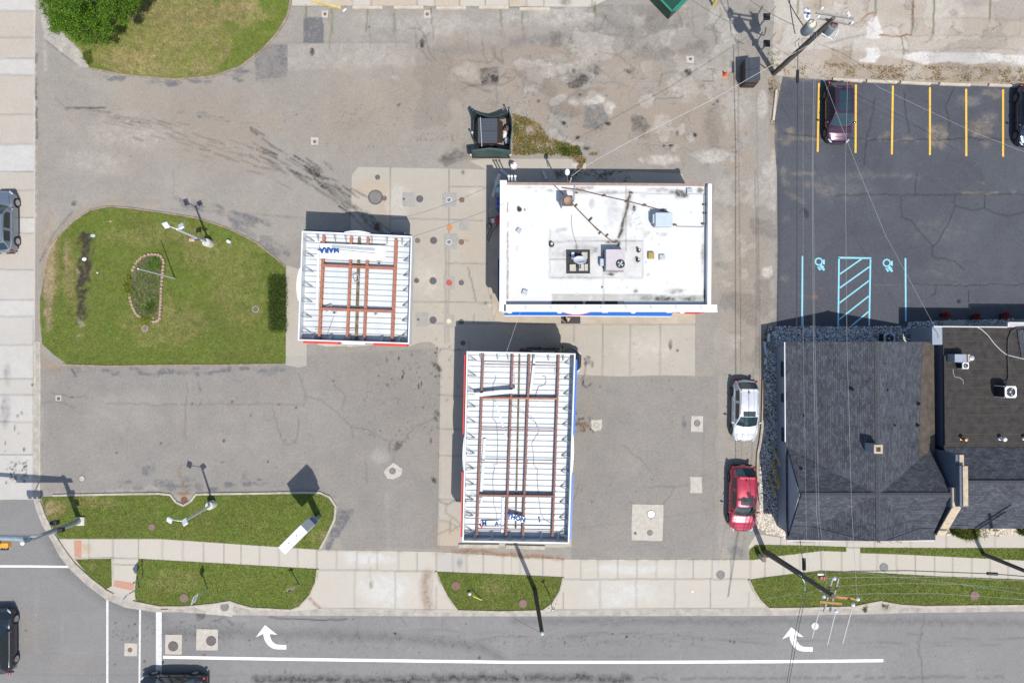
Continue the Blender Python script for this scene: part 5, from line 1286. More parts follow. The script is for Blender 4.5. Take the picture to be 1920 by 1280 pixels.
def canopy(label, rim, zt, zd, beams, cross, rods, pipes, rib, name='station_canopy', stripes=(), beam_m='beam', cols=()):
    """rim: TL TR BR BL map corners at the height zt; zd deck height"""
    C4 = [P(x, y, zt) for x, y in rim]
    ctr = sum(C4, Vector((0, 0, 0))) / 4
    t = thing(name, label, 'canopy', (ctr.x, ctr.y, 0))
    def at(u, v, z):
        a = C4[0].lerp(C4[1], u); b = C4[3].lerp(C4[2], u); q = a.lerp(b, v); q.z = z; return q
    f = MB(); th = .09
    for i in range(4):
        a, b = C4[i].copy(), C4[(i + 1) % 4].copy()
        d = (b - a).normalized()
        e = (i % 2 == 0)
        a -= d * (th / 2 if e else -th / 2); b += d * (th / 2 if e else -th / 2)
        zc = (zt + zd - .30) / 2
        a.z = b.z = zc
        f.bar(a, b, th, zt - zd + .30)
    f.build('fascia', M['panelwarm'], t, bevel=.01)
    d = MB()
    d.slab([at(0.004, .003, zd), at(.996, .003, zd), at(.996, .997, zd), at(.004, .997, zd)], .06)
    n = rib
    d.build('deck', M['panel'], t)
    d = MB()
    for k in range(n):
        v = (k + .6) / n
        d.bar(at(.012, v, zd + .03), at(.988, v, zd + .03), .028, .055)
    d.build('deck_seams', M['seam'], t)
    for (p0, p1, w, h, mm, nm, z) in beams + cross + rods + pipes:
        q = MB(); a, b = P(*p0, z), P(*p1, z)
        if nm == 'rod':
            q.cyl(a, b, w, n=8)
        elif h > .2:
            q.bar(a, b, w, .025); a2, b2 = a.copy(), b.copy(); a2.z -= h; b2.z -= h; q.bar(a2, b2, w, .025)
            a3, b3 = (a + a2) / 2, (b + b2) / 2; q.bar(a3, b3, .03, h - .03)
        else:
            q.bar(a, b, w, h)
        if nm == 'beam':
            L = (b - a).length; k = int(L / .42)
            for i in range(k):
                c = a.lerp(b, (i + .5) / k); q.box(c + Vector((w * .55, 0, -.02)), (.07, .07, .05))
        q.build(nm if nm != 'rod' else 'tie_rod', M[mm], t)
    # fascia brackets
    def brackets(i, ts, ln):
        a, b = C4[i], C4[(i + 1) % 4]
        inn = (ctr - (a + b) / 2); inn.z = 0
        dd = (b - a).normalized(); inn = (inn - dd * inn.dot(dd)).normalized()
        for s in ts:
            c = a.lerp(b, s); q = MB()
            top = Vector((c.x, c.y, zt - .12)) + inn * .07; bot = Vector((c.x, c.y, zd + .05)) + inn * .06
            foot = Vector((c.x, c.y, zd + .06)) + inn * ln
            q.bar(top, foot, .035, .035); q.bar(bot, foot, .05, .03); q.bar(top, bot, .05, .03)
            q.bar(top + dd * .16, foot, .03, .03)
            q.build('bracket', M['galv'], t)
    brackets(3, [(k + .45) / 12 if len(beams) and rib > 25 else (k + .5) / 7 for k in range(12 if rib > 25 else 7)], .62)
    brackets(1, [(k + .6) / 12 if rib > 25 else (k + .5) / 7 for k in range(12 if rib > 25 else 7)], .62)
    brackets(0, [.12, .28, .38, .62, .76, .90], .5); brackets(2, [.09, .25, .42, .55, .72, .88], .5)
    for (i, s0, s1, out, z0, z1, mm, nm, rnd) in stripes:
        a, b = C4[i], C4[(i + 1) % 4]
        dd = (b - a).normalized(); o = Vector((dd.y, -dd.x, 0))
        if o.dot((a + b) / 2 - ctr) < 0: o = -o
        p0, p1 = a.lerp(b, s0), a.lerp(b, s1); q = MB()
        if rnd:
            pts = []
            for k in range(13):
                s = k / 12; c = p0.lerp(p1, s) + o * (.05 + out * math.sin(math.pi * (.12 + .76 * s)))
                pts.append((c.x, c.y))
            base0, base1 = p1 + o * .05, p0 + o * .05
            pts += [(base0.x, base0.y), (base1.x, base1.y)]
            q.prism(pts, z0, z1)
        else:
            for pp in (p0, p1): pp.z = (z0 + z1) / 2
            q.bar(p0 + o * (.046 + out / 2), p1 + o * (.046 + out / 2), out, z1 - z0)
        q.build(nm, M[mm], t)
    for (x, y) in cols:
        q = MB(); c = P(x, y, 0); q.box((c.x, c.y, (zd - .1) / 2), (.32, .32, zd - .1)); q.build('column', M['panelwarm'], t)
    return t

ZD, ZT = 3.72, 4.6
bw = []
for x0, y0, x1, y1 in ((613, 441, 598, 637), (640, 443, 637, 639), (655, 443, 651, 640), (742, 446, 735, 643)):
    pass
west_beams = [((607, 442), (598, 637), .19, .26, 'beam', 'beam', 4.06), ((658.5, 443), (650.5, 638.5), .17, .26, 'beam', 'beam', 4.06), ((690, 446), (682.5, 640), .17, .26, 'beam', 'beam', 4.06), ((743, 448), (735, 641), .19, .26, 'beam', 'beam', 4.06)]
west_cross = [((604, 497), (741, 503), .17, .3, 'beam', 'beam', 4.13), ((600, 578.5), (738, 583.5), .17, .3, 'beam', 'beam', 4.13)]
west_rods = [((590, 617), (668, 619), .025, .02, 'beam', 'rod', 4.05)]
west_pipes = [((674, 446), (668, 640), .20, .10, 'gutterw', 'gutter_trough', 3.85)]
canopy('smaller west station canopy seen from above, bare deck with orange beams', [(567, 434), (771.5, 443.5), (766, 643.5), (559.5, 637)], ZT, ZD, west_beams, west_cross, west_rods, west_pipes, 19,
       stripes=[(2, .02, .33, .16, 3.5, 4.28, 'stripe_red', 'red_stripe', False), (2, .65, .97, .16, 3.5, 4.28, 'stripe_red', 'red_stripe', False), (2, .40, .60, .14, 3.4, 4.5, 'panelwarm', 'sign_bulge', False),
                (0, .0, .38, .14, 3.5, 4.3, 'navyp', 'blue_stripe', False), (0, .62, .99, .14, 3.5, 4.3, 'navyp', 'blue_stripe', False), (0, .38, .62, .20, 3.4, 4.5, 'panelwarm', 'sign_bulge', True),
                (3, .36, .66, .26, 3.4, 4.5, 'panelwarm', 'sign_bulge', True)], cols=((672, 500), (669, 580)))
sb = []
for xa, xb in ((906, 894), (961.5, 949), (993, 980.5), (1048, 1036)):
    sb.append(((xa, 662), (xb, 1006), .135, .27, 'beamdk', 'beam', 4.08))
sc_ = [((905, 746), (1047, 747), .13, .30, 'beam', 'beam', 4.12), ((897, 928), (1040, 930), .14, .30, 'beamdk', 'beam', 4.12)]
sr_ = [((907, 682), (1046, 685), .035, .04, 'beamdk', 'rod', 4.10), ((902, 805.5), (1044, 808), .035, .04, 'beamdk', 'rod', 4.10), ((899, 866), (1042, 869), .035, .04, 'beamdk', 'rod', 4.10), ((895, 990), (1037, 992), .035, .04, 'beamdk', 'rod', 4.10)]
sp_ = [((974.5, 664), (967, 990), .10, .06, 'gutterw', 'gutter_trough', 3.82)]
canopy('larger south station canopy with long rust brown beams over white deck', [(876, 659.5), (1078, 663.5), (1066, 1017.5), (868, 1014)], ZT, ZD, sb, sc_, sr_, sp_, 33,
       stripes=[(3, .56, .985, .17, 3.5, 4.25, 'stripe_red', 'red_stripe', False), (3, .015, .36, .17, 3.5, 4.25, 'stripe_red', 'red_stripe', False), (3, .37, .55, .12, 3.4, 4.45, 'panelwarm', 'sign_bulge', True),
                (1, .03, .43, .17, 3.5, 4.25, 'stripe_blue', 'blue_stripe', False), (1, .64, .99, .17, 3.5, 4.25, 'stripe_blue', 'blue_stripe', False), (1, .43, .64, .12, 3.4, 4.45, 'panelwarm', 'sign_bulge', True)], cols=((970, 747), (966, 928)))

# lettering helper: a flat text mesh
def text_mesh(name, body, loc, size, rz, m, parent=None, depth=.012, bold=.0, tilt=None, spacing=1.0):
    cu = bpy.data.curves.new(name, 'FONT'); cu.body = body; cu.size = size; cu.extrude = depth; cu.offset = bold
    cu.align_x = 'CENTER'; cu.align_y = 'CENTER'; cu.space_character = spacing
    tmp = bpy.data.objects.new(name, cu); COL.objects.link(tmp)
    dg = bpy.context.evaluated_depsgraph_get()
    me = bpy.data.meshes.new_from_object(tmp.evaluated_get(dg))
    bpy.data.objects.remove(tmp)
    me.materials.clear(); me.materials.append(m)
    R = Matrix.Rotation(rz, 4, 'Z') if tilt is None else tilt
    base = Vector(loc) - (parent.location if parent else Vector((0, 0, 0)))
    me.transform(Matrix.Translation(base) @ R if parent else R)
    o = bpy.data.objects.new(name, me); COL.objects.link(o)
    if parent: o.parent = parent
    else: o.location = loc
    return o

# loose pieces lying on the canopies
def strip(label, p0, p1, w, z, m='stripgrey', name='fascia_strip', h=.05, z1=None, cat='metal strip', group=None):
    g = MB(); g.bar(P(*p0, z), P(*p1, z if z1 is None else z1), w, h)
    return tag(g.build(name, M[m]), label, cat, group)
ZB = 4.12
pc = P(637, 480, 4.14)
sp = thing('sign_panel', 'large white sign panel lying on the beams of the west canopy, lettered MARA', 'sign', (pc.x, pc.y, 4.14))
q = MB(); q.slab([P(600, 456, 4.16), P(672, 460, 4.16), P(722, 463, 4.16), P(721, 488, 4.16), P(672, 486, 4.16), P(600, 501.5, 4.16)][0:1] + [P(724, 461, 4.16), P(722, 488, 4.16), P(600, 484, 4.16)], .05); q.build('panel', M['panelwarm'], sp)
q = MB(); q.bar(P(622, 462, 4.19), P(703, 468, 4.19), .19, .03); q.build('grey_flange', M['galv'], sp)
q = MB(); q.bar(P(634, 468, 4.19), P(703, 475, 4.19), .05, .03); q.build('grey_flange', M['galv'], sp)
text_mesh('lettering', 'MARA', P(617.5, 468.5, 4.18), .50, math.pi + .03, M['lettering'], sp, bold=.032)
strip('long thin white strip lying along the left beam of the west canopy', (597.5, 470), (594.5, 578), .16, 4.0, 'panelwarm')
def loop(pts, z, r, label, m='wire', name='loose_cable', cat='cable', zs=None):
    g = MB(); g.tube([P(x, y, z + (zs[i] if zs else 0)) for i, (x, y) in enumerate(pts)], r, 5)
    return tag(g.build(name, M[m]), label, cat)
def bent(pts, z, label):
    g = MB()
    for a, b in zip(pts, pts[1:] + pts[:1]): g.bar(P(*a, z), P(*b, z), .04, .05)
    return tag(g.build('bent_bracket', M['galv']), label, 'metal frame')
bent([(661, 516), (671, 514), (674, 526), (665, 529)], 3.95, 'tilted square metal frame beside the gutter of the west canopy')
bent([(609, 576), (621, 571), (622, 580), (611, 584)], 3.95, 'small bent metal frame straddling the lower cross beam of the west canopy')
def fixture(px, py, z, label, lx=.24, ly=.18, rz=0):
    c = P(px, py, z); t = thing('light_fixture', label, 'light fixture', (c.x, c.y, z), rz, None)
    b = MB(); b.box((0, 0, .05), (lx, ly, .10)); b.build('housing', M['galv'], t, local=True, bevel=.01)
    b = MB(); b.box((0, -.02, .105), (lx * .5, ly * .5, .02)); b.build('cover', M['trim'], t, local=True)
    return t
fixture(627.5, 585.5, ZD + .0, 'small grey light box on the west canopy deck, left of the gutter', .26, .22)
fixture(711, 493.5, ZD, 'white light box against the upper cross beam of the west canopy', .28, .24)
fixture(705, 588.5, ZD, 'dark bent light bracket on the west canopy deck right of the gutter', .22, .12, .3)
strip('broad white channel lying across two beams at the top of the south canopy', (890.5, 741), (969, 732.5), .24, 4.3, 'panel', h=.10)
strip('pale strip leaning along the third beam at the top of the south canopy', (1003, 666), (994.5, 738), .17, 4.0, 'stripgrey', z1=3.85)
strip('pale slanting strip on the deck below the upper cross beam of the south canopy', (929, 752), (951, 824), .15, 3.80, 'stripgrey')
strip('long grey strip lying beside the left beam of the south canopy', (909, 822), (902, 925), .20, 3.82, 'stripgrey')
strip('short grey strip on the deck, left corner below the lower cross beam', (903, 932), (902, 944), .13, 3.80, 'stripgrey')
strip('pale upright strip near the bottom rim of the south canopy', (943.5, 932), (941.5, 1002), .18, 3.80, 'stripgrey')
strip('thin pale strip by the second beam near the top of the south canopy', (964.5, 704), (966, 722), .05, 3.8, 'galv')
strip('thin pale strip by the right beam near the top of the south canopy', (1040, 691), (1043, 707), .06, 3.8, 'galv')
strip('thin pale strip by the third beam in the lower half of the south canopy', (989.5, 865), (988.5, 892), .05, 3.8, 'stripgrey')
loop([(930, 704), (929, 712), (925, 718), (924, 730), (925, 752), (924, 785), (930, 791), (932, 800), (933, 830), (932, 870), (930, 871), (925, 870), (928, 878), (925, 885), (924, 900), (925, 925), (926, 945), (931, 962), (932, 975), (925, 985)], 3.77, .012, 'thin cable wandering down the left bay of the south canopy deck', name='loose_cable')
loop([(1017, 705), (1023, 706), (1024, 716), (1020, 722), (1010, 724), (1008, 729), (1003, 745)], 3.77, .014, 'dark cable looped in the upper right bay of the south canopy')
loop([(957, 756), (975, 770), (992, 783), (1003, 791), (1008, 800), (1009, 806), (1014, 804)], 4.14, .013, 'dark cable slung over beams across the middle of the south canopy')
loop([(1010, 810), (997, 830), (1000, 850), (1001, 872), (1008, 880), (1007, 893), (1008, 910), (1011, 940), (1014, 962), (1020, 973), (1038, 983)], 3.77, .012, 'thin cable along the right bay of the south canopy deck')
loop([(873, 944), (886, 924), (893, 931)], 3.9, .014, 'dark cable bent by the left rim of the south canopy')
loop([(873, 965), (878, 960), (885, 959), (891, 964)], 3.9, .012, 'thin curved cable in the lower left corner of the south canopy')
loop([(626, 593), (621, 606), (616, 620), (612, 632)], 3.77, .010, 'thin cable trailing from a light box on the west canopy')
pc = P(968, 971, 4.2)
tp = thing('sign_panel', 'torn white sign piece lettered THON lying slanted over the south canopy beams', 'sign', (pc.x, pc.y, 4.16))
q = MB(); q.slab([P(953.5, 963.5, 4.19), P(958, 962.5, 4.19), P(983, 969, 4.19), P(981, 979.5, 4.19), P(976, 978, 4.19), P(953, 971.5, 4.19)], .03); q.build('panel', M['panelwarm'], tp)
text_mesh('lettering', 'THON', P(968, 970.8, 4.205), .42, -math.radians(14.5), M['lettering'], tp, bold=.024, spacing=1.05)
pc = P(917, 980, 3.9)
mp = thing('sign_panel', 'white sign piece with blue M and A in the lower left of the south canopy', 'sign', (pc.x, pc.y, 3.80))
q = MB(); q.slab([P(902, 976, 3.85), P(936, 975, 3.85), P(936, 986, 3.85), P(902, 986, 3.85)], .03); q.build('panel', M['panel'], mp)
text_mesh('lettering', 'M', P(908, 981, 3.87), .44, 0, M['lettering'], mp, bold=.008); text_mesh('lettering', 'A', P(931.5, 982, 3.87), .44, 0, M['lettering'], mp, bold=.008)
strip('small red strip scrap beside the blue M on the south canopy', (900, 983), (904, 989), .11, 3.8, 'stripe_red', name='scrap', cat='scrap')
for x, y, lab in ((1010.5, 970.5, 'upper of two small blue scraps in the right bay of the south canopy'), (1011.5, 976, 'lower of two small blue scraps in the right bay of the south canopy')):
    strip(lab, (x - 1.2, y), (x + 1.6, y), .14, 3.77, 'lettering', name='scrap', cat='scrap', h=.02)
# low kerb island and guard rail at the foot of the south canopy
for a, b, lab in (((860, 1022.5), (936, 1023), 'left of two low grey wall pieces below the south canopy'), ((948, 1024), (1022, 1026), 'right of two low grey wall pieces below the south canopy')):
    g = MB(); g.bar(P(*a, .08), P(*b, .08), .26, .15); o = tag(g.build('low_wall', M['kerb'], bevel=.02), lab, 'low wall')

# ------------------------------------------------------------------ store
ZR = 4.15
M['roofw'] = ground_mat('white_roof_membrane', (0.525, 0.525, 0.515), big=0.03, med=0.04, fine=0.03, dark=(0.06, 0.055, 0.05), pale=(0.36, 0.355, 0.33), tan=(0.30, 0.23, 0.15), tar=(.55, .56, .55), bump=0.03, rough=.6, crackc=(.12, .11, .10))
M['wallw'] = mat('painted_block_wall', (0.50, 0.49, 0.47), 0.8, var=.1, scale=3)
M['flash'] = mat('brown_flashing', (0.30, 0.21, 0.175), 0.6, var=.2, scale=3)
M['tarblk'] = mat('black_roof_tar', (0.018, 0.018, 0.02), 0.7, var=.2, scale=6, bump=.4)
M['acgrey'] = mat('pinkish_grey_steel', (0.44, 0.40, 0.42), 0.5, var=.08, scale=3)
M['acblue'] = mat('blue_grey_steel', (0.40, 0.47, 0.52), 0.5, var=.08, scale=3)
M['rustpipe'] = mat('rusty_pipe', (0.16, 0.085, 0.055), 0.85, var=.3, scale=20)
M['blackp'] = mat('black_plastic', (0.015, 0.015, 0.017), 0.5, var=.1)
M['whitesteel'] = mat('white_steel', (0.72, 0.73, 0.74), 0.4, var=.06, scale=5)
rb = [P(939, 340.5, 4.7), P(1333, 346, 4.7), P(1333, 572, 4.7), P(937, 584, 4.7)]
wc = (P(939, 340, 4.7) + P(1333, 584, 4.7)) / 2
store = thing('store_building', 'white flat roofed store with a blue front band and roof equipment', 'store', (wc.x, wc.y, 0))
xw, xe = P(938.5, 460, 4.7).x, P(1333, 460, 4.7).x
yn, ys = P(1100, 343, 4.2).y, P(1100, 574, 4.2).y
q = MB(); q.box(((xw + xe) / 2, (yn + ys) / 2, (ZR - .12) / 2), (xe - xw - .1, yn - ys - .1, ZR - .12)); q.build('wall', M['wallw'], store)
# roof sheet gridded so that it carries its stains
RK = {k: v.copy() for k, v in CH.items()}
for k in CH: CH[k][:] = 0
for pts in ([(1031, 453), (1205, 452)], [(1031, 486), (1080, 486)], [(1031, 520), (1205, 521)], [(1035, 552), (1250, 553)], [(1131, 500), (1131, 582)], [(1174, 350), (1174, 470), (1174, 452)], [(1205, 452), (1205, 520)], [(1031, 430), (1031, 520)], [(1078, 350), (1090, 362), (1325, 364)]): stroke('crack', pts, 1.3, .5, wob=.5)
fill('pale', [(1031, 432), (1060, 440), (1205, 452), (1205, 521), (1031, 520)], .2, nz=.9, wob=3); fill('pale', [(1036, 552), (1320, 554), (1320, 566), (1036, 566)], .55, nz=.5, wob=1); fill('pale', [(1131, 552), (1320, 553), (1320, 567), (1220, 567)], .4, nz=.9)
stroke('pale', [(1180, 362), (1178, 390), (1170, 420), (1164, 445)], 10, .4, wob=3, soft=4); stroke('dark', [(1182, 365), (1176, 390), (1172, 405), (1166, 432), (1160, 445)], 3.4, .75, wob=2.5, gaps=.15)
stroke('tan', [(1178, 372), (1172, 400), (1165, 440)], 7, .5, wob=3, soft=3)
for x, y, rx, ry, s, ch in ((1190, 390, 6, 8, .7, 'dark'), (1278, 364, 16, 9, .6, 'dark'), (1260, 360, 14, 7, .4, 'dark'), (1140, 455, 9, 5, .6, 'dark'), (1155, 452, 9, 6, .85, 'dark'), (1148, 514, 12, 6, .8, 'dark'), (1160, 458, 6, 8, .8, 'dark'), (1240, 357, 40, 5, .3, 'dark'), (1150, 400, 20, 40, .12, 'dark'), (1100, 352, 26, 4, .35, 'dark'), (1230, 354, 30, 4, .3, 'dark'), (1318, 470, 4, 60, .35, 'dark'), (1312, 358, 8, 6, .5, 'dark'), (1000, 352, 30, 4, .2, 'dark'), (1240, 440, 14, 5, .2, 'dark'), (1110, 380, 8, 16, .2, 'dark'), (1270, 545, 30, 6, .3, 'dark'), (1080, 520, 40, 6, .2, 'dark'), (1034, 357, 10, 4, .5, 'dark'), (1150, 510, 14, 6, .8, 'tan'), (1152, 508, 10, 4, .6, 'dark'), (1192, 545, 5, 6, .5, 'dark'), (1210, 440, 8, 8, .3, 'tan'), (1212, 560, 12, 6, .4, 'dark'), (1250, 561, 30, 6, .45, 'dark'), (1290, 560, 26, 7, .5, 'dark'), (1322, 545, 3, 26, .8, 'dark'), (1080, 470, 6, 18, .35, 'dark'), (1118, 468, 6, 16, .35, 'dark'), (1060, 470, 8, 10, .25, 'dark'), (1190, 490, 10, 14, .4, 'tan'), (1155, 360, 60, 5, .25, 'dark'), (1080, 356, 26, 5, .35, 'dark'), (1100, 470, 60, 16, .2, 'dark'), (1088, 360, 18, 14, .5, 'tan'), (1055, 430, 14, 8, .3, 'dark'), (1180, 358, 8, 4, .7, 'tan'), (1205, 368, 20, 10, .25, 'dark'), (1215, 515, 6, 3, .3, 'dark')):
    blob(ch, x, y, rx, ry, s, rough=1.1, soft=.9)
specks('dark', 1180, 400, 1240, 450, 30, (.5, 1.4), .6); specks('dark', 950, 350, 1320, 570, 40, (.5, .9), .5); stroke('dark', [(951, 380), (951.5, 470), (951, 560)], 1.6, .8, wob=.5, gaps=.2); stroke('tar', [(955, 365), (962, 378)], 4, .3, soft=3)
for k, gn in (('dark', 1.7), ('pale', 1.8), ('tan', 1.5), ('crack', 1.6)): CH[k][:] = np.clip(CH[k] * gn, 0, 1)
def roof_sheet(poly_px, z, material, parent, name='roof'):
    s0 = (0, 0)
    pts = [P(x, y, z) for x, y in poly_px]
    step = .09
    x0, x1 = min(p.x for p in pts), max(p.x for p in pts); y0, y1 = min(p.y for p in pts), max(p.y for p in pts)
    nx, ny = int((x1 - x0) / step), int((y1 - y0) / step)
    X, Y = np.meshgrid(np.linspace(x0, x1, nx + 1), np.linspace(y0, y1, ny + 1))
    # position on the roof in photo map units at the roof's own height
    k = H / (H - z)
    mx, my = PX(X.ravel() * k, Y.ravel() * k)
    s = sample(mx, my)
    idx = np.arange((nx + 1) * (ny + 1)).reshape(ny + 1, nx + 1)
    F = np.stack([idx[:-1, :-1], idx[:-1, 1:], idx[1:, 1:], idx[1:, :-1]], -1).reshape(-1, 4)
    V = np.stack([X.ravel() - parent.location.x, Y.ravel() - parent.location.y, np.full(X.size, z)], 1)
    o = mesh_tris(name, V, F, np.zeros((len(V), 3)), material, parent)
    for nm, ks in (("wear1", ('dark', 'pale', 'tan', 'weed')), ("wear2", ('crack', 'rust', 'tar', 'straw'))):
        at = o.data.attributes.new(nm, 'FLOAT_COLOR', 'POINT'); at.data.foreach_set("color", np.stack([s[q] for q in ks], 1).astype(np.float32).ravel())
    return o
roof_sheet([(941, 344), (1330, 344), (1330, 577), (941, 577)], ZR, M['roofw'], store)
for k in CH: CH[k][:] = RK[k]
# parapets, flashing, front
q = MB(); q.bar(P(944, 339.5, 4.45), P(942.5, 584, 4.45), .46, .50); q.build('parapet', M['panelwarm'], store, bevel=.015)
q = MB(); q.bar(P(1329.5, 346, 4.42), P(1328, 573, 4.42), .26, .46); q.build('parapet', M['panelwarm'], store, bevel=.015)
q = MB(); q.bar(P(949, 344.2, 4.22), P(1326, 346.8, 4.22), .16, .10); q.build('gutter', M['flash'], store)
q = MB(); q.bar(P(945, 577.5, 4.62), P(1344, 578, 4.62), .50, .16); q.build('front_coping', M['panelwarm'], store, bevel=.01)
for i in range(11):
    x = 985 + i * 47; q = MB()
    if x > 1340: break
    q.slab([P(x - 3, 572.5, 4.715), P(x + 2.5, 572.5, 4.715), P(x + 2.5, 582, 4.715), P(x + .5, 580, 4.715)], .03); q.build('coping_joint', M['galv'], store)
q = MB(); q.bar(P(946, 583.0, 4.25), P(1343, 584, 4.25), .10, .62); q.build('front_fascia', M['panelwarm'], store)
q = MB(); a, b = P(945, 583.6, 4.45), P(1262, 585.2, 4.45)
c, d = P(1258, 593, 3.95), P(946, 591.2, 3.95)
q.slab([a, b, c, d], .05); q.build('blue_band', M['stripe_blue'], store)
q = MB(); q.bar(P(946, 591.6, 3.93), P(1258, 593.4, 3.93), .05, .06); q.build('band_edge', M['panelwarm'], store)
q = MB(); q.slab([P(1262, 585, 4.45), P(1322, 585.5, 4.45), P(1304, 588.5, 4.05), P(1284, 588.3, 4.05)], .05); q.build('red_band', M['stripe_red'], store)
q = MB()
pts = []
for i in range(15):
    s = i / 14; pts.append((P(1055 + 51 * s, 584, 4.4).x, P(1080, 583.5 + 6 * math.sin(math.pi * (.06 + .88 * s)), 4.4).y))
q.prism(pts, 4.05, 4.66); q.build('entrance_sign', M['panelwarm'], store)
q = MB()
for i in range(14):
    s = (i + .5) / 14; 
    q.bar(P(1055 + 51 * i / 14, 584.6 + 6 * math.sin(math.pi * (.06 + .88 * i / 14)), 4.3), P(1055 + 51 * (i + 1) / 14, 584.6 + 6 * math.sin(math.pi * (.06 + .88 * (i + 1) / 14)), 4.3), .04, .10)
q.build('sign_trim', M['stripe_red'], store)
for x in (955.5, 1049, 1187, 1279):
    q = MB(); q.ball(P(x, 584.3, 4.5), .16, 14, 8, (1.2, .8, .7)); q.build('front_lamp', M['whitesteel'], store, smooth=True)
for x in (946.5, 1134, 1254.5):
    q = MB(); q.box(P(x, 583.5, 4.55), (.42, .22, .10)); q.build('speaker_box', M['galv'], store, bevel=.01)
for a, b in ((1034, 1093), (1098, 1128), (1134, 1158)):
    q = MB(); q.bar(P(a, 568.3, 4.19), P(b, 568.3, 4.19), .26, .05); q.build('tar_strip', M['tarblk'], store)
q = MB(); q.bar(P(1170, 568, 4.18), P(1320, 569, 4.18), .30, .04); q.build('tar_strip', M['stripgrey'], store)
q = MB(); q.box(P(935.5, 525, 2.6), (.14, 3.0, .5)); q.build('side_band', M['navyp'], store)
for i, (y) in enumerate((392, 440, 491, 542)):
    q = MB(); q.box(P(943, y, 4.705), (.30, .07, .02)); q.build('coping_joint', M['stripgrey'], store)
# front windows and door
for x0, x1, nm in ((965, 1010, 'window'), (1015, 1045, 'window'), (1058, 1092, 'door'), (1110, 1180, 'window'), (1190, 1250, 'window')):
    a, b = P(x0, 585, 1.3), P(x1, 585, 1.3); q = MB(); yy = ys - .0
    q.box(((a.x + b.x) / 2, yy + .04, 1.35), (b.x - a.x, .06, 2.3)); w_ = q.build(nm, M['glass'], store)
    q = MB()
    for xx in (a.x, b.x): q.box((xx, yy + .0, 1.35), (.07, .10, 2.4))
    q.box(((a.x + b.x) / 2, yy + .0, 2.52), (b.x - a.x, .10, .07)); q.build('frame', M['galv'], w_)
# pipes across the roof (parts of the building)
def pipe(pts, z, r, name='roof_pipe', m='rustpipe'):
    g = MB(); g.tube([P(x, y, z) for x, y in pts], r, 6); return g.build(name, M[m], store)
pipe([(1054, 352), (1090, 357), (1130, 367), (1175, 377), (1210, 386), (1243, 395), (1256, 399), (1260, 404)], ZR + .13, .028)
pipe([(1037, 345), (1056, 364), (1076, 385), (1110, 420), (1138, 445), (1152, 456)], ZR + .13, .03)
pipe([(1072, 380), (1090, 400), (1104, 414), (1122, 433)], ZR + .13, .03)
pipe([(1321, 365), (1321, 420), (1318, 426), (1268, 425)], ZR + .10, .025, m='galv')
pipe([(1072, 403), (1071, 418), (1075, 440), (1080, 455), (1082, 466)], ZR + .03, .012, m='wire')
pipe([(1078, 347), (1077, 375), (1075, 380)], ZR + .12, .04, m='galv')
for x, y, a in ((1132, 367, .3), (1175, 378, .3), (1208, 385, .3), (1242, 394, .3), (1106, 413, .8), (1108, 411, .8), (1125, 437, .8), (1138, 442, .8), (1080, 386, .8), (1320, 384, 0), (1321, 400, 0), (1265, 422, 0), (1318, 420, 0), (1080, 362, 0), (1183, 362, 0)):
    q = MB(); c = P(x, y, ZR)
    q.box(c + Vector((0, 0, .05)), (.26, .08, .10), rz=a); q.box(c + Vector((0, 0, .16)), (.20, .05, .03), rz=a); q.build('pipe_support', M['rustpipe'], store)
for x, y, r, h in ((974, 393, .11, .3), (985, 395, .05, .2), (1034, 458.5, .13, .35), (1197, 470, .10, .42), (1196, 488, .10, .40)):
    q = MB(); c = P(x, y, ZR); q.lathe(c, [(r * 1.5, 0), (r * 1.5, .02), (r, .03), (r, h), (r * .8, h)], 14); v = q.build('vent_pipe', M['blackp'] if r > .06 else M['galv'], store)
    if r > .09 and x != 974:
        q = MB(); q.cyl(c + Vector((0, 0, h - .03)), c + Vector((0, 0, h + .01)), r * .55, n=10); q.build('vent_cap', M['whitesteel'], v)
for x, y, w_, rz in ((973, 433, .32, .6), (984, 548, .36, .3), (1241, 483, .40, 0), (1292, 359, .38, 0), (1130, 540, .12, 0)):
    q = MB(); c = P(x, y, ZR); q.box(c + Vector((0, 0, .10)), (w_, w_ * .9, .20), rz=-rz); q.build('roof_vent', M['galv'], store, bevel=.02)
q = MB(); c = P(1220, 479.5, ZR); q.box(c + Vector((0, 0, .12)), (.40, .46, .24)); q.build('roof_vent', mat('brass_vent', (.35, .26, .07), .5, .4, var=.15), store, bevel=.02)
for x, y in ((1211, 492), (970, 463), (969, 468), (1005, 359), (1176, 539), (1236, 459)):
    q = MB(); c = P(x, y, ZR); q.box(c + Vector((0, 0, .02)), (.10, .06, .04), rz=.5); q.build("debris_clip", M["galv"], store)
# chimney and equipment: things bolted on the roof
ch = thing('chimney_flue', 'square rust brown chimney with round flue at the roof north edge', 'chimney', P(1063.5, 381, ZR)[:])
q = MB(); c = P(1061, 384, ZR); q.box(c + Vector((0, 0, .62)), (.62, .62, 1.24)); q.build('stack', M['whitesteel'], ch)
c2 = P(1061, 384, ZR) + Vector((0, 0, 1.24))
q = MB(); q.box(c2 + Vector((0, 0, .03)), (.72, .72, .06)); q.build('cap', M['rustpipe'], ch)
q = MB(); q.lathe(c2, [(.25, .05), (.25, .16), (.21, .16), (.21, .07), (0.001, .07)], 20); q.build('flue', mat('flue_lining', (.33, .25, .2), .8, var=.2), ch)
ac = thing('rooftop_unit', 'pinkish grey rooftop cooling unit with one round fan', 'air conditioner', P(1150, 488, ZR)[:])
c = P(1150, 490, ZR)
q = MB(); q.box(c + Vector((0, 0, .52)), (1.28, 1.38, .92)); q.build('cabinet', M['acgrey'], ac, bevel=.02)
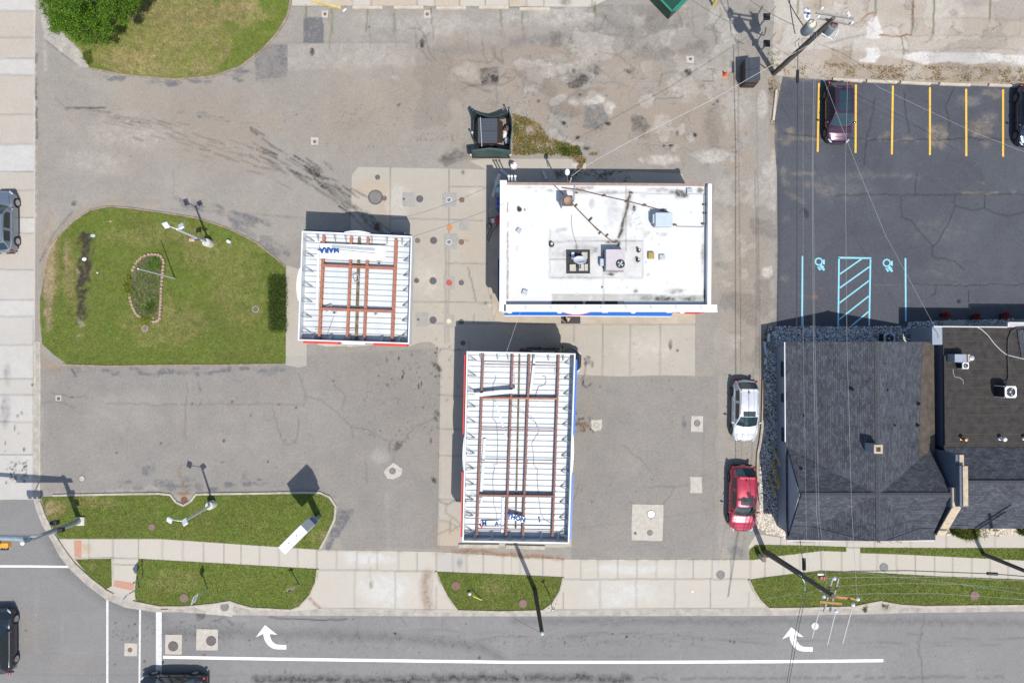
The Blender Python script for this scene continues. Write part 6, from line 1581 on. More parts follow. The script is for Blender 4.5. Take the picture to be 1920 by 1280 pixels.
q = MB(); q.box(c + Vector((0, 0, .05)), (1.36, 1.44, .10)); q.build('curb', M['blackp'], ac)
q = MB(); q.box(c + Vector((-.80, -.12, .30)), (.34, .48, .42)); q.build('duct_box', M['acblue'], ac, bevel=.02)
fc = c + Vector((.33, -.30, .98))
q = MB(); q.lathe(fc, [(.30, 0), (.30, .05), (.26, .05), (.26, .01), (0.001, .01)], 24); fo = q.build('fan_shroud', M['blackp'], ac)
q = MB()
for k in range(4):
    a = k * math.pi / 2 + .6
    q.slab([fc + Vector((0, 0, .03)), fc + Vector((.20 * math.cos(a), .20 * math.sin(a), .03)), fc + Vector((.22 * math.cos(a + .7), .22 * math.sin(a + .7), .045))], .01)
q.cyl(fc + Vector((0, 0, .02)), fc + Vector((0, 0, .06)), .06, n=10); q.build('fan', M['galv'], fo)
hu = thing('roof_heater', 'pale blue grey box unit on legs at the roof right side', 'ventilation unit', P(1242, 414, ZR)[:])
c = P(1239.5, 416, ZR)
q = MB(); q.box(c + Vector((0, 0, .62)), (1.16, .92, .62)); q.build('cabinet', M['acblue'], hu, bevel=.03)
q = MB(); q.box(c + Vector((-.64, .08, .55)), (.12, .6, .4)); q.build('hood', M['acblue'], hu)
for sx in (-1, 1):
    for sy in (-1, 1):
        q = MB(); q.box(c + Vector((sx * .5, sy * .38, .16)), (.06, .06, .32)); q.build('leg', M['galv'], hu)
dn = thing('satellite_dish', 'white oval satellite dish on a black ballast frame weighted with blocks', 'satellite dish', P(1084, 489, ZR)[:])
c = P(1084, 491, ZR)
q = MB()
for sx in (-1, 1): q.box(c + Vector((sx * .74, 0, .05)), (.14, 1.62, .10)); q.box(c + Vector((0, sx * .74, .052)), (1.34, .14, .10))
q.box(c + Vector((0, 0, .045)), (.2, 1.4, .09)); q.box(c + Vector((0, 0, .02)), (1.4, 1.4, .03)); q.build('ballast_frame', M['blackp'], dn)
for sx, sy, w_ in ((-.38, -.42, .44), (.28, -.40, .24), (.54, -.40, .22), (.42, .42, .40), (-.38, .42, .2)):
    q = MB(); q.box(c + Vector((sx, sy, .14)), (w_, .46, .16)); q.build('ballast_block', M['collar'] if sx != -.38 or sy < 0 else M['acblue'], dn, bevel=.01)
q = MB(); q.cyl(c + Vector((.0, -.15, .1)), c + Vector((.0, .02, .85)), .035, n=8); q.build('mast', M['galv'], dn)
q = MB(); q.lathe((0, 0, 0), [(.001, -.10), (.2, -.075), (.35, -.03), (.45, .03), (.44, .05), (.34, -.005), (.2, -.05), (.001, -.075)], 22, Matrix.Rotation(math.radians(-48), 3, 'X'))
q.v = [(v[0] + c.x + .03, v[1] + c.y - .02, v[2] + .95 + ZR) for v in q.v]; q.build('dish', M['whitesteel'], dn, smooth=True)
q = MB(); q.bar(c + Vector((.03, -.1, .62)), c + Vector((.03, -.62, .82)), .05, .05); q.box(c + Vector((.03, -.64, .85)), (.12, .14, .12)); q.build('receiver_arm', M['galv'], dn)
# service mast on the north wall
sm = thing('service_mast', 'pale electrical service mast with a lamp on the store north wall', 'mast', P(1067, 350, 0)[:])
b0 = P(1067.5, 349, 4.0); q = MB(); q.cyl(Vector((b0.x, b0.y + .12, 1.4)), Vector((b0.x, b0.y + .16, 5.5)), .05, n=8); q.build('pipe', M['galv'], sm)
q = MB(); q.bar(Vector((b0.x - .15, b0.y + .1, 4.6)), Vector((b0.x - .22, b0.y + .55, 5.0)), .06, .05); q.build('arm', M['rustpipe'], sm)
q = MB(); q.ball(Vector((b0.x - .22, b0.y + .72, 5.0)), .17, 12, 8, (1, 1.4, .6)); q.build('lamp', M['whitesteel'], sm, smooth=True)
# three white vent pipes behind the wall
for x, lab in ((954, 'leftmost of three white vent pipes behind the store corner'), (959.5, 'middle one of three white vent pipes behind the store corner'), (966, 'rightmost of three white vent pipes behind the store corner')):
    c = P(x, 344, 4.0); g = MB(); g.cyl((c.x, c.y + .25, 0), (c.x, c.y + .25, 4.9), .05, n=8); g.cyl((c.x, c.y + .25, 4.9), (c.x, c.y + .25, 5.0), .08, n=8); tag(g.build('vent_pipe', M['whitesteel']), lab, 'vent pipe', 'vent pipes behind the store')
# raised walk in front and beside
def curb_walk(poly, z=.10):
    g = MB(); g.prism([tuple(P(x, y, 0)[:2]) for x, y in poly], .0, z); return g
fw = curb_walk([(1303, 560), (1303, 606.5), (1100, 606.5), (952, 605), (938, 603), (928, 597), (923, 585), (922, 553), (916, 552), (917, 348), (945, 348), (945, 560)])
tag(fw.build('raised_walk', M['walk2'] if 'walk2' in M else mat('walk_concrete', (0.39, 0.33, 0.26), 0.9, var=.12, scale=1.2, bump=.15), local=True), kind='structure')
g = MB(); g.box(P(1070, 599, .108), (1.45, .60, .014)); tag(g.build('doormat', mat('black_rubber_mat', (.055, .05, .048), .9, var=.2, scale=20)), 'black rubber mat in front of the store entrance', 'doormat')
# things along the west wall
g = MB(); g.bar(P(924, 368, .5), P(936, 327, 2.6), .22, .12); tag(g.build('steel_channel', M['galv']), 'long grey steel channel leaning beside the store corner', 'steel beam')
g = MB(); g.bar(P(938, 318, .1), P(970, 342, .12), .26, .08); tag(g.build('grey_plank', M['galv']), 'grey plank lying on the ground behind the store corner', 'plank')
t = thing('equipment_rack', 'grey metal rack with small boxes at the store north west corner', 'rack', P(934, 357, .1)[:])
c = P(934, 357, .1)
q = MB()
for sx in (-1, 1):
    for sy in (-1, 1): q.box(c + Vector((sx * .22, sy * .55, .9)), (.05, .05, 1.8))
q.box(c + Vector((0, 0, .5)), (.5, 1.15, .03)); q.box(c + Vector((0, 0, 1.3)), (.5, 1.15, .03)); q.build('frame', M['galv'], t)
for dy, z, m_ in ((.3, 1.45, 'whitesteel'), (-.3, 1.4, 'acblue'), (-.1, .65, 'blackp')):
    q = MB(); q.box(c + Vector((.02, dy, z)), (.34, .36, .26)); q.build('box', M[m_], t, bevel=.01)
M['bluepl'] = mat('blue_plastic', (.01, .07, .36), .4, var=.08)
for y, lab in ((381, 'upper blue bin against the store west wall'), (392.5, 'lower blue bin against the store west wall')):
    c = P(936, y, .1); t = thing('waste_bin', lab, 'bin', c[:], 0, 'blue bins by the store wall')
    q = MB(); q.lathe(c, [(.17, 0), (.22, .75), (.24, .78), (.24, .82), (.20, .83)], 16); q.build('bin_body', M['bluepl'], t, smooth=True)
    q = MB(); q.lathe(c, [(.22, .80), (.20, .92), (.12, 1.0), (.001, 1.02)], 16); q.build('lid', M['bluepl'], t, smooth=True)
c = P(934, 417, .1); t = thing('air_pump', 'red domed air pump with white box and coiled hose by the west wall', 'air pump', c[:])
q = MB(); q.box(c + Vector((0, 0, .6)), (.4, .4, 1.2)); q.build('cabinet', M['redpl'], t, bevel=.03)
q = MB(); q.ball(c + Vector((0, 0, 1.25)), .25, 16, 8, (1, 1.15, .6)); q.build('dome', mat('crimson_dome', (.33, .01, .045), .35, var=.06), t, smooth=True)
q = MB(); q.box(c + Vector((-.36, -.04, .9)), (.20, .26, .30)); q.build('meter_box', M['whitesteel'], t, bevel=.01)
hp = [(932, 424), (926, 429), (921, 436), (919, 444), (916, 452), (913, 448), (915, 440), (920, 430), (923, 424), (920, 419), (914, 420), (912, 426), (916, 430), (921, 428), (918, 415), (914, 409), (930, 408)]
q = MB(); q.tube([P(x, y, .13) for x, y in hp], .022, 6); q.build('hose', M['wire'], t)
g = MB(); g.lathe(P(963, 314.5, 0), [(.26, 0), (.26, .55), (.23, .72), (.12, .8), (.001, .82)], 18); t = thing('propane_tank', 'white tank with red valve cap standing behind the store', 'tank', P(963, 314.5, 0)[:]); g.build('tank', M['whitesteel'], t, smooth=True)
q = MB(); c = P(961, 313, 0); q.box(c + Vector((0, .02, .88)), (.14, .12, .16)); q.build('valve_cap', M['redpl'], t, bevel=.02)
g = MB(); g.bar(P(1018, 321, .15), P(1025, 336, .15), .20, .05); tag(g.build('plank', M['galv']), 'short grey board on the ground behind the store, right of the white tank', 'plank')
# service drop wires are in the cable section
# ------------------------------------------------------------------ houses on the east side
def shingle(name, base, var_dir=(1, 1), tintv=.26):
    m = bpy.data.materials.new(name); m.use_nodes = True
    t = m.node_tree; b = t.nodes["Principled BSDF"]; L = t.links.new
    tc = _n(t, "ShaderNodeTexCoord")
    mp = _n(t, "ShaderNodeMapping"); mp.inputs["Scale"].default_value = (1, 1, 0)
    if var_dir[0] < 0: mp.inputs["Rotation"].default_value = (0, 0, math.pi / 2)
    L(tc.outputs["Object"], mp.inputs[0])
    br = _n(t, "ShaderNodeTexBrick"); br.inputs["Scale"].default_value = 1.0
    br.inputs["Brick Width"].default_value = .30; br.inputs["Row Height"].default_value = .125; br.inputs["Mortar Size"].default_value = .007
    br.inputs["Color1"].default_value = (base[0] * (1 - tintv), base[1] * (1 - tintv), base[2] * (1 - tintv), 1)
    br.inputs["Color2"].default_value = (base[0] * (1 + tintv), base[1] * (1 + tintv), base[2] * (1 + tintv), 1)
    br.inputs["Mortar"].default_value = (base[0] * .3, base[1] * .3, base[2] * .3, 1); br.inputs["Bias"].default_value = -.1
    L(mp.outputs[0], br.inputs["Vector"])
    n = _n(t, "ShaderNodeTexNoise"); n.inputs["Scale"].default_value = 1.3; n.inputs["Detail"].default_value = 6; L(tc.outputs["Object"], n.inputs["Vector"])
    n2 = _n(t, "ShaderNodeTexNoise"); n2.inputs["Scale"].default_value = 9; n2.inputs["Detail"].default_value = 3; L(tc.outputs["Object"], n2.inputs["Vector"])
    ad = _n(t, "ShaderNodeMath", operation='ADD'); L(n.outputs[0], ad.inputs[0]); L(n2.outputs[0], ad.inputs[1])
    sc = _n(t, "ShaderNodeVectorMath", operation='SCALE'); L(br.outputs[0], sc.inputs[0]); L(ad.outputs[0], sc.inputs["Scale"])
    L(sc.outputs[0], b.inputs["Base Color"]); b.inputs["Roughness"].default_value = .95; b.inputs["Specular IOR Level"].default_value = .2
    bp = _n(t, "ShaderNodeBump"); bp.inputs["Strength"].default_value = .5; bp.inputs["Distance"].default_value = .02
    L(br.outputs["Fac"], bp.inputs["Height"]); bp.invert = True; L(bp.outputs[0], b.inputs["Normal"])
    return m
SB = (.062, .067, .080)
M['shing_ns'] = shingle('dark_shingles_along_ridge', SB, (-1, 1))
M['shing_ew'] = shingle('dark_shingles_across', SB, (1, 1))
M['siding'] = mat('blue_grey_siding', (.24, .275, .33), .7, var=.12, scale=2, streak=(.4, .4, 6))
M['eave'] = mat('white_eave_trim', (.6, .6, .6), .5, var=.1)
M['moss'] = mat('mossy_brown_shingles', (.085, .066, .048), .95, var=.4, scale=2.2, tint=(.03, .026, .02), bump=.5)
M['cap'] = mat('ridge_cap_shingles', (.058, .062, .072), .95, var=.25, scale=6, bump=.3)
M['tan_stone'] = mat('tan_coping_stone', (.47, .385, .27), .85, var=.22, scale=4, bump=.2)
M['torch'] = mat('brown_roll_roofing', (.043, .038, .034), .95, var=.35, scale=2, bump=.3)
M['torchseam'] = mat('roll_roofing_seam', (.085, .072, .06), .95, var=.4, scale=5)
M['brickw'] = mat('blue_painted_brick', (.10, .12, .165), .8, var=.15, scale=6, bump=.2)

ZE, ZG = 2.72, 4.75
def PT(px, py, z): return P(px, py, z)
hb_ = P(1600, 820, 0)
house = thing('shingled_house', 'dark shingled house with crossing gable roofs beside the gravel strip', 'house', hb_[:])
xw = P(1472, 700, ZE).x; xe = P(1751, 700, ZE).x; xr = P(1645, 700, ZG).x
yn = P(1600, 641, ZE).y; ysd = P(1600, 1012, ZE).y
yrid = P(1600, 928, ZG).y; yv_n = P(1480, 836, ZE).y
yr2 = P(1645, 1014, ZG).y
# north-south roof (two slopes), drawn with small thickness
def roofpart(quad, m, nm='roof', t=.10):
    q = MB(); q.slab(quad, t); return q.build(nm, M[m], house)
xrx = (xw + xe) / 2 + 0
roofpart([(xw, yn, ZE), (xw, ysd, ZE), (xr, yr2, ZG), (xr, yn, ZG)], 'shing_ns')
roofpart([(xr, yn, ZG), (xr, yr2, ZG), (xe, ysd, ZE), (xe, yn, ZE)], 'shing_ns')
# east-west roof: sits a little higher so that its slopes cover the first near the ridge
xg0 = P(1503, 928, ZG).x; xg1 = P(1784, 929, ZG).x
ZX = ZG - .02
roofpart([(xg0, yrid, ZX), (xg1, yrid, ZX), (xg1 - .25, yv_n, ZE + .02), (xg0 - .15, yv_n, ZE + .02)], 'shing_ew')
roofpart([(xg0, yrid, ZX), (xg0 - .15, ysd + .01, ZE + .02), (xg1 - .25, ysd + .01, ZE + .02), (xg1, yrid, ZX)], 'shing_ew')
# ridge caps
for a, b in (((xr, yn + .02, ZG + .03), (xr, yr2, ZG + .03)), ((xg0 + .05, yrid, ZX + .03), (xg1 - .05, yrid, ZX + .03))):
    a, b = Vector(a), Vector(b); d = (b - a).normalized(); s = Vector((-d.y, d.x, 0)) * .17
    q = MB(); q.add([a - s - Vector((0, 0, .06)), b - s - Vector((0, 0, .06)), b, a, b + s - Vector((0, 0, .06)), a + s - Vector((0, 0, .06))], [(0, 1, 2, 3), (3, 2, 4, 5)])
    q.add([a - s - Vector((0, 0, .10)), b - s - Vector((0, 0, .10)), b - s - Vector((0, 0, .06)), a - s - Vector((0, 0, .06)), b + s - Vector((0, 0, .10)), a + s - Vector((0, 0, .10)), b + s - Vector((0, 0, .06)), a + s - Vector((0, 0, .06))], [(0, 1, 2, 3), (5, 7, 6, 4)])
    q.build('ridge_cap', M['cap'], house)
# mossy lower strip of the east slope
def on_east(x): return lerp(ZG, ZE, (x - xr) / (xe - xr))
q = MB(); x0 = P(1727, 700, 2.95).x; q.slab([(x0, yn - .05, on_east(x0) + .012), (x0 - .45, P(1730, 852, 3).y, on_east(x0 - .45) + .012), (xe + .02, P(1730, 858, 3).y, ZE + .010), (xe + .02, yn - .05, ZE + .010)], .008); q.build('mossy_strip', M['moss'], house)
# walls and gable ends
q = MB(); wx0, wx1, wy0, wy1 = xw + .42, xe - .35, yn - .3, ysd + .3
q.box(((wx0 + wx1) / 2, (wy0 + wy1) / 2, 1.35), (wx1 - wx0, wy0 - wy1, 2.7)); q.build('wall', M['siding'], house)
for (A, nm) in (([(wx0, yn - .3, 2.66), (xe - .35, yn - .3, 2.66), (xr, yn - .3, ZG - .16)], 'gable'), ([(wx0, ysd + .3, 2.66), (xe - .35, ysd + .3, 2.66), (xr, yr2 + .35, ZG - .22)], 'gable')):
    q = MB(); q.add([Vector(v) for v in A] + [Vector(v) + Vector((0, -.05, 0)) for v in A], [(0, 1, 2), (5, 4, 3), (0, 3, 4, 1), (1, 4, 5, 2), (2, 5, 3, 0)]); q.build(nm, M['siding'], house)
for x, s in ((xg0 - .10, 1), (xg1 - .30, -1)):
    A = [(x, yv_n - .2, 2.3), (x, ysd + .2, 2.3), (x, ysd + .25, ZE - .12), (x, yrid, ZX - .14), (x, yv_n - .25, ZE - .12)]
    q = MB(); q.add([Vector(v) for v in A] + [Vector(v) + Vector((.06 * s, 0, 0)) for v in A], [(0, 1, 2, 3, 4), (9, 8, 7, 6, 5)] + [(i, 5 + i, 5 + (i + 1) % 5, (i + 1) % 5) for i in range(5)]); q.build('gable', M['siding'], house)
q = MB(); q.bar((xw - .02, yn, ZE - .02), (xw - .02, yv_n + .3, ZE - .02), .06, .10); q.build('eave_gutter', M['eave'], house)
q = MB(); q.bar((xg0 - .2, ysd - .03, ZE - .02), (xe - .1, ysd - .03, ZE - .02), .06, .10); q.build('eave_gutter', M['eave'], house)
for y, L_ in ((692, 1.1), (746, .6), (815, 1.0)):
    c = P(1462, y, 1.5); q = MB(); q.box((wx0 - .02, c.y, 1.6), (.06, L_, 1.1)); w_ = q.build('window', M['glass'], house)
    q = MB(); q.box((wx0 - .04, c.y, 1.02), (.12, L_ + .1, .06)); q.box((wx0 - .04, c.y, 2.18), (.08, L_ + .1, .06)); q.build('frame', M['siding'], w_)
q = MB(); c = P(1645.5, 841.5, 5.55); q.box((c.x, c.y, 5.0), (.60, .56, 1.1)); co_ = q.build('chimney', M['siding'], house)
q = MB()
for s in (-1, 1): q.box((c.x + s * .22, c.y, 5.60), (.14, .58, .10)); q.box((c.x, c.y + s * .22, 5.602), (.30, .14, .10))
q.build('chimney_cap', M['tan_stone'], co_)
q = MB(); q.box((c.x, c.y, 5.56), (.30, .30, .02)); q.build('flue', M['moss'], co_)
def roof_z(x, y):
    a = lerp(ZE, ZG, (x - xw) / (xr - xw)) if x < xr else on_east(x)
    b = lerp(ZX, ZE, (y - yrid) / (yv_n - yrid)) if y > yrid else lerp(ZX, ZE, (yrid - y) / (yrid - ysd))
    return max(a, b)
for px, py in ((1598, 730), (1662, 731), (1722, 757), (1676, 797), (1720, 797), (1507, 780), (1502, 879)):
    c = P(px, py, 3.6); z = roof_z(c.x, c.y); c = P(px, py, z); q = MB(); q.cyl((c.x, c.y, z - .1), (c.x, c.y, z + .32), .055, n=8); q.lathe((c.x, c.y, z), [(.14, 0), (.06, .09)], 10); q.build('vent_pipe', M['blackp'], house)

# second building: brown flat roof, gabled shingle roof at the street and a stepped gable wall
b2 = thing('flat_roofed_building', 'building with brown flat roof, stepped stone capped gable wall and shingled street roof', 'building', P(1850, 800, 0)[:])
ZF = 2.95
fx0 = P(1768, 700, ZF).x; fx1 = P(2080, 700, ZF).x; fy0 = P(1800, 613.5, ZF).y; fy1 = P(1800, 839, ZF).y
def part2(q, nm, m, **k): return q.build(nm, M[m], b2, **k)
q = MB(); q.box(((fx0 + fx1) / 2, (fy0 + fy1) / 2, ZF / 2 - .04), (fx1 - fx0 - .04, fy0 - fy1 - .04, ZF - .08)); part2(q, 'wall', 'brickw')
# grey bump-out at the north west corner
q = MB(); q.box(((fx0 + fx1) / 2, (fy0 + fy1) / 2, ZF), (fx1 - fx0, fy0 - fy1, .06)); part2(q, 'flat_roof', 'torch')
for i in range(13):
    y = lerp(fy0, fy1, (i + .5) / 13); q = MB(); q.box(((fx0 + fx1) / 2, y, ZF + .035), (fx1 - fx0 - .3, .035, .012)); part2(q, 'roof_seam', 'torchseam')
q = MB(); q.bar(P(1750, 612, ZF + .06), P(1888, 613.2, ZF + .06), .07, .10); q.bar(P(1889.5, 613.5, ZF + .06), P(1890, 605, ZF + .06), .07, .10); q.bar(P(1889, 604.8, ZF + .06), P(2060, 605.5, ZF + .06), .07, .10); part2(q, 'drip_edge', 'eave')
q = MB(); a, b = P(1748, 613, ZF), P(1774, 646, ZF); q.box(((a.x + b.x) / 2, (a.y + b.y) / 2, ZF / 2), (b.x - a.x, a.y - b.y, ZF - .02)); part2(q, 'corner_wing', 'siding')
a, b = P(1890, 606, ZF), P(2060, 614, ZF); q = MB(); q.box(((a.x + b.x) / 2, (a.y + b.y) / 2, ZF / 2), (b.x - a.x, a.y - b.y - .02, ZF + .02)); part2(q, 'corner_wing', 'acgrey')
q = MB(); q.slab([P(1907, 618, ZF + .1), P(2060, 618, ZF + .5), P(2060, 672, ZF + .5), P(1916, 672, ZF + .1)], .06); part2(q, 'raised_roof', 'shing_ns')
q = MB(); q.box((fx0 + .06, (fy0 + fy1) / 2 - .9, ZF + .08), (.14, fy0 - fy1 - 2.2, .16)); part2(q, 'roof_edge', 'torch')
ry = P(1850, 905, 4.55).y; sy = P(1850, 990.5, 2.7).y; rx0 = P(1797, 905, 4.55).x; 
q = MB(); q.slab([(rx0, fy1 + .02, ZF + .06), (rx0, ry, 4.55), (fx1, ry, 4.55), (fx1, fy1 + .02, ZF + .06)], .1); part2(q, 'gable_roof', 'shing_ew')
q = MB(); q.slab([(rx0, ry, 4.55), (rx0, sy, 2.7), (fx1, sy, 2.7), (fx1, ry, 4.55)], .1); part2(q, 'gable_roof', 'shing_ew')
a, b = Vector((rx0, ry, 4.58)), Vector((fx1, ry, 4.58)); s = Vector((0, .17, 0)); q = MB(); q.add([a - s - Vector((0, 0, .04)), b - s - Vector((0, 0, .04)), b, a, b + s - Vector((0, 0, .04)), a + s - Vector((0, 0, .04))], [(0, 1, 2, 3), (3, 2, 4, 5)]); part2(q, 'ridge_cap', 'cap')
q = MB(); q.box(((rx0 + fx1) / 2 + .1, (fy1 + sy) / 2 + .15, 1.3), (fx1 - rx0 - .3, fy1 - sy - .35, 2.6)); part2(q, 'wall', 'brickw')
# stepped gable wall at its west end
gx1 = rx0 + .02; gx0 = gx1 - .42
U = 1 / 25.0
def yy(py, z): return P(1790, py, z).y
prof = [(yy(852, 4.9), 0), (yy(852, 4.9), 4.9), (yy(872, 4.9), 4.9), (yy(873, 5.3), 5.3), (yy(948, 5.3), 5.3), (yy(950, 4.7), 4.7), (yy(1003, 2.9), 2.9), (yy(1003, 2.9), 0)]
q = MB(); n = len(prof); q.add([(gx0, y, z) for y, z in prof] + [(gx1, y, z) for y, z in prof], [tuple(range(n)), tuple(range(2 * n - 1, n - 1, -1))] + [(i, n + i, n + (i + 1) % n, (i + 1) % n) for i in range(n)])
part2(q, 'gable_wall', 'brickw')
for i, j, w_ in ((1, 2, .30), (3, 4, .34), (5, 6, .62)):
    (y0, z0), (y1, z1) = prof[i], prof[j]
    xx = gx1 - w_ / 2 + .08 if i != 5 else gx1 - .30
    q = MB(); q.bar((xx, y0, z0 + .05), (xx, y1, z1 + .05), w_, .10)
    part2(q, 'coping', 'tan_stone', bevel=.015)
a = prof[5]; q = MB(); q.box((gx0 + .0, yy(933, 4.8), 4.5), (.5, 1.35, .5)); part2(q, 'gable_step', 'brickw')
q = MB(); q.box((gx0 + .06, yy(933, 4.8), 4.79), (.52, 1.4, .10)); part2(q, 'coping', 'tan_stone', bevel=.015)
# equipment on and beside the flat roof
def condenser(label, px, py, z, w_, h_, cap='whitesteel', name='condenser_unit'):
    c = P(px, py, z); t = thing(name, label, 'air conditioner', c[:])
    q = MB(); q.box(c + Vector((0, 0, h_ / 2 - .02)), (w_ * .96, w_ * .96, h_ - .06)); q.build('coil_case', M['blackp'], t)
    tz = c.z + h_
    q = MB(); n = 20
    vs = []; fs = []
    for k in range(n):
        a = 2 * math.pi * k / n; cx, cy = math.cos(a), math.sin(a); m_ = max(abs(cx), abs(cy))
        o = (cx / m_ * w_ / 2, cy / m_ * w_ / 2)
        vs += [(c.x + cx * w_ * .40, c.y + cy * w_ * .40, tz), (c.x + o[0], c.y + o[1], tz), (c.x + o[0], c.y + o[1], tz - .07)]
    for k in range(n):
        j = (k + 1) % n; fs += [(k * 3, k * 3 + 1, j * 3 + 1, j * 3), (k * 3 + 1, k * 3 + 2, j * 3 + 2, j * 3 + 1)]
    q.add(vs, fs)
    for sx in (-1, 1):
        for sy in (-1, 1): q.box((c.x + sx * w_ * .48, c.y + sy * w_ * .48, c.z + h_ / 2 - .04), (.05, .05, h_ - .09))
    q.box((c.x, c.y - w_ * .5, c.z + .06), (w_, .03, .12)); q.build('top_cover', M[cap], t)
    q = MB()
    for k in range(3):
        a = 2 * math.pi * k / 3 + .4
        f0 = Vector((c.x, c.y, tz - .06)); q.slab([f0, f0 + Vector((w_ * .33 * math.cos(a), w_ * .33 * math.sin(a), 0)), f0 + Vector((w_ * .36 * math.cos(a + .75), w_ * .36 * math.sin(a + .75), .02))], .01)
    q.cyl((c.x, c.y, tz - .08), (c.x, c.y, tz - .03), w_ * .09, n=10); q.build('fan', M['galv'], t)
    for r in (.14, .27, .39):
        pass
    return t
condenser('pale blue air conditioner standing on gravel at the north side of the house', 1657.5, 634.5, .05, .80, .75, 'acblue')
condenser('white square air conditioner on the brown flat roof near the right edge', 1875, 733, ZF + .05, .80, 1.05)
t = thing('kitchen_vent', 'grey roof vent box with steel cowl on the brown flat roof', 'roof vent', P(1790, 672, ZF)[:])
c = P(1786, 671, ZF); q = MB(); q.box(c + Vector((0, 0, .45)), (.85, .55, .9)); q.build('box', M['siding'], t, bevel=.02)
q = MB(); q.box(c + Vector((.50, 0, .55)), (.16, .52, .9)); q.build('side_panel', M['tan_stone'], t)
q = MB(); q.cyl(c + Vector((.68, .0, .3)), c + Vector((.68, .0, .95)), .12, n=12); q.lathe(c + Vector((.68, 0, .92)), [(.12, 0), (.17, .05), (.17, .13), (.001, .2)], 14); q.build('cowl', M['galv'], t)
condenser('small white fan unit below the grey vent box on the flat roof', 1801, 685, ZF + .05, .44, .55)
for x, lab, m_ in ((1803, 'copper coloured vent cap on the brown flat roof', 'orangepl'), (1875, 'silver vent cap on the brown flat roof, right of the copper one', 'whitesteel'), (1920, 'vent cap cut off by the right edge of the photo', 'whitesteel')):
    c = P(x, 822, ZF); g = MB(); g.lathe(c, [(.16, 0), (.16, .02), (.09, .04), (.09, .45)], 14); g.lathe(c + Vector((0, 0, .42)), [(.13, 0), (.15, .06), (.11, .14), (.001, .17)], 14); tag(g.build('roof_ventilator', M[m_] if m_ == 'whitesteel' else mat('copper_cap', (.38, .2, .12), .4, .5, var=.2), smooth=True), lab, 'vent', 'vent caps on the flat roof')
def cable(label, pts, r, m='wire', name='cable', z=0, cat='cable'):
    g = MB(); g.tube([P(p[0], p[1], p[2] if len(p) > 2 else z) for p in pts], r, 6)
    return tag(g.build(name, M[m], smooth=True), label, cat)
M['whitecable'] = mat('white_cable', (.45, .45, .44), .5, var=.05)
cable('white cable curving across the brown flat roof', [(1833, 614, ZF + .1), (1840, 617, ZF + .08), (1852, 628, ZF + .07), (1865, 645, ZF + .07), (1878, 658, ZF + .07), (1888, 665, ZF + .08), (1900, 668, ZF + .1), (1925, 674, ZF + .1)], .028, 'whitecable')
cable('thick black pipe running up the brown flat roof to the air conditioner', [(1930, 613, ZF + .12), (1908, 614, ZF + .12), (1896, 620, ZF + .1), (1890, 636, ZF + .1), (1889.5, 670, ZF + .1), (1891, 705, ZF + .1), (1889, 712, ZF + .12), (1885, 720, ZF + .3)], .045, 'wire')
cable('thin pale cable hanging from the small fan unit on the flat roof', [(1787, 692, ZF + .1), (1787, 699, ZF + .07), (1790, 706, ZF + .07), (1800, 708, ZF + .07), (1806, 713, ZF + .07), (1805.5, 720, ZF + .07)], .018, 'galv')
t = thing('meter_bank', 'dark electric meters and conduits at the corner between house and flat roof', 'electric meters', P(1757, 633, 0)[:])
c = P(1750, 632, 1.2)
q = MB(); q.box((c.x, c.y, 1.35), (.6, 1.0, .9)); q.build('cabinet', M['trim'], t, bevel=.02)
for i, dy in enumerate((-.3, -.1, .1, .3)):
    q = MB(); q.tube([(c.x - 1.3, c.y + dy * .8 - .05, .25), (c.x - .3, c.y + dy * .8 - .05, .28), (c.x, c.y + dy, 1.2), (c.x + .35, c.y + dy * .6, 2.6)], .04, 6); q.build('conduit', M['acblue'] if i == 1 else M['trim'], t)
q = MB(); q.tube([P(1757, 618, 3.3), P(1764, 628, 3.2), P(1760, 634, 3.0)], .02, 6); q.build('service_cable', M['galv'], t)
for x, y, lab in ((1765.5, 591, 'leftmost and reddest of three red flowering plants by the north wall'), (1823, 594, 'middle one of three red flowering plants by the north wall'), (1877, 592.5, 'rightmost of three red flowering plants by the north wall')):
    pass
g = MB()
a, b = P(1768, 608, 0), P(1808, 604, 0)
g.box(((a.x + b.x) / 2, (a.y + b.y) / 2 , .06), (1.7, .42, .12)); tag(g.build('window_well', M['collar'], bevel=.02), 'concrete window well by the north wall of the flat roofed building', 'window well')
for (y0, y1, x, lab, m_) in ((712, 770, 1431, 'long pale landscape timber edging the gravel beside the white SUV', 'tan_stone'), (625, 640, 1441, 'short white timber at the gravel near the car park corner', 'eave')):
    g = MB(); g.bar(P(x, y0, .1), P(x - 1, y1, .1), .16, .20); tag(g.build('landscape_timber', M[m_], bevel=.02), lab, 'edging timber')
g = MB()
ed = [(1430, 770), (1429, 800), (1425, 830), (1421, 850), (1420, 880), (1422, 910), (1425, 940)]
for a, b in zip(ed[:-1], ed[1:]): g.bar(P(*a, .08), P(*b, .08), .17, .18)
tag(g.build('stone_edging', M['kerb']), 'low curved stone edging between parked cars and the gravel', 'edging')
g = MB(); g.bar(P(1433, 640, .08), P(1436, 665, .08), .15, .16); tag(g.build('landscape_timber', M['acblue'], bevel=.02), 'blue grey timber piece on the gravel north of the white SUV', 'edging timber')
M['gasyel'] = mat('yellow_pipe', (.6, .46, .04), .6, var=.15)
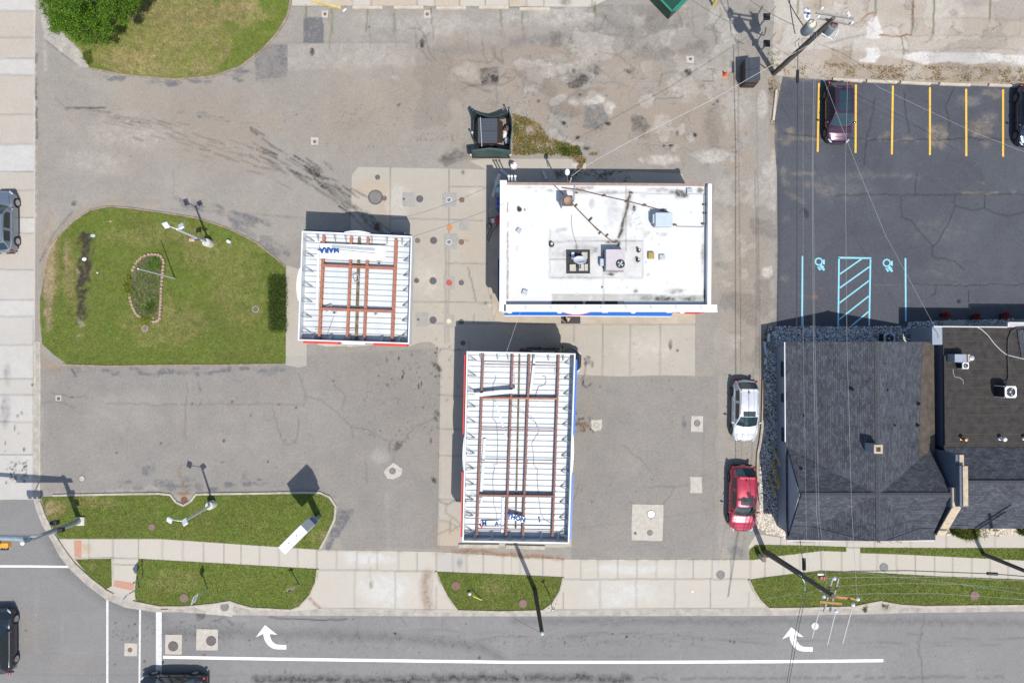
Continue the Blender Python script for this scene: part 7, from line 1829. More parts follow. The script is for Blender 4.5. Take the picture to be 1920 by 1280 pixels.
for a, b, lab in (((1447, 833), (1463, 873), 'upper yellow pole standing in the dark gravel by the house'), ((1445, 861), (1460, 916), 'middle yellow pole standing in the dark gravel by the house'), ((1440, 888), (1454, 930), 'lowest yellow pole standing in the dark gravel by the house')):
    g = MB(); p0 = P(*a, .0); p1 = P(*b, 1.5); g.cyl(p0, p1, .045, n=8)
    if 'middle' in lab: g.cyl(p0 + Vector((.16, 0, 0)), p1 + Vector((.12, .1, 0)), .03, n=8)
    tag(g.build('yellow_pole', M['gasyel']), lab, 'pole', 'yellow poles by the house')
# ------------------------------------------------------------------ poles, signs, cables
M['wood'] = mat('weathered_pole_wood', (.125, .108, .09), .9, var=.3, scale=3, streak=(6, 6, .6), bump=.4)
M['darkwood'] = mat('dark_green_stained_pole', (.05, .055, .04), .9, var=.3, scale=3, streak=(6, 6, .6), bump=.4)
M['crossarm'] = mat('yellow_brown_crossarm', (.36, .21, .055), .85, var=.25, scale=4)
M['greyarm'] = mat('grey_crossarm', (.30, .29, .27), .85, var=.2, scale=4)
M['tank'] = mat('transformer_grey', (.20, .235, .26), .5, .2, var=.15, scale=4)
M['rusttank'] = mat('transformer_rust', (.21, .12, .10), .75, .1, var=.35, scale=4)
M['insul'] = mat('pale_insulator', (.6, .63, .68), .25, var=.08)
M['mastgrey'] = mat('galvanised_mast', (.36, .42, .45), .45, .5, var=.15, scale=5)
M['palemast'] = mat('white_painted_mast', (.60, .62, .64), .45, .1, var=.08, scale=5)
M['sigyel'] = mat('signal_yellow', (.62, .30, .03), .45, var=.08)
M['cablegrey'] = mat('aluminium_cable', (.30, .32, .32), .6, .0, var=.05)
M['pedconc'] = mat('pole_footing_concrete', (.5, .48, .43), .9, var=.15, scale=4, bump=.2)

def pole_base(px, py, z0, hgt, tpx, tpy, r0, r1, t, m, nm='pole', n=12):
    q = MB(); a = P(px, py, z0); b = P(tpx, tpy, hgt)
    q.tube([a.lerp(b, i / 6) for i in range(7)], [lerp(r0, r1, i / 6) for i in range(7)], n); return q.build(nm, M[m], t, smooth=True), a, b
# lot lights
def lot_light(label, bx, by, tx, ty, heads, conc):
    t = thing('light_pole', label, 'light pole', P(bx, by, .05)[:], 0, 'twin head light poles on the lawns')
    ZL = 5.4
    _, a, b = pole_base(bx, by, .05, ZL, tx, ty, .085, .07, t, 'palemast')
    q = MB(); q.lathe(P(bx, by, .05), [(.30, 0), (.30, .72), (.27, .76), (.001, .77)], 20); q.build('footing', M['pedconc'], t, smooth=True)
    for (hx, hy, lean, rz) in heads:
        c = P(hx, hy, ZL + .15)
        q = MB(); q.tube([b + Vector((0, 0, -.05)), (b + c) / 2 + Vector((0, 0, -.02)), c + Vector((0, 0, -.18))], .03, 6); q.build('arm', M['palemast'], t)
        R_ = Matrix.Rotation(rz, 3, 'Z') @ Matrix.Rotation(lean, 3, 'X')
        q = MB(); q.box(c, (.36, .44, .14), M=R_); h_ = q.build('lamp_head', M['palemast'], t, bevel=.03)
        q = MB(); q.box(c + R_ @ Vector((0, 0, -.085)), (.30, .38, .02), M=R_); q.build('lens', M['lamp'], h_)
    return t, a, b
lp1 = lot_light('twin head light pole on the lawn island with small flag', 394, 457, 332, 430, ((311.5, 422, .75, .3), (340, 424, -.6, .5)), True)
lp2 = lot_light('twin head light pole on the corner lawn south of the lot', 400, 944, 345, 977, ((318, 974.5, .6, -.5), (347, 978, -.5, .6)), True)
fl = thing('flag', 'small striped flag on a bracket of the lawn island light pole', 'flag', P(378, 448, 2.3)[:])
q = MB(); q.bar(P(378, 449, 2.4), P(358, 446.5, 2.6), .03, .03); q.build('flag_stick', M['chrome'], fl)
M['fred'] = mat('flag_red', (.45, .03, .05), .8, var=.1); M['fwhite'] = mat('flag_white', (.7, .68, .66), .8, var=.05); M['fblue'] = mat('flag_blue', (.02, .03, .12), .8, var=.1)
q = MB()
A0, A1 = P(364, 447.5, 2.55), P(353, 448, 2.6)
dx = (A1 - A0); dn_ = P(355, 453.5, 2.1) - A1
for i in range(9):
    q.cur = i % 2
    for k in range(3):
        s0, s1 = i / 9, (i + 1) / 9
        u0, u1 = k / 3, (k + 1) / 3
        w = lambda u, s: A0 + dx * s + dn_ * u + Vector((0, 0, .05 * math.sin(u * 6 + s * 5)))
        q.add([w(u0, s0), w(u0, s1), w(u1, s1), w(u1, s0)], [(0, 1, 2, 3)])
q.build('striped_field', [M['fred'], M['fwhite']], fl)
q = MB(); q.slab([P(376, 448.5, 2.42), P(365, 447, 2.5), P(366, 450, 2.3), P(375, 451, 2.25)], .01); q.build('canton', M['fblue'], fl)
fp = thing('flagpole', 'bare white flagpole standing by the planting bed, no flag', 'flagpole', P(328, 522, .05)[:])
pole_base(328, 522, .05, 5.6, 259, 504, .05, .032, fp, 'palemast')
q = MB(); q.ball(P(259, 504, 5.62), .06, 10, 6); q.build('finial', M['whitesteel'], fp)
g = MB(); g.lathe(P(430.5, 453.5, .05), [(.13, 0), (.13, .28), (.10, .34), (.001, .36)], 14); tag(g.build('white_marker', M['whitesteel'], smooth=True), 'small white capped marker in the lawn right of the light pole', 'marker')

# price sign
sg = thing('station_sign', 'tall white and blue station sign seen end on at the corner lawn', 'sign', P(598, 969, .05)[:])
sb_ = P(598, 969, 0)
along = Vector((-1, -1, 0)).normalized(); thk = Vector((-along.y, along.x, 0))
MS = Matrix((along, thk, Vector((0, 0, 1)))).transposed()
q = MB(); q.box(sb_ + Vector((0, 0, 1.6)), (.42, .30, 3.2), M=MS); q.build('post', M['mastgrey'], sg, bevel=.03)
q = MB(); q.box(sb_ + Vector((0, 0, 3.75)), (1.9, .56, .9), M=MS); q.build('lower_cabinet', mat('sign_blue', (.01, .06, .33), .4, var=.06), sg, bevel=.03)
q = MB(); q.box(sb_ + along * .02 + Vector((0, 0, 5.15)), (2.1, .64, 1.85), M=MS); cb = q.build('upper_cabinet', M['panelwarm'], sg, bevel=.04)
for s in (-1, 1):
    q = MB(); q.box(sb_ + thk * (s * .325) + Vector((0, 0, 5.15)), (1.9, .02, 1.65), M=MS); q.build('sign_face', M['stripgrey'], cb)
q = MB(); q.box(sb_ + thk * .18 + Vector((0, 0, 6.085)), (2.0, .012, .02), M=MS); q.build('roof_seam', M['navyp'], cb)
for s in (-.35, .35):
    q = MB(); q.cyl(sb_ + along * s + Vector((0, 0, 6.07)), sb_ + along * s + Vector((0, 0, 6.12)), .035, n=8); q.build('bolt', M['trim'], cb)

# traffic signal mast at the corner
tm = thing('traffic_signal_mast', 'grey traffic signal mast leaning out over the corner with a long arm', 'traffic signal', P(150, 976, .05)[:])
_, a, b = pole_base(150, 976, .05, 6.3, 42, 1017.5, .20, .15, tm, 'mastgrey', n=16)
q = MB(); q.box(P(151, 976.5, .14), (.62, .62, .20)); q.build('base_plate', M['pedconc'], tm, bevel=.02)
q = MB(); q.tube([P(56, 1010, 5.7), P(20, 1008, 5.75), P(-160, 1004, 6.2)], [.20, .18, .12], 14); arm = q.build('mast_arm', M['mastgrey'], tm, smooth=True)
q = MB(); q.lathe(P(42, 1017.5, 6.3), [(.15, 0), (.16, .02), (.10, .08), (.001, .10)], 14); q.build('cap', M['palemast'], tm)
q = MB(); q.tube([P(62, 1004, 5.4), P(60, 1012, 5.7), P(54, 1018, 5.9)], .03, 6); q.build('clamp', M['galv'], tm)
q = MB(); q.box(P(15, 1003.5, 5.35), (4.2, .03, .62)); q.build('street_name_sign', M['panelwarm'], tm)
for dx, dy, dz in ((-4, -8, 0), (6, 6, -.15)):
    c = P(108 + dx, 987 + dy, 2.9 + dz); q = MB(); q.box(c, (.36, .30, .42)); h_ = q.build('pedestrian_signal', M['blackp'], tm, bevel=.02)
    q = MB(); q.box(c + Vector((-.22, 0, .12)), (.16, .26, .06)); q.build('visor', M['trim'], h_)
c = P(2, 1021, 4.9); q = MB(); q.box(c, (1.15, .34, .36)); h_ = q.build('signal_head', M['sigyel'], tm, bevel=.02)
for k in range(3):
    q = MB(); q.cyl(c + Vector((-.36 + k * .36, -.17, 0)), c + Vector((-.36 + k * .36, -.34, .0)), .14, n=14, cap=False); q.build('lens_hood', M['blackp'], h_)
q = MB(); q.bar(P(2, 1010, 5.6), c + Vector((0, .05, .1)), .06, .06); q.build('hanger', M['trim'], tm)
# street signs (text lines too small to read are only dark bands)
def street_sign(label, bx, by, tx, ty, ht, w, h, rz, m='palemast', nm='street_sign', post='galv', marks=True):
    t = thing(nm, label, 'sign', P(bx, by, .05)[:])
    q = MB(); a = P(bx, by, .05); b = P(tx, ty, ht); q.bar(a, b, .06, .05); q.build('post', M[post], t)
    d = (b - a).normalized(); c = b - d * (h * .45)
    R_ = Matrix.Rotation(rz, 3, 'Z')
    q = MB(); q.box(c + R_ @ Vector((0, -.05, 0)), (w, .015, h), M=R_); s_ = q.build('plate', M[m], t)
    if marks:
        for k in range(3):
            q = MB(); q.box(c + R_ @ Vector((0, -.061, h * (.24 - .24 * k))), (w * (.7 - .1 * k), .004, h * .10), M=R_); q.build('legend_bar', M['trim'], s_)
    return t
street_sign('white street sign on a post, nearest the corner crosswalk ramp', 261, 1101, 229, 1121, 2.9, .62, .76, .95)
street_sign('white street sign on a post beside the pinkish lid in the verge', 389, 1103, 360, 1125, 2.8, .62, .76, 1.25)
street_sign('thin grey post with small button box behind the corner ramp', 268, 1083, 249, 1092, 2.1, .12, .2, .8, 'trim', 'push_button_post', marks=False)
street_sign('small green sign post on the driveway edge of the verge', 561, 1096, 539, 1108, 2.1, .34, .34, .3, 'green_sign' if 'green_sign' in M else M.setdefault('green_sign', mat('green_sign', (.02, .09, .04), .5, var=.1)).name and 'green_sign', 'small_sign', marks=False)
street_sign('leaning thin post with a white base in the short verge', 1031, 1116, 1036, 1143, 2.6, .22, .3, .4, 'galv', 'small_sign', marks=False)
g = MB(); g.cyl(P(903, 1124, .1), P(887, 1117, .7), .035, n=8); tag(g.build('marker_post', mat('yellow_marker', (.62, .58, .12), .5, var=.1)), 'yellow marker rod leaning in the short verge', 'marker')
g = MB(); g.lathe(P(881, 1111, .06), [(.14, 0), (.12, .25), (.05, .3), (.001, .31)], 12); tag(g.build('pale_stub', M['stripgrey']), 'pale worn stub beside the yellow rod in the short verge', 'stub')
c = P(1424, 1041, .05); t = thing('utility_pedestal', 'small grey pink utility pedestal at the foot of the street pole', 'utility box', c[:])
q = MB(); q.box(c + Vector((0, 0, .45)), (.24, .34, .9)); q.build('cabinet', M['galv'], t, bevel=.02); q = MB(); q.box(c + Vector((0, 0, .93)), (.28, .38, .06)); q.build('lid', M['purple_iron'], t)

# utility poles
def insul(q, p, r=.05): q.lathe(p, [(r * .5, 0), (r, .05), (r * .6, .09), (r, .14), (r * .5, .20), (.001, .22)], 10)
np_ = thing('utility_pole', 'leaning wooden utility pole with two transformers and a street lamp behind the car park', 'utility pole', P(1451, 138, 0)[:])
_, a, b = pole_base(1451, 138, 0, 10.0, 1563, 34, .19, .12, np_, 'wood')
def onp(s): return a.lerp(b, s)
for (x0, y0, x1, y1, z) in ((1530, 24, 1600, 35, 9.75), (1534, 34, 1594, 46, 9.35)):
    q = MB(); q.bar(P(x0, y0, z), P(x1, y1, z), .10, .13); q.build('crossarm', M['greyarm'], np_)
q = MB()
for x, y, z in ((1540, 17, 9.85), (1533, 33, 9.6), (1588, 26, 9.85), (1596, 44, 9.5), (1590, 30, 9.8)): insul(q, P(x, y, z), .09)
q.build('insulator', M['insul'], np_)
def transformer(x, y, z, m, top, rz):
    c = P(x, y, z); q = MB(); q.lathe(c, [(.001, -.02), (.30, 0), (.34, .08), (.34, 1.0), (.30, 1.06), (.001, 1.10)], 20); o = q.build('transformer', M[m], np_, smooth=True)
    q = MB(); insul(q, c + Vector((.08, .06, 1.08)), .09); insul(q, c + Vector((-.1, -.05, 1.08)), .07); q.build('bushing', M['insul'] if top else M['rusttank'], o)
    q = MB(); q.lathe(c + Vector((0, 0, 1.07)), [(.24, 0), (.22, .05), (.001, .06)], 16); q.build('lid', M[top] if top else M['rusttank'], o)
    q = MB(); q.bar(c + Vector((0, 0, .55)), onp(.72), .10, .20); q.build('bracket', M['galv'], o)
transformer(1509, 60, 7.3, 'tank', 'cream', 0)
transformer(1548, 61, 7.4, 'tank', None, 0)
q = MB(); c = P(1513, 26, 8.6); q.tube([onp(.70), onp(.70) + Vector((-.4, .8, .5)), c + Vector((0, -.5, 0))], .03, 6); q.build('lamp_arm', M['galv'], np_)
q = MB(); q.ball(c, .24, 14, 8, (1, 1.75, .5)); lh = q.build('lamp_head', M['whitesteel'], np_, smooth=True)
q = MB(); q.cyl(c + Vector((0.02, -.1, .10)), c + Vector((0.02, -.1, .17)), .055, n=8); q.build('photocell', M['trim'], lh)
q = MB(); q.tube([onp(.80), onp(.78) + Vector((.25, -.1, 0)), P(1560, 74, 7.2), P(1566, 68, 7.4), P(1572, 56, 7.6)], .05, 8); q.build('drop_loop', M['stripgrey'], np_)
q = MB(); q.tube([onp(.03) + Vector((.1, -.12, 0)), onp(.45) + Vector((.12, -.13, 0)), onp(.85) + Vector((.12, -.1, 0))], .03, 6); q.build('conduit', M['wire'], np_)
for x0, y0, x1, y1 in ((1500, 72, 1492, 88), (1530, 60, 1520, 74), (1498, 80, 1508, 92)):
    q = MB(); q.tube([P(x0, y0, 7.2), P((x0 + x1) / 2 - 6, (y0 + y1) / 2, 6.9), P(x1, y1, 6.8)], .022, 6); q.build('jumper_cable', M['wire'], np_)
gw = MB(); gw.cyl(P(1436, 128, .1), P(1452, 118, 2.2), .045, n=8); tag(gw.build('guy_guard', M['gasyel']), 'yellow guy wire guard beside the foot of the leaning utility pole', 'guy guard')
for y, lab in ((32, 'upper of two black square boxes on a post beside the utility pole'), (82, 'lower of two black square boxes on a post beside the utility pole')):
    c = P(1437.5, y, 1.4); t = thing('black_box_post', lab, 'utility box', (c.x, c.y, 0), 0, 'black boxes by the utility pole')
    q = MB(); q.box((c.x, c.y, 1.42), (.46, .46, .14)); q.build('box', M['blackp'], t)
    q = MB(); q.box((c.x, c.y, .67), (.10, .10, 1.35)); q.build('post', M['galv'], t)
    q = MB(); q.bar((c.x + .22, c.y + .22, 1.4), (c.x + .62, c.y + .72, 1.6), .06, .05); q.build('bracket', M['purple_iron'], t)

sp_ = thing('utility_pole', 'leaning wooden utility pole with yellow crossarms by the street', 'utility pole', P(1433, 1033, 0)[:])
_, a, b = pole_base(1433, 1033, 0, 10.4, 1563, 1117, .20, .13, sp_, 'wood')
a2, b2_ = a.copy(), b.copy()
def ons(s): return a2.lerp(b2_, s)
for (x0, y0, x1, y1, z, w_) in ((1556, 1117, 1604, 1122, 9.9, .15), (1536, 1127, 1578, 1131, 10.2, .15)):
    q = MB(); q.bar(P(x0, y0, z), P(x1, y1, z), w_, .12); q.build('crossarm', M['crossarm'], sp_)
for (x0, y0, x1, y1, z) in ((1562, 1082, 1548, 1125, 9.2), (1572, 1084, 1563, 1118, 9.2), (1552, 1118, 1545, 1146, 9.6), (1562, 1120, 1556, 1146, 9.6)):
    q = MB(); q.bar(P(x0, y0, z), P(x1, y1, z), .09, .10); q.build('crossarm', M['greyarm'], sp_)
q = MB()
for x, y, z in ((1607, 1121.5, 10.0), (1543.5, 1117, 9.9), (1566, 1144, 10.0), (1598, 1132, 10.2), (1563, 1083, 9.3), (1540, 1104, 8)): insul(q, P(x, y, z), .11)
q.build('insulator', M['insul'], sp_)
q = MB(); q.tube([ons(.1) + Vector((.15, -.15, 0)), ons(.35) + Vector((.17, -.18, 0)), P(1503, 1080, 6.6), P(1509, 1092, 6.6), P(1509, 1106, 6.8)], .035, 6); q.build('conduit', M['stripgrey'], sp_)
q = MB(); q.tube([ons(.05) + Vector((.05, .18, 0)), ons(.6) + Vector((.04, .17, 0))], .05, 6); q.build('conduit', M['wire'], sp_)
q = MB(); q.box(P(1541, 1082, 7.6), (.32, .22, .3)); q.build('fuse_box', M['redpl'], sp_, bevel=.02)
q = MB(); q.box(P(1538, 1076, 7.6), (.36, .10, .12)); q.build('clamp', M['whitesteel'], sp_)
s3 = thing('leaning_pole', 'slim dark green pole leaning over the street below the south canopy', 'pole', P(1003, 1106, 0)[:])
_, a, b = pole_base(1003, 1106, 0, 8.2, 1016.5, 1187, .17, .12, s3, 'darkwood')
q = MB(); q.lathe(b, [(.12, 0), (.13, .03), (.05, .08), (.001, .09)], 10); q.build('pole_cap', M['galv'], s3)
TP3 = b

ep = thing('utility_pole', 'dark utility pole at the right edge leaning out of the frame over the pavement', 'utility pole', P(1843, 1038, 0)[:])
pole_base(1843, 1038, 0, 10.4, 2066, 1128, .15, .11, ep, 'wood')
for dy, L_ in ((0, 1.2), (-.5, 1.0)):
    q = MB(); c = P(2066, 1128, 10.1); q.bar(c + Vector((-L_ * .7, -L_ + dy, 0)), c + Vector((L_ * .7, L_ + dy, 0)), .12, .14); q.build('crossarm', M['greyarm'], ep)

def wire(label, pts, r=.02, m='wire', sag=0.0, group=None, name='overhead_cable'):
    """pts: (px, py, z) along the span; sag added between end points"""
    W_ = [P(*p) for p in pts]; out = []
    for i, (p, q_) in enumerate(zip(W_[:-1], W_[1:])):
        n = 10
        for k in range(n):
            s = k / n; v = p.lerp(q_, s); v.z -= sag * 4 * s * (1 - s); out.append(v)
    out.append(W_[-1])
    g = MB(); g.tube(out, r * (1 if m == 'wire' else .5), 5); return tag(g.build(name, M[m]), label, 'cable', group)
def splice(label, a, b, r=.1):
    g = MB(); g.cyl(P(*a), P(*b), r, n=10); return tag(g.build('cable_splice', M['blackp']), label, 'splice case', 'splice cases on the cables')
wire('thick black cable from the north utility pole to the street pole, leftmost of the bundle', [(1496, 92, 7.4), (1494.5, 320, 7.0), (1494, 640, 7.0), (1499, 1000, 7.2), (1508, 1078, 7.4)], .024)
wire('pale grey cable between the two utility poles, second from the left', [(1506, 95, 7.8), (1506, 640, 7.6), (1512, 1000, 7.6), (1517, 1085, 7.8)], .011, 'cablegrey')
wire('pale cable between the two utility poles, left of a close pair', [(1527, 60, 8.4), (1523, 320, 8.1), (1525, 640, 8.0), (1531, 960, 8.2), (1545, 1112, 8.8)], .02, 'cablegrey')
wire('pale cable between the two utility poles, right of a close pair', [(1531, 60, 8.6), (1524.8, 320, 8.3), (1528, 640, 8.2), (1535.5, 960, 8.4), (1553, 1118, 9.2)], .014, 'cablegrey')
wire('pale cable between the utility poles, far right, crossing the purple SUV', [(1596, 42, 9.6), (1589, 160, 9.3), (1585, 320, 9.1), (1588, 640, 9.0), (1597, 960, 9.3), (1607, 1120, 10.1)], .017, 'cablegrey')
wire('dark cable from the north utility pole across the car park to the flat roofed building', [(1506, 90, 7.4), (1545, 150, 6.6), (1602, 300, 5.2), (1660, 440, 4.0), (1749, 606, 3.4), (1764, 624, 3.3)], .015, 'cablegrey')
wire('twisted pair cable running east from the north utility pole, upper one', [(1534, 80, 7.6), (1590, 118, 7.3), (1650, 165, 7.1), (1750, 212, 7.0), (1830, 250, 7.0), (1960, 300, 7.0)], .015, 'cablegrey')
wire('thin dark cable running east from the north utility pole, lower one', [(1534, 82, 7.2), (1580, 100, 6.9), (1660, 152, 6.6), (1740, 198, 6.5), (1840, 246, 6.5), (1960, 320, 6.5)], .012)
wire('white service drop from the north utility pole to the store mast', [(1540, 72, 7.6), (1440, 127, 6.9), (1330, 190, 6.4), (1200, 255, 5.9), (1130, 293, 5.6), (1092, 315, 5.5), (1071, 331, 5.45)], .026, 'whitecable')
for (x0, y0, x1, y1, z, r, lab) in ((1460, -40, 1506, 48, 8.0, .03, 'thick black cable entering at the top edge toward the north utility pole'), (1478, -40, 1491, 64, 7.4, .03, 'black cable with splice coming straight down from the top edge'), (1398, -6, 1490, 48, 7.2, .016, 'thin black cable slanting in from the top edge left of the pole')):
    wire(lab, [(x0, y0, z), (x1, y1, z)], r, 'wire', .2)
wire('thin wire stay running from the pale mast on the store front to the south canopy', [(976, 584, 4.5), (950, 659, 4.6)], .017, 'whitecable', .05)
wire('thin grey wire from the west canopy corner to the store roof', [(772, 444, 4.6), (850, 418, 4.4), (945, 382, 4.75)], .011, 'wire', .1)
wire('pale wire from the leaning street pole to the pole with crossarms', [(TP3 and 1017, 1187, 8.1), (1180, 1160, 7.7), (1440, 1122, 7.6), (1556, 1106, 8.6)], .011, 'cablegrey', .1)
wire('thin stay from the leaning street pole toward the kerb', [(1014, 1185, 7.9), (962, 1157, .3)], .010, 'wire')
E = 2060
wire('thick black cable running east along the street, northernmost of the group', [(1512, 1076, 7.4), (1600, 1070, 7.1), (1700, 1069, 7.0), (1860, 1075, 7.1), (1960, 1083, 7.2)], .03)
wire('pale cable running east along the street just below the black one', [(1523, 1084, 7.9), (1640, 1081, 7.7), (1760, 1081, 7.7), (1960, 1090, 7.9)], .018, 'cablegrey')
wire('pale cable running east along the street from the grey crossarm', [(1572, 1098, 9.2), (1680, 1093, 8.9), (1790, 1094, 8.9), (1960, 1106, 9.1)], .015, 'cablegrey')
wire('pale cable slanting down east from the street pole', [(1580, 1070, 8.0), (1640, 1076, 8.0), (1780, 1092, 8.2), (1960, 1118, 8.6)], .013, 'cablegrey')
wire('pale cable running east along the street, southernmost of the group', [(1566, 1115, 10.1), (1640, 1112, 9.8), (1760, 1112, 9.7), (1960, 1126, 9.9)], .016, 'cablegrey')
for (pts, r, m, lab) in (([(1511, 1090, 7), (1492, 1180, 6.9), (1474, 1290, 6.8)], .02, 'wire', 'dark cable crossing the road southward, left of a close pair'), ([(1516, 1095, 7.2), (1500, 1165, 7.0), (1478, 1290, 6.9)], .02, 'wire', 'dark cable crossing the road southward, right of a close pair'),
                        ([(1543, 1118, 9.9), (1536, 1144, 9.7), (1523, 1195, 9.4), (1500, 1290, 9.2)], .016, 'cablegrey', 'pale cable crossing the road southward, leftmost of three'), ([(1567, 1146, 10), (1552, 1206, 9.6), (1532, 1290, 9.4)], .016, 'cablegrey', 'pale cable crossing the road southward, middle of three'), ([(1599, 1134, 10.2), (1580, 1206, 9.8), (1560, 1290, 9.6)], .016, 'cablegrey', 'pale cable crossing the road southward, rightmost of three')):
    wire(lab, pts, r, m)
for (p, q_, lab, r) in (((1536, 1144, 9.7), (1523, 1194, 9.4), 'white sleeve on the leftmost pale road crossing cable', .03), ((1566, 1149, 10), (1551.5, 1208, 9.6), 'white sleeve on the middle pale road crossing cable', .03), ((1597, 1142, 10.15), (1580, 1205, 9.8), 'white sleeve on the rightmost pale road crossing cable', .03)):
    g = MB(); g.cyl(P(*p), P(*q_), r, n=8); tag(g.build('cable_sleeve', M['whitecable']), lab, 'cable sleeve', 'white cable sleeves over the road')
splice('black splice case hanging by the corner of the sealed car park', (1495.6, 132, 7.38), (1495.4, 155, 7.36))
splice('black splice case on the thick cable close to the street pole', (1507.2, 1046, 7.32), (1507.6, 1068, 7.38), .12)
splice('black splice case on the eastward cable near the right edge', (1851, 1074.4, 7.1), (1870, 1075.4, 7.1), .10)
# ------------------------------------------------------------------ vegetation
LEAF = vc_mat('leaf_clumps', 0.6, 0.35)
M['bark'] = mat('bark', (.10, .075, .055), .9, var=.3, scale=5, bump=.5)
def leaf_cloud(centres, n, size, pal, up=.6):
    """small leaf quads through the volume of several ellipsoids: (x,y,z,rx,ry,rz,weight)"""
    C = np.array(centres); w = C[:, 6] / C[:, 6].sum()
    k = NR.choice(len(C), n, p=w); c = C[k]
    d = NR.normal(0, 1, (n, 3)); d /= np.linalg.norm(d, axis=1)[:, None]
    r = NR.uniform(0, 1, n) ** .42
    # twigs: gather leaves into clumps
    pos = c[:, :3] + d * c[:, 3:6] * r[:, None]
    cl = pos[NR.integers(0, n, n // 14)]
    j = NR.integers(0, len(cl), n)
    near = NR.random(n) < .75
    pos[near] = cl[j[near]] + NR.normal(0, size * 1.7, (near.sum(), 3)) * np.array([1, 1, .6])
    s = size * NR.uniform(.6, 1.35, n)
    nrm = d * .7 + NR.normal(0, .55, (n, 3)); nrm[:, 2] += up; nrm /= np.linalg.norm(nrm, axis=1)[:, None]
    a = NR.normal(0, 1, (n, 3)); u = np.cross(nrm, a); u /= np.linalg.norm(u, axis=1)[:, None]; v = np.cross(nrm, u)
    V = np.stack([pos - u * s[:, None] * .75, pos - v * s[:, None] * .38, pos + u * s[:, None] * .75, pos + v * s[:, None] * .38], 1)
    pal = np.array(pal); col = pal[NR.integers(0, len(pal), n)] * NR.uniform(.75, 1.25, (n, 1))
    tw = np.zeros(n); tw[near] = (j[near] % 7) / 7.0
    col = col * (0.8 + .4 * tw)[:, None]
    return V.reshape(-1, 3), np.arange(n * 4).reshape(-1, 4), np.repeat(col, 4, 0)
tb_ = P(176, 8, 0)
tree = thing('leafy_tree', 'bright green leafy tree at the top left on the dry lawn', 'tree', tb_[:])
q = MB(); q.tube([tb_, tb_ + Vector((.05, 0, 1.2)), tb_ + Vector((-.05, .1, 2.6)), tb_ + Vector((0, .1, 4.2))], [.22, .18, .14, .05], 10)
q.build('trunk', M['bark'], tree, smooth=True)
lobes = []
for (px, py, z, r, wgt) in ((150, 0, 3.9, 1.6, 3), (195, -8, 4.1, 1.6, 3), (115, -22, 3.6, 1.5, 2.5), (218, 18, 3.3, 1.25, 2), (172, 48, 3.0, 1.35, 2.4), (132, 34, 3.0, 1.25, 2), (238, -18, 3.5, 1.2, 1.6), (170, -60, 4.2, 1.8, 3), (100, 8, 2.7, .85, 1), (196, 62, 2.3, .8, .9), (120, -60, 3.4, 1.5, 2), (225, -60, 3.6, 1.5, 2), (160, 72, 1.9, .6, .5), (248, 8, 2.7, .7, .6), (110, 48, 2.3, .6, .5), (170, -110, 3.8, 1.6, 1.8), (92, -10, 2.8, .7, .6)):
    c = P(px, py, z); lobes.append((c.x, c.y, c.z, r, r, r * .8, wgt))
    q = MB(); q.tube([tb_ + Vector((0, .05, 1.6 + .1 * (px % 7))), (tb_ + Vector((0, 0, 2.6)) + c) / 2, c], [.09, .06, .02], 6); q.build('limb', M['bark'], tree)
sub_ = []
for (x, y, z, rx, ry, rz, w) in lobes:
    for i in range(9):
        d = Vector((RN.gauss(0, 1), RN.gauss(0, 1), abs(RN.gauss(0, .8)))).normalized(); k = RN.uniform(.24, .42)
        sub_.append((x + d.x * rx * .8, y + d.y * ry * .8, z + d.z * rz * .85, rx * k, ry * k, rz * k * .7, w * k))
lobes = [(x, y, z, rx * .75, ry * .75, rz * .75, w * .28) for (x, y, z, rx, ry, rz, w) in lobes] + sub_
V, F, C = leaf_cloud(lobes, 56000, .078, [(.085, .18, .012), (.12, .23, .018), (.045, .10, .010), (.16, .27, .025), (.09, .19, .010)])
V -= np.array(tb_[:])
mesh_tris('crown', V, F, C, LEAF, tree)
# clipped hedge
hc = P(520, 573, 0)
hedge = thing('clipped_hedge', 'dark green clipped hedge along the right end of the lawn island', 'hedge', hc[:])
ls = []
for i in range(9):
    for k in range(2):
        c = P(512 + k * 15, 528 + i * 11, .62); ls.append((c.x, c.y, c.z, .40, .34, .36, 1))
V, F, C = leaf_cloud(ls, 9000, .06, [(.055, .095, .014), (.08, .12, .016), (.04, .07, .012), (.09, .125, .02)], .9)
V -= np.array(hc[:]); mesh_tris('foliage', V, F, C, LEAF, hedge)
q = MB(); a, b = P(503, 522, 0), P(535, 626, 0)
for i in range(6): c = P(519, 528 + i * 18, 0); q.cyl(c, c + Vector((0, 0, .8)), .05, .02, n=6)
q.build('stem', M['bark'], hedge)
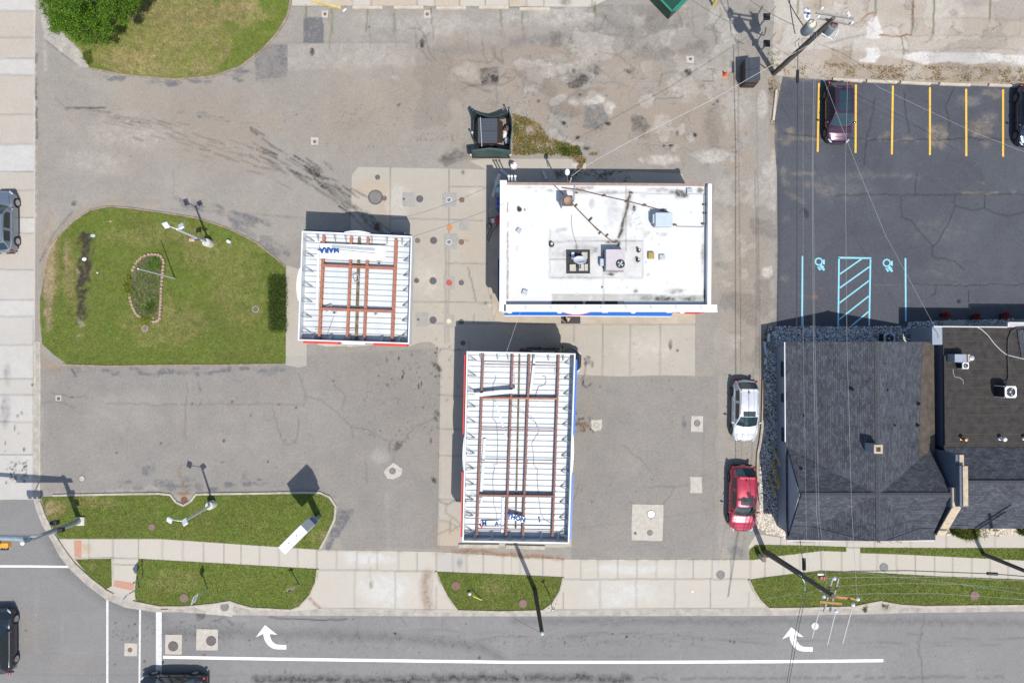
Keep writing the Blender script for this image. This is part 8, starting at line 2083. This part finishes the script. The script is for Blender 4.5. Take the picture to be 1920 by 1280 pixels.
# planting bed on the island
BED = [(284, 477), (270, 481), (258, 492), (249, 510), (246, 530), (245, 555), (250, 575), (258, 590), (275, 601), (292, 604), (301, 600), (303, 575), (304, 545), (307, 510), (309, 490), (302, 479)]
sheet('planting_bed', BED, .07, ground_mat('dark_planting_soil', (.12, .10, .07), fine=.5), step=.2)
gvx, gvy = scatter([(260, 490), (284, 480), (303, 484), (305, 515), (301, 570), (299, 596), (270, 596), (254, 575), (249, 540)], 160)
V, F, C = leaf_cloud([(x, y, .16, .20, .20, .10, 1) for x, y in zip(gvx, gvy)], 7000, .06, [(.17, .29, .04), (.12, .21, .04), (.23, .30, .06), (.25, .25, .11), (.30, .26, .16), (.10, .19, .04)], .8)
tag(mesh_tris('ground_cover', V, F, C, LEAF), kind='stuff')
for (pts, lab, pal) in ((([(237, 535, .3), (239, 550, .25), (243, 522, .25), (240, 542, .28)]), 'yellow green shrub pressed against the left side of the stone bordered bed', [(.26, .28, .03), (.19, .23, .03)]), ([(268, 600, .2), (278, 603, .2)], 'low yellow green clump at the foot of the stone bordered bed', [(.26, .28, .03), (.17, .23, .03)]), ([(278, 580, .3), (284, 572, .25)], 'bushy green plant in the lower part of the bordered bed', [(.06, .11, .02), (.10, .14, .02)]), ([(290, 488, .25), (282, 498, .25), (296, 500, .25)], 'fresh green plant clump at the upper end of the bordered bed', [(.12, .25, .03), (.09, .19, .02)])):
    c0 = P(pts[0][0], pts[0][1], 0.05); t = thing('low_shrub', lab, 'shrub', c0[:])
    V, F, C = leaf_cloud([(P(x, y, .2).x, P(x, y, .2).y, .22, r * 1.1, r * 1.4, .2, 1) for x, y, r in pts], 700, .06, pal, .8)
    V -= np.array(c0[:]); mesh_tris('foliage', V, F, C, LEAF, t)
    q = MB(); q.cyl(c0, c0 + Vector((0, 0, .25)), .02, n=6); q.build('stem', M['bark'], t)
M['block'] = mat('pink_tan_concrete_block', (.38, .265, .195), .9, var=.2, scale=5, bump=.3)
line = []
full = BED + [BED[0]]
acc = 0
first = None
for (x0, y0), (x1, y1) in zip(full[:-1], full[1:]):
    L = math.hypot(x1 - x0, y1 - y0); n = max(1, round(L / 6.4))
    for i in range(n):
        s = (i + .5) / n; line.append((x0 + (x1 - x0) * s, y0 + (y1 - y0) * s, math.atan2(-(y1 - y0), x1 - x0)))
for x, y, a in line:
    if 241 < x < 251 and 508 < y < 548: continue
    p = P(x, y, 0)
    if first is None:
        b = MB(); b.prism([(-.12, -.09), (.12, -.09), (.09, .09), (-.09, .09)], 0, .16)
        first = b.build('edging_block', M['block'], local=True, bevel=.015); o = first
    else:
        o = first.copy(); COL.objects.link(o)
    o.location = (p.x, p.y, .05); o.rotation_euler = (RN.gauss(0, .04), RN.gauss(0, .04), a + RN.gauss(0, .1) + math.pi)
    tag(o, 'pinkish tan edging block bordering the planting bed on the lawn island', 'edging block', 'edging blocks round the planting bed')
# red flowering plants at the north wall
for x, y, lab in ((1765.5, 591, 'leftmost and reddest of three red flowering plants by the north wall'), (1823, 594, 'middle one of three red flowering plants by the north wall'), (1877, 592.5, 'rightmost of three red flowering plants by the north wall')):
    c0 = P(x, y, 0); t = thing('flowering_plant', lab, 'plant', c0[:], 0, 'red flowering plants by the north wall')
    q = MB(); q.lathe(c0, [(.16, 0), (.22, .35), (.23, .38), (.19, .36), (.001, .34)], 14); q.build('pot', M['trim'], t)
    V, F, C = leaf_cloud([(c0.x, c0.y, .55, .24, .24, .2, 1)], 420, .06, [(.35, .015, .012), (.45, .02, .02), (.04, .07, .015), (.22, .01, .01)], .8)
    V -= np.array(c0[:]); mesh_tris('flowers', V, F, C, LEAF, t)
# litter on the island
for x, y, r, lab, m_ in ((174, 442, .13, 'pale blue crumpled litter at the top of the bare soil strip', 'acblue'), (158, 486, .13, 'white crumpled paper in the middle of the bare soil strip', 'panelwarm'), (182.5, 511.5, .06, 'small white scrap on the grass right of the bare soil strip', 'panelwarm'), (207, 415, .09, 'small brown stone in the grass near the top of the island', 'block')):
    c = P(x, y, .07); g = MB(); g.ball(c, r, 9, 6, (1.3, 1, .5)); g.v = [(v[0] + RN.gauss(0, r * .16), v[1] + RN.gauss(0, r * .16), v[2] + RN.gauss(0, r * .08)) for v in g.v]
    tag(g.build('litter' if m_ != 'block' else 'stone', M[m_]), lab, 'litter' if m_ != 'block' else 'stone')

# ------------------------------------------------------------------ wheel stops
M['stop'] = mat('concrete_wheel_stop', (.47, .41, .33), .9, var=.16, scale=3, bump=.2)
M['stopyel'] = mat('faded_yellow_wheel_stop', (.52, .40, .17), .9, var=.16, scale=3, bump=.2)
def stop(x0, y0, x1, y1, lab, m='stop', group='concrete wheel stops'):
    a, b = P(x0, y0, 0), P(x1, y1, 0); c = (a + b) / 2; d = b - a; L = d.length
    t = thing('wheel_stop', lab, 'wheel stop', (c.x, c.y, .01), math.atan2(d.y, d.x), group)
    q = MB(); w, h = .19, .15; w2 = .13
    vs = []
    for x in (-L / 2, L / 2):
        e = .0
        vs += [(x, -w / 1.6, 0), (x, w / 1.6, 0), (x * .985, w2 / 1.6, h), (x * .985, -w2 / 1.6, h)]
    q.add(vs, [(0, 1, 2, 3), (7, 6, 5, 4), (0, 4, 5, 1), (1, 5, 6, 2), (2, 6, 7, 3), (3, 7, 4, 0)]); q.build('block', M[m], t, local=True, bevel=.012)
    for s in (-.36, .36):
        q = MB(); q.cyl((s * L, 0, h - .01), (s * L, 0, h + .012), .022, n=8); q.build('pin', M['rustiron'], t, local=True)
stop(586, 2, 640, 16, 'yellow wheel stop set askew at the top edge', 'stopyel')
for x0, x1, y, lab in ((661, 718, 15, 'first white wheel stop right of the yellow one'), (738, 794.5, 15, 'second white wheel stop right of the yellow one'), (817, 874, 16, 'third white wheel stop right of the yellow one'), (897, 954, 15, 'fourth white wheel stop right of the yellow one'), (973, 1031, 18, 'fifth white wheel stop right of the yellow one, last in the row')):
    stop(x0, y, x1, y, lab)
for x0, y0, x1, y1, lab in ((1560, 149, 1616, 153, 'wheel stop behind the purple SUV in the sealed car park'), (1624, 152.5, 1681, 155, 'second wheel stop of the sealed car park, next to the purple SUV'), (1687, 155, 1744, 158, 'third wheel stop of the sealed car park'), (1760, 158, 1818, 160, 'fourth wheel stop of the sealed car park'), (1852, 160, 1909, 162, 'rightmost wheel stop, in front of the dark blue car')):
    stop(x0, y0, x1, y1, lab)
stop(1455, 169, 1449, 227, 'wheel stop lying upright along the left edge of the sealed car park')
g = MB(); g.bar(P(643, 22, .04), P(649, 17, .04), .10, .06); tag(g.build('paper_scrap', M['panelwarm']), 'white scrap lying beside the yellow wheel stop', 'litter')

# ------------------------------------------------------------------ waste enclosure, dumpsters, cone
M['fence'] = mat('dark_green_vinyl', (.022, .042, .044), .5, var=.2, scale=4)
M['fencelt'] = mat('faded_green_vinyl', (.045, .085, .082), .55, var=.25, scale=3, streak=(.6, 6, 1))
M['lidb'] = mat('dark_dumpster_lid', (.062, .070, .086), .35, var=.12, scale=6)
M['dumpb'] = mat('brown_black_steel', (.045, .032, .027), .6, var=.3, scale=5)
M['dgreen'] = mat('green_dumpster_paint', (.008, .055, .035), .45, var=.15, scale=4)
M['dgreen2'] = mat('light_green_dumpster_edge', (.03, .20, .13), .45, var=.15, scale=4)
en = thing('waste_enclosure', 'sagging dark green screen enclosure around a dumpster', 'enclosure', P(920, 252, 0)[:])
def curtain(pts, nm, m, thick=.05):
    """upright sheet with a warped top edge: (px,py at ground),(px,py,z at top)"""
    q = MB(); vs = []; n = len(pts)
    for (bx, by), (tx, ty, z) in pts:
        a, b = P(bx, by, 0), P(tx, ty, z)
        for k in range(4): vs.append(a.lerp(b, k / 3))
    fs = [(i * 4 + k, (i + 1) * 4 + k, (i + 1) * 4 + k + 1, i * 4 + k + 1) for i in range(n - 1) for k in range(3)]
    q.add(vs, fs); o = q.build(nm, M[m], en, smooth=True)
    s = o.modifiers.new('solid', 'SOLIDIFY'); s.thickness = thick
    return o
curtain([((886, 297), (884, 282, 1.9)), ((900, 297), (902, 280, 1.95)), ((916, 297), (918, 278, 2.0)), ((935, 297), (936, 280, 2.0)), ((957, 297), (957, 283, 1.95))], 'front_screen', 'fencelt')
curtain([((958, 297), (957, 283, 1.9)), ((958, 270), (958, 262, 1.9)), ((957, 245), (961, 240, 1.8)), ((955, 228), (960, 222, 1.8)), ((955, 214), (955, 208, 1.9))], 'side_screen', 'fencelt')
curtain([((955, 218), (951, 210, 1.8)), ((945, 222), (938, 215, 1.7)), ((930, 224), (924, 219, 1.6)), ((915, 223), (912, 217, 1.6)), ((903, 220), (895, 211, 1.7)), ((892, 217), (889, 208, 1.8))], 'back_screen', 'fence')
curtain([((893, 222), (888, 212, 1.5)), ((889, 235), (887, 232, .9)), ((888, 258), (886, 258, .7)), ((893, 272), (892, 272, .6))], 'side_screen', 'fence')
for x, y, z, m_ in ((884, 298, 1.0, 'stop'), (957, 298, 1.0, 'stop'), (889, 220, 1.5, 'fence'), (954, 216, 1.5, 'fence'), (887, 258, 1.2, 'galv')):
    q = MB(); c = P(x, y, 0); q.cyl(c, c + Vector((0, 0, z)), .05, n=8); q.lathe(c + Vector((0, 0, z)), [(.09, 0), (.09, .04), (.001, .08)], 10); q.build('post', M[m_], en)
q = MB(); q.slab([P(880, 206, .9), P(887, 203, 1.2), P(893, 216, 1.2), P(886, 222, .9)], .04); q.build('loose_flap', M['fence'], en)
q = MB(); q.bar(P(878, 274, .3), P(883, 292, 1.0), .22, .04); q.build('loose_flap', M['fence'], en)
def dumpster(label, x0, y0, x1, y1, z, lid_m, body_m, hood=None, ribs='x', nr=8, nm='dumpster', slope=.16):
    a, b = P(x0, y0, z), P(x1, y1, z); c = (a + b) / 2; w, d = abs(b.x - a.x), abs(a.y - b.y)
    t = thing(nm, label, 'dumpster', (c.x, c.y, 0))
    q = MB(); q.prism([(c.x - w / 2, c.y - d / 2), (c.x + w / 2, c.y - d / 2), (c.x + w / 2, c.y + d / 2), (c.x - w / 2, c.y + d / 2)], .12, z - .1); q.build('bin_body', M[body_m], t, bevel=.02)
    lids = 2
    for k in range(lids):
        q = MB()
        if ribs == 'x':
            ya, yb = c.y - d / 2 + d * k / lids + .015, c.y - d / 2 + d * (k + 1) / lids - .015
            q.slab([(c.x - w / 2 - .03, ya, z - .05), (c.x + w / 2 - .0, ya, z + slope - .05), (c.x + w / 2 - .0, yb, z + slope - .05), (c.x - w / 2 - .03, yb, z - .05)], .03)
            for i in range(nr // 2):
                y = lerp(ya, yb, (i + .5) / (nr // 2)); q.bar((c.x - w / 2 + .02, y, z - .03), (c.x + w / 2 - .06, y, z + slope - .03), .06, .035)
        q.build('lid', M[lid_m], t)
    for sx in (-1, 1):
        q = MB(); q.box((c.x + sx * 0.1, c.y + sx * (d / 2 + .05), z * .62), (w * .7, .1, .14)); q.build('fork_pocket', M[body_m], t)
        for sy in (-1, 1):
            q = MB(); q.cyl((c.x + sx * w * .38, c.y + sy * d * .38, .02), (c.x + sx * w * .38, c.y + sy * d * .38, .14), .06, n=8); q.build('wheel', M['trim'], t)
    return t, c, w, d
t, c, w, d = dumpster('dark dumpster with ribbed lid inside the green screen enclosure', 897, 221, 932, 268, 1.55, 'lidb', 'dumpb', slope=-.0)
q = MB(); q.slab([(c.x + w / 2, c.y - d / 2, 1.5), (c.x + w / 2 + .42, c.y - d / 2 + .15, 1.1), (c.x + w / 2 + .42, c.y + d / 2 - .15, 1.1), (c.x + w / 2, c.y + d / 2, 1.5)], .04); q.build('sloped_front', M['dumpb'], t)
q = MB(); q.bar(P(900.5, 220, 1.66), P(903.5, 275, 1.66), .05, .05); q.build('lock_bar', M['galv'], t)
for x, y, r, m_, lab in ((946, 256, .20, 'panelwarm', 'white rubbish bag between dumpster and green screen'), (952, 247, .2, 'purple_iron', 'dark reddish rubbish bag behind the dumpster'), (951, 268, .2, 'acblue', 'pale blue rubbish bag at the corner behind the dumpster')):
    cc = P(x, y, 0); g = MB(); g.ball(cc + Vector((0, 0, .5)), r * 1.2, 10, 7, (1, 1.2, 1.6)); g.v = [(v[0] + RN.gauss(0, .03), v[1] + RN.gauss(0, .03), v[2] + RN.gauss(0, .03)) for v in g.v]; tag(g.build('rubbish_bag', M[m_]), lab, 'rubbish bag')
t, c, w, d = dumpster('blue black dumpster with ribbed lids by the leaning utility pole', 1399, 108, 1424, 153, 1.35, 'lidb', 'dumpb', slope=.22, nr=10)
# green dumpster cut by the top edge
gd = thing('dumpster', 'green dumpster cut off by the top edge of the photo', 'dumpster', P(1272, -12, 0)[:])
pts = [(1260, 22), (1291, -10), (1256, -48), (1222, -18)]
q = MB(); q.prism([tuple(P(x, y, 1.3)[:2]) for x, y in pts], .1, 1.25); q.build('bin_body', M['dgreen'], gd, bevel=.03)
pw = [P(x, y, 1.3) for x, y in pts]
q = MB()
for i in range(4): q.bar(pw[i], pw[(i + 1) % 4], .12, .10)
q.build('rim', M['dgreen2'], gd)
q = MB(); mm_ = (pw[0] + pw[2]) / 2; q.slab([pw[0].lerp(mm_, .08), pw[1].lerp(mm_, .08), pw[2].lerp(mm_, .08), pw[3].lerp(mm_, .08)], .03); q.build('lid', M['dgreen'], gd)
q = MB(); q.bar(pw[0].lerp(pw[1], .1) + Vector((.12, -.1, -.1)), pw[0].lerp(pw[1], .9) + Vector((.12, -.1, -.1)), .14, .14); q.build('side_channel', M['dgreen2'], gd)
yb = thing('yellow_bollard', 'bright yellow steel bollard at the top edge of the photo', 'bollard', P(1337, 12, 0)[:])
q = MB(); c = P(1336.5, 11, 0); q.cyl(c, c + Vector((0, 0, 1.05)), .085, n=14); q.lathe(c + Vector((0, 0, 1.05)), [(.085, 0), (.06, .05), (.001, .07)], 14); q.build('post', mat('bright_yellow_paint', (.72, .52, .01), .5, var=.1), yb, smooth=True)
cn = thing('traffic_cone', 'small orange traffic cone on the rutted tan lot', 'traffic cone', P(1359, 141, 0)[:])
c = P(1359, 141, 0); M['cone'] = mat('orange_cone', (.75, .13, .03), .5, var=.08)
q = MB(); q.box(c + Vector((0, 0, .02)), (.32, .32, .04)); q.build('base', M['cone'], cn, bevel=.01)
q = MB(); q.lathe(c, [(.14, .04), (.035, .62), (.001, .63)], 16); q.build('cone_body', M['cone'], cn, smooth=True)

# ------------------------------------------------------------------ person at the store door
SK = mat('skin', (.50, .29, .21), .5, var=.08); SHIRT = mat('dark_shirt_cloth', (.045, .033, .032), .9, var=.2, scale=12); TR = mat('dark_trouser_cloth', (.03, .03, .036), .9, var=.2, scale=12); CAP = mat('straw_cap', (.50, .37, .21), .8, var=.15, scale=14)
pp = P(1063, 600, .11)
person = thing('person', 'person in dark clothes and tan cap with one arm raised at the store entrance', 'person', pp[:], math.radians(60))
def skin_obj(name, joints, edges, m, root=0):
    me = bpy.data.meshes.new(name); me.from_pydata([j[0] for j in joints], edges, []); me.materials.append(m)
    o = bpy.data.objects.new(name, me); COL.objects.link(o); o.parent = person
    s = o.modifiers.new('skin', 'SKIN'); s.use_smooth_shade = True
    if not me.skin_vertices: me.skin_vertices.new() if hasattr(me.skin_vertices, 'new') else None
    lay = me.skin_vertices[0] if len(me.skin_vertices) else None
    return o, me
def skinned(name, joints, edges, m, root=0):
    bm = bmesh.new(); lay = bm.verts.layers.skin.verify(); vs = []
    for i, (p, r) in enumerate(joints):
        v = bm.verts.new(p); v[lay].radius = (r, r) if not isinstance(r, tuple) else r; v[lay].use_root = (i == root); vs.append(v)
    for a, b in edges: bm.edges.new((vs[a], vs[b]))
    me = bpy.data.meshes.new(name); bm.to_mesh(me); bm.free(); me.materials.append(m)
    o = bpy.data.objects.new(name, me); COL.objects.link(o); o.parent = person
    s = o.modifiers.new('skin', 'SKIN'); s.use_smooth_shade = True
    o.modifiers.new('sub', 'SUBSURF').levels = 1; o.modifiers['sub'].render_levels = 2
    return o
J = [((0, 0, .95), (.15, .11)), ((0, 0, 1.18), (.14, .10)), ((0, .0, 1.38), (.17, .11)), ((0, .02, 1.50), .06), ((0, .04, 1.60), .075), ((0, .05, 1.70), (.082, .095)),
     ((.20, 0, 1.42), .06), ((.34, .14, 1.24), .045), ((.40, .36, 1.30), .034), ((.41, .44, 1.31), .036),
     ((-.20, 0, 1.42), .06), ((-.30, .06, 1.14), .045), ((-.26, .28, 1.02), .034), ((-.25, .36, 1.01), .036),
     ((.10, 0, .88), .085), ((.11, .03, .50), .06), ((.11, 0, .09), .042), ((.12, .14, .04), .035),
     ((-.10, 0, .88), .085), ((-.11, .03, .50), .06), ((-.11, 0, .09), .042), ((-.12, .14, .04), .035)]
Eg = [(0, 1), (1, 2), (2, 3), (3, 4), (4, 5), (2, 6), (6, 7), (7, 8), (8, 9), (2, 10), (10, 11), (11, 12), (12, 13), (0, 14), (14, 15), (15, 16), (16, 17), (0, 18), (18, 19), (19, 20), (20, 21)]
for hand, sx in ((9, 1), (13, -1)):
    bx = Vector(J[hand][0])
    for k in range(4):
        d0 = Vector(((k - 1.5) * .02, .05, .004)); n0 = len(J)
        J.append((tuple(bx + d0), .010)); J.append((tuple(bx + d0 + Vector((0, .035 - .004 * abs(k - 1.2), -.008))), .009)); J.append((tuple(bx + d0 + Vector((0, .055 - .006 * abs(k - 1.2), -.024))), .008))
        Eg += [(hand, n0), (n0, n0 + 1), (n0 + 1, n0 + 2)]
    n0 = len(J); J.append((tuple(bx + Vector((-.035 * sx, .01, 0))), .011)); J.append((tuple(bx + Vector((-.048 * sx, .04, -.01))), .009)); Eg += [(hand, n0), (n0, n0 + 1)]
skinned('body', J, Eg, SK)
skinned('shirt', [((0, 0, .90), (.165, .125)), ((0, 0, 1.18), (.155, .115)), ((0, 0, 1.38), (.185, .125)), ((.21, 0, 1.42), .075), ((.29, .08, 1.32), .062), ((-.21, 0, 1.42), .075), ((-.26, .04, 1.26), .062)], [(0, 1), (1, 2), (2, 3), (3, 4), (2, 5), (5, 6)], SHIRT)
skinned('trousers', [((0, 0, .93), (.16, .12)), ((.10, 0, .84), .10), ((.11, .03, .50), .075), ((.11, 0, .10), .06), ((-.10, 0, .84), .10), ((-.11, .03, .50), .075), ((-.11, 0, .10), .06)], [(0, 1), (1, 2), (2, 3), (0, 4), (4, 5), (5, 6)], TR)
q = MB(); q.ball((0, .035, 1.735), .108, 14, 8, (1, 1.12, .72)); q.lathe((0, .14, 1.735), [(.001, .012), (.085, .006), (.09, -.004), (.001, .0)], 14); q.build('cap', CAP, person, local=True, smooth=True)
q = MB(); q.ball((0, .145, 1.64), .014, 8, 6, (1, 1.3, 1.6)); q.build('nose', SK, person, local=True, smooth=True)
for s in (-1, 1):
    q = MB(); q.ball((s * .032, .128, 1.67), .011, 8, 6); q.build('eye', M['trim'], person, local=True)
    q = MB(); q.ball((s * .084, .04, 1.655), .022, 8, 6, (.4, .8, 1.3)); q.build('ear', SK, person, local=True)
    q = MB(); q.ball((s * .12, .07, .045), .055, 10, 6, (.9, 2.2, .8)); q.build('shoe', M['trim'], person, local=True, smooth=True)
q = MB(); q.box((0, .138, 1.60), (.05, .012, .012)); q.build('mouth', mat('lips', (.35, .13, .11), .5, var=.1), person, local=True)
bpy.context.view_layer.update()
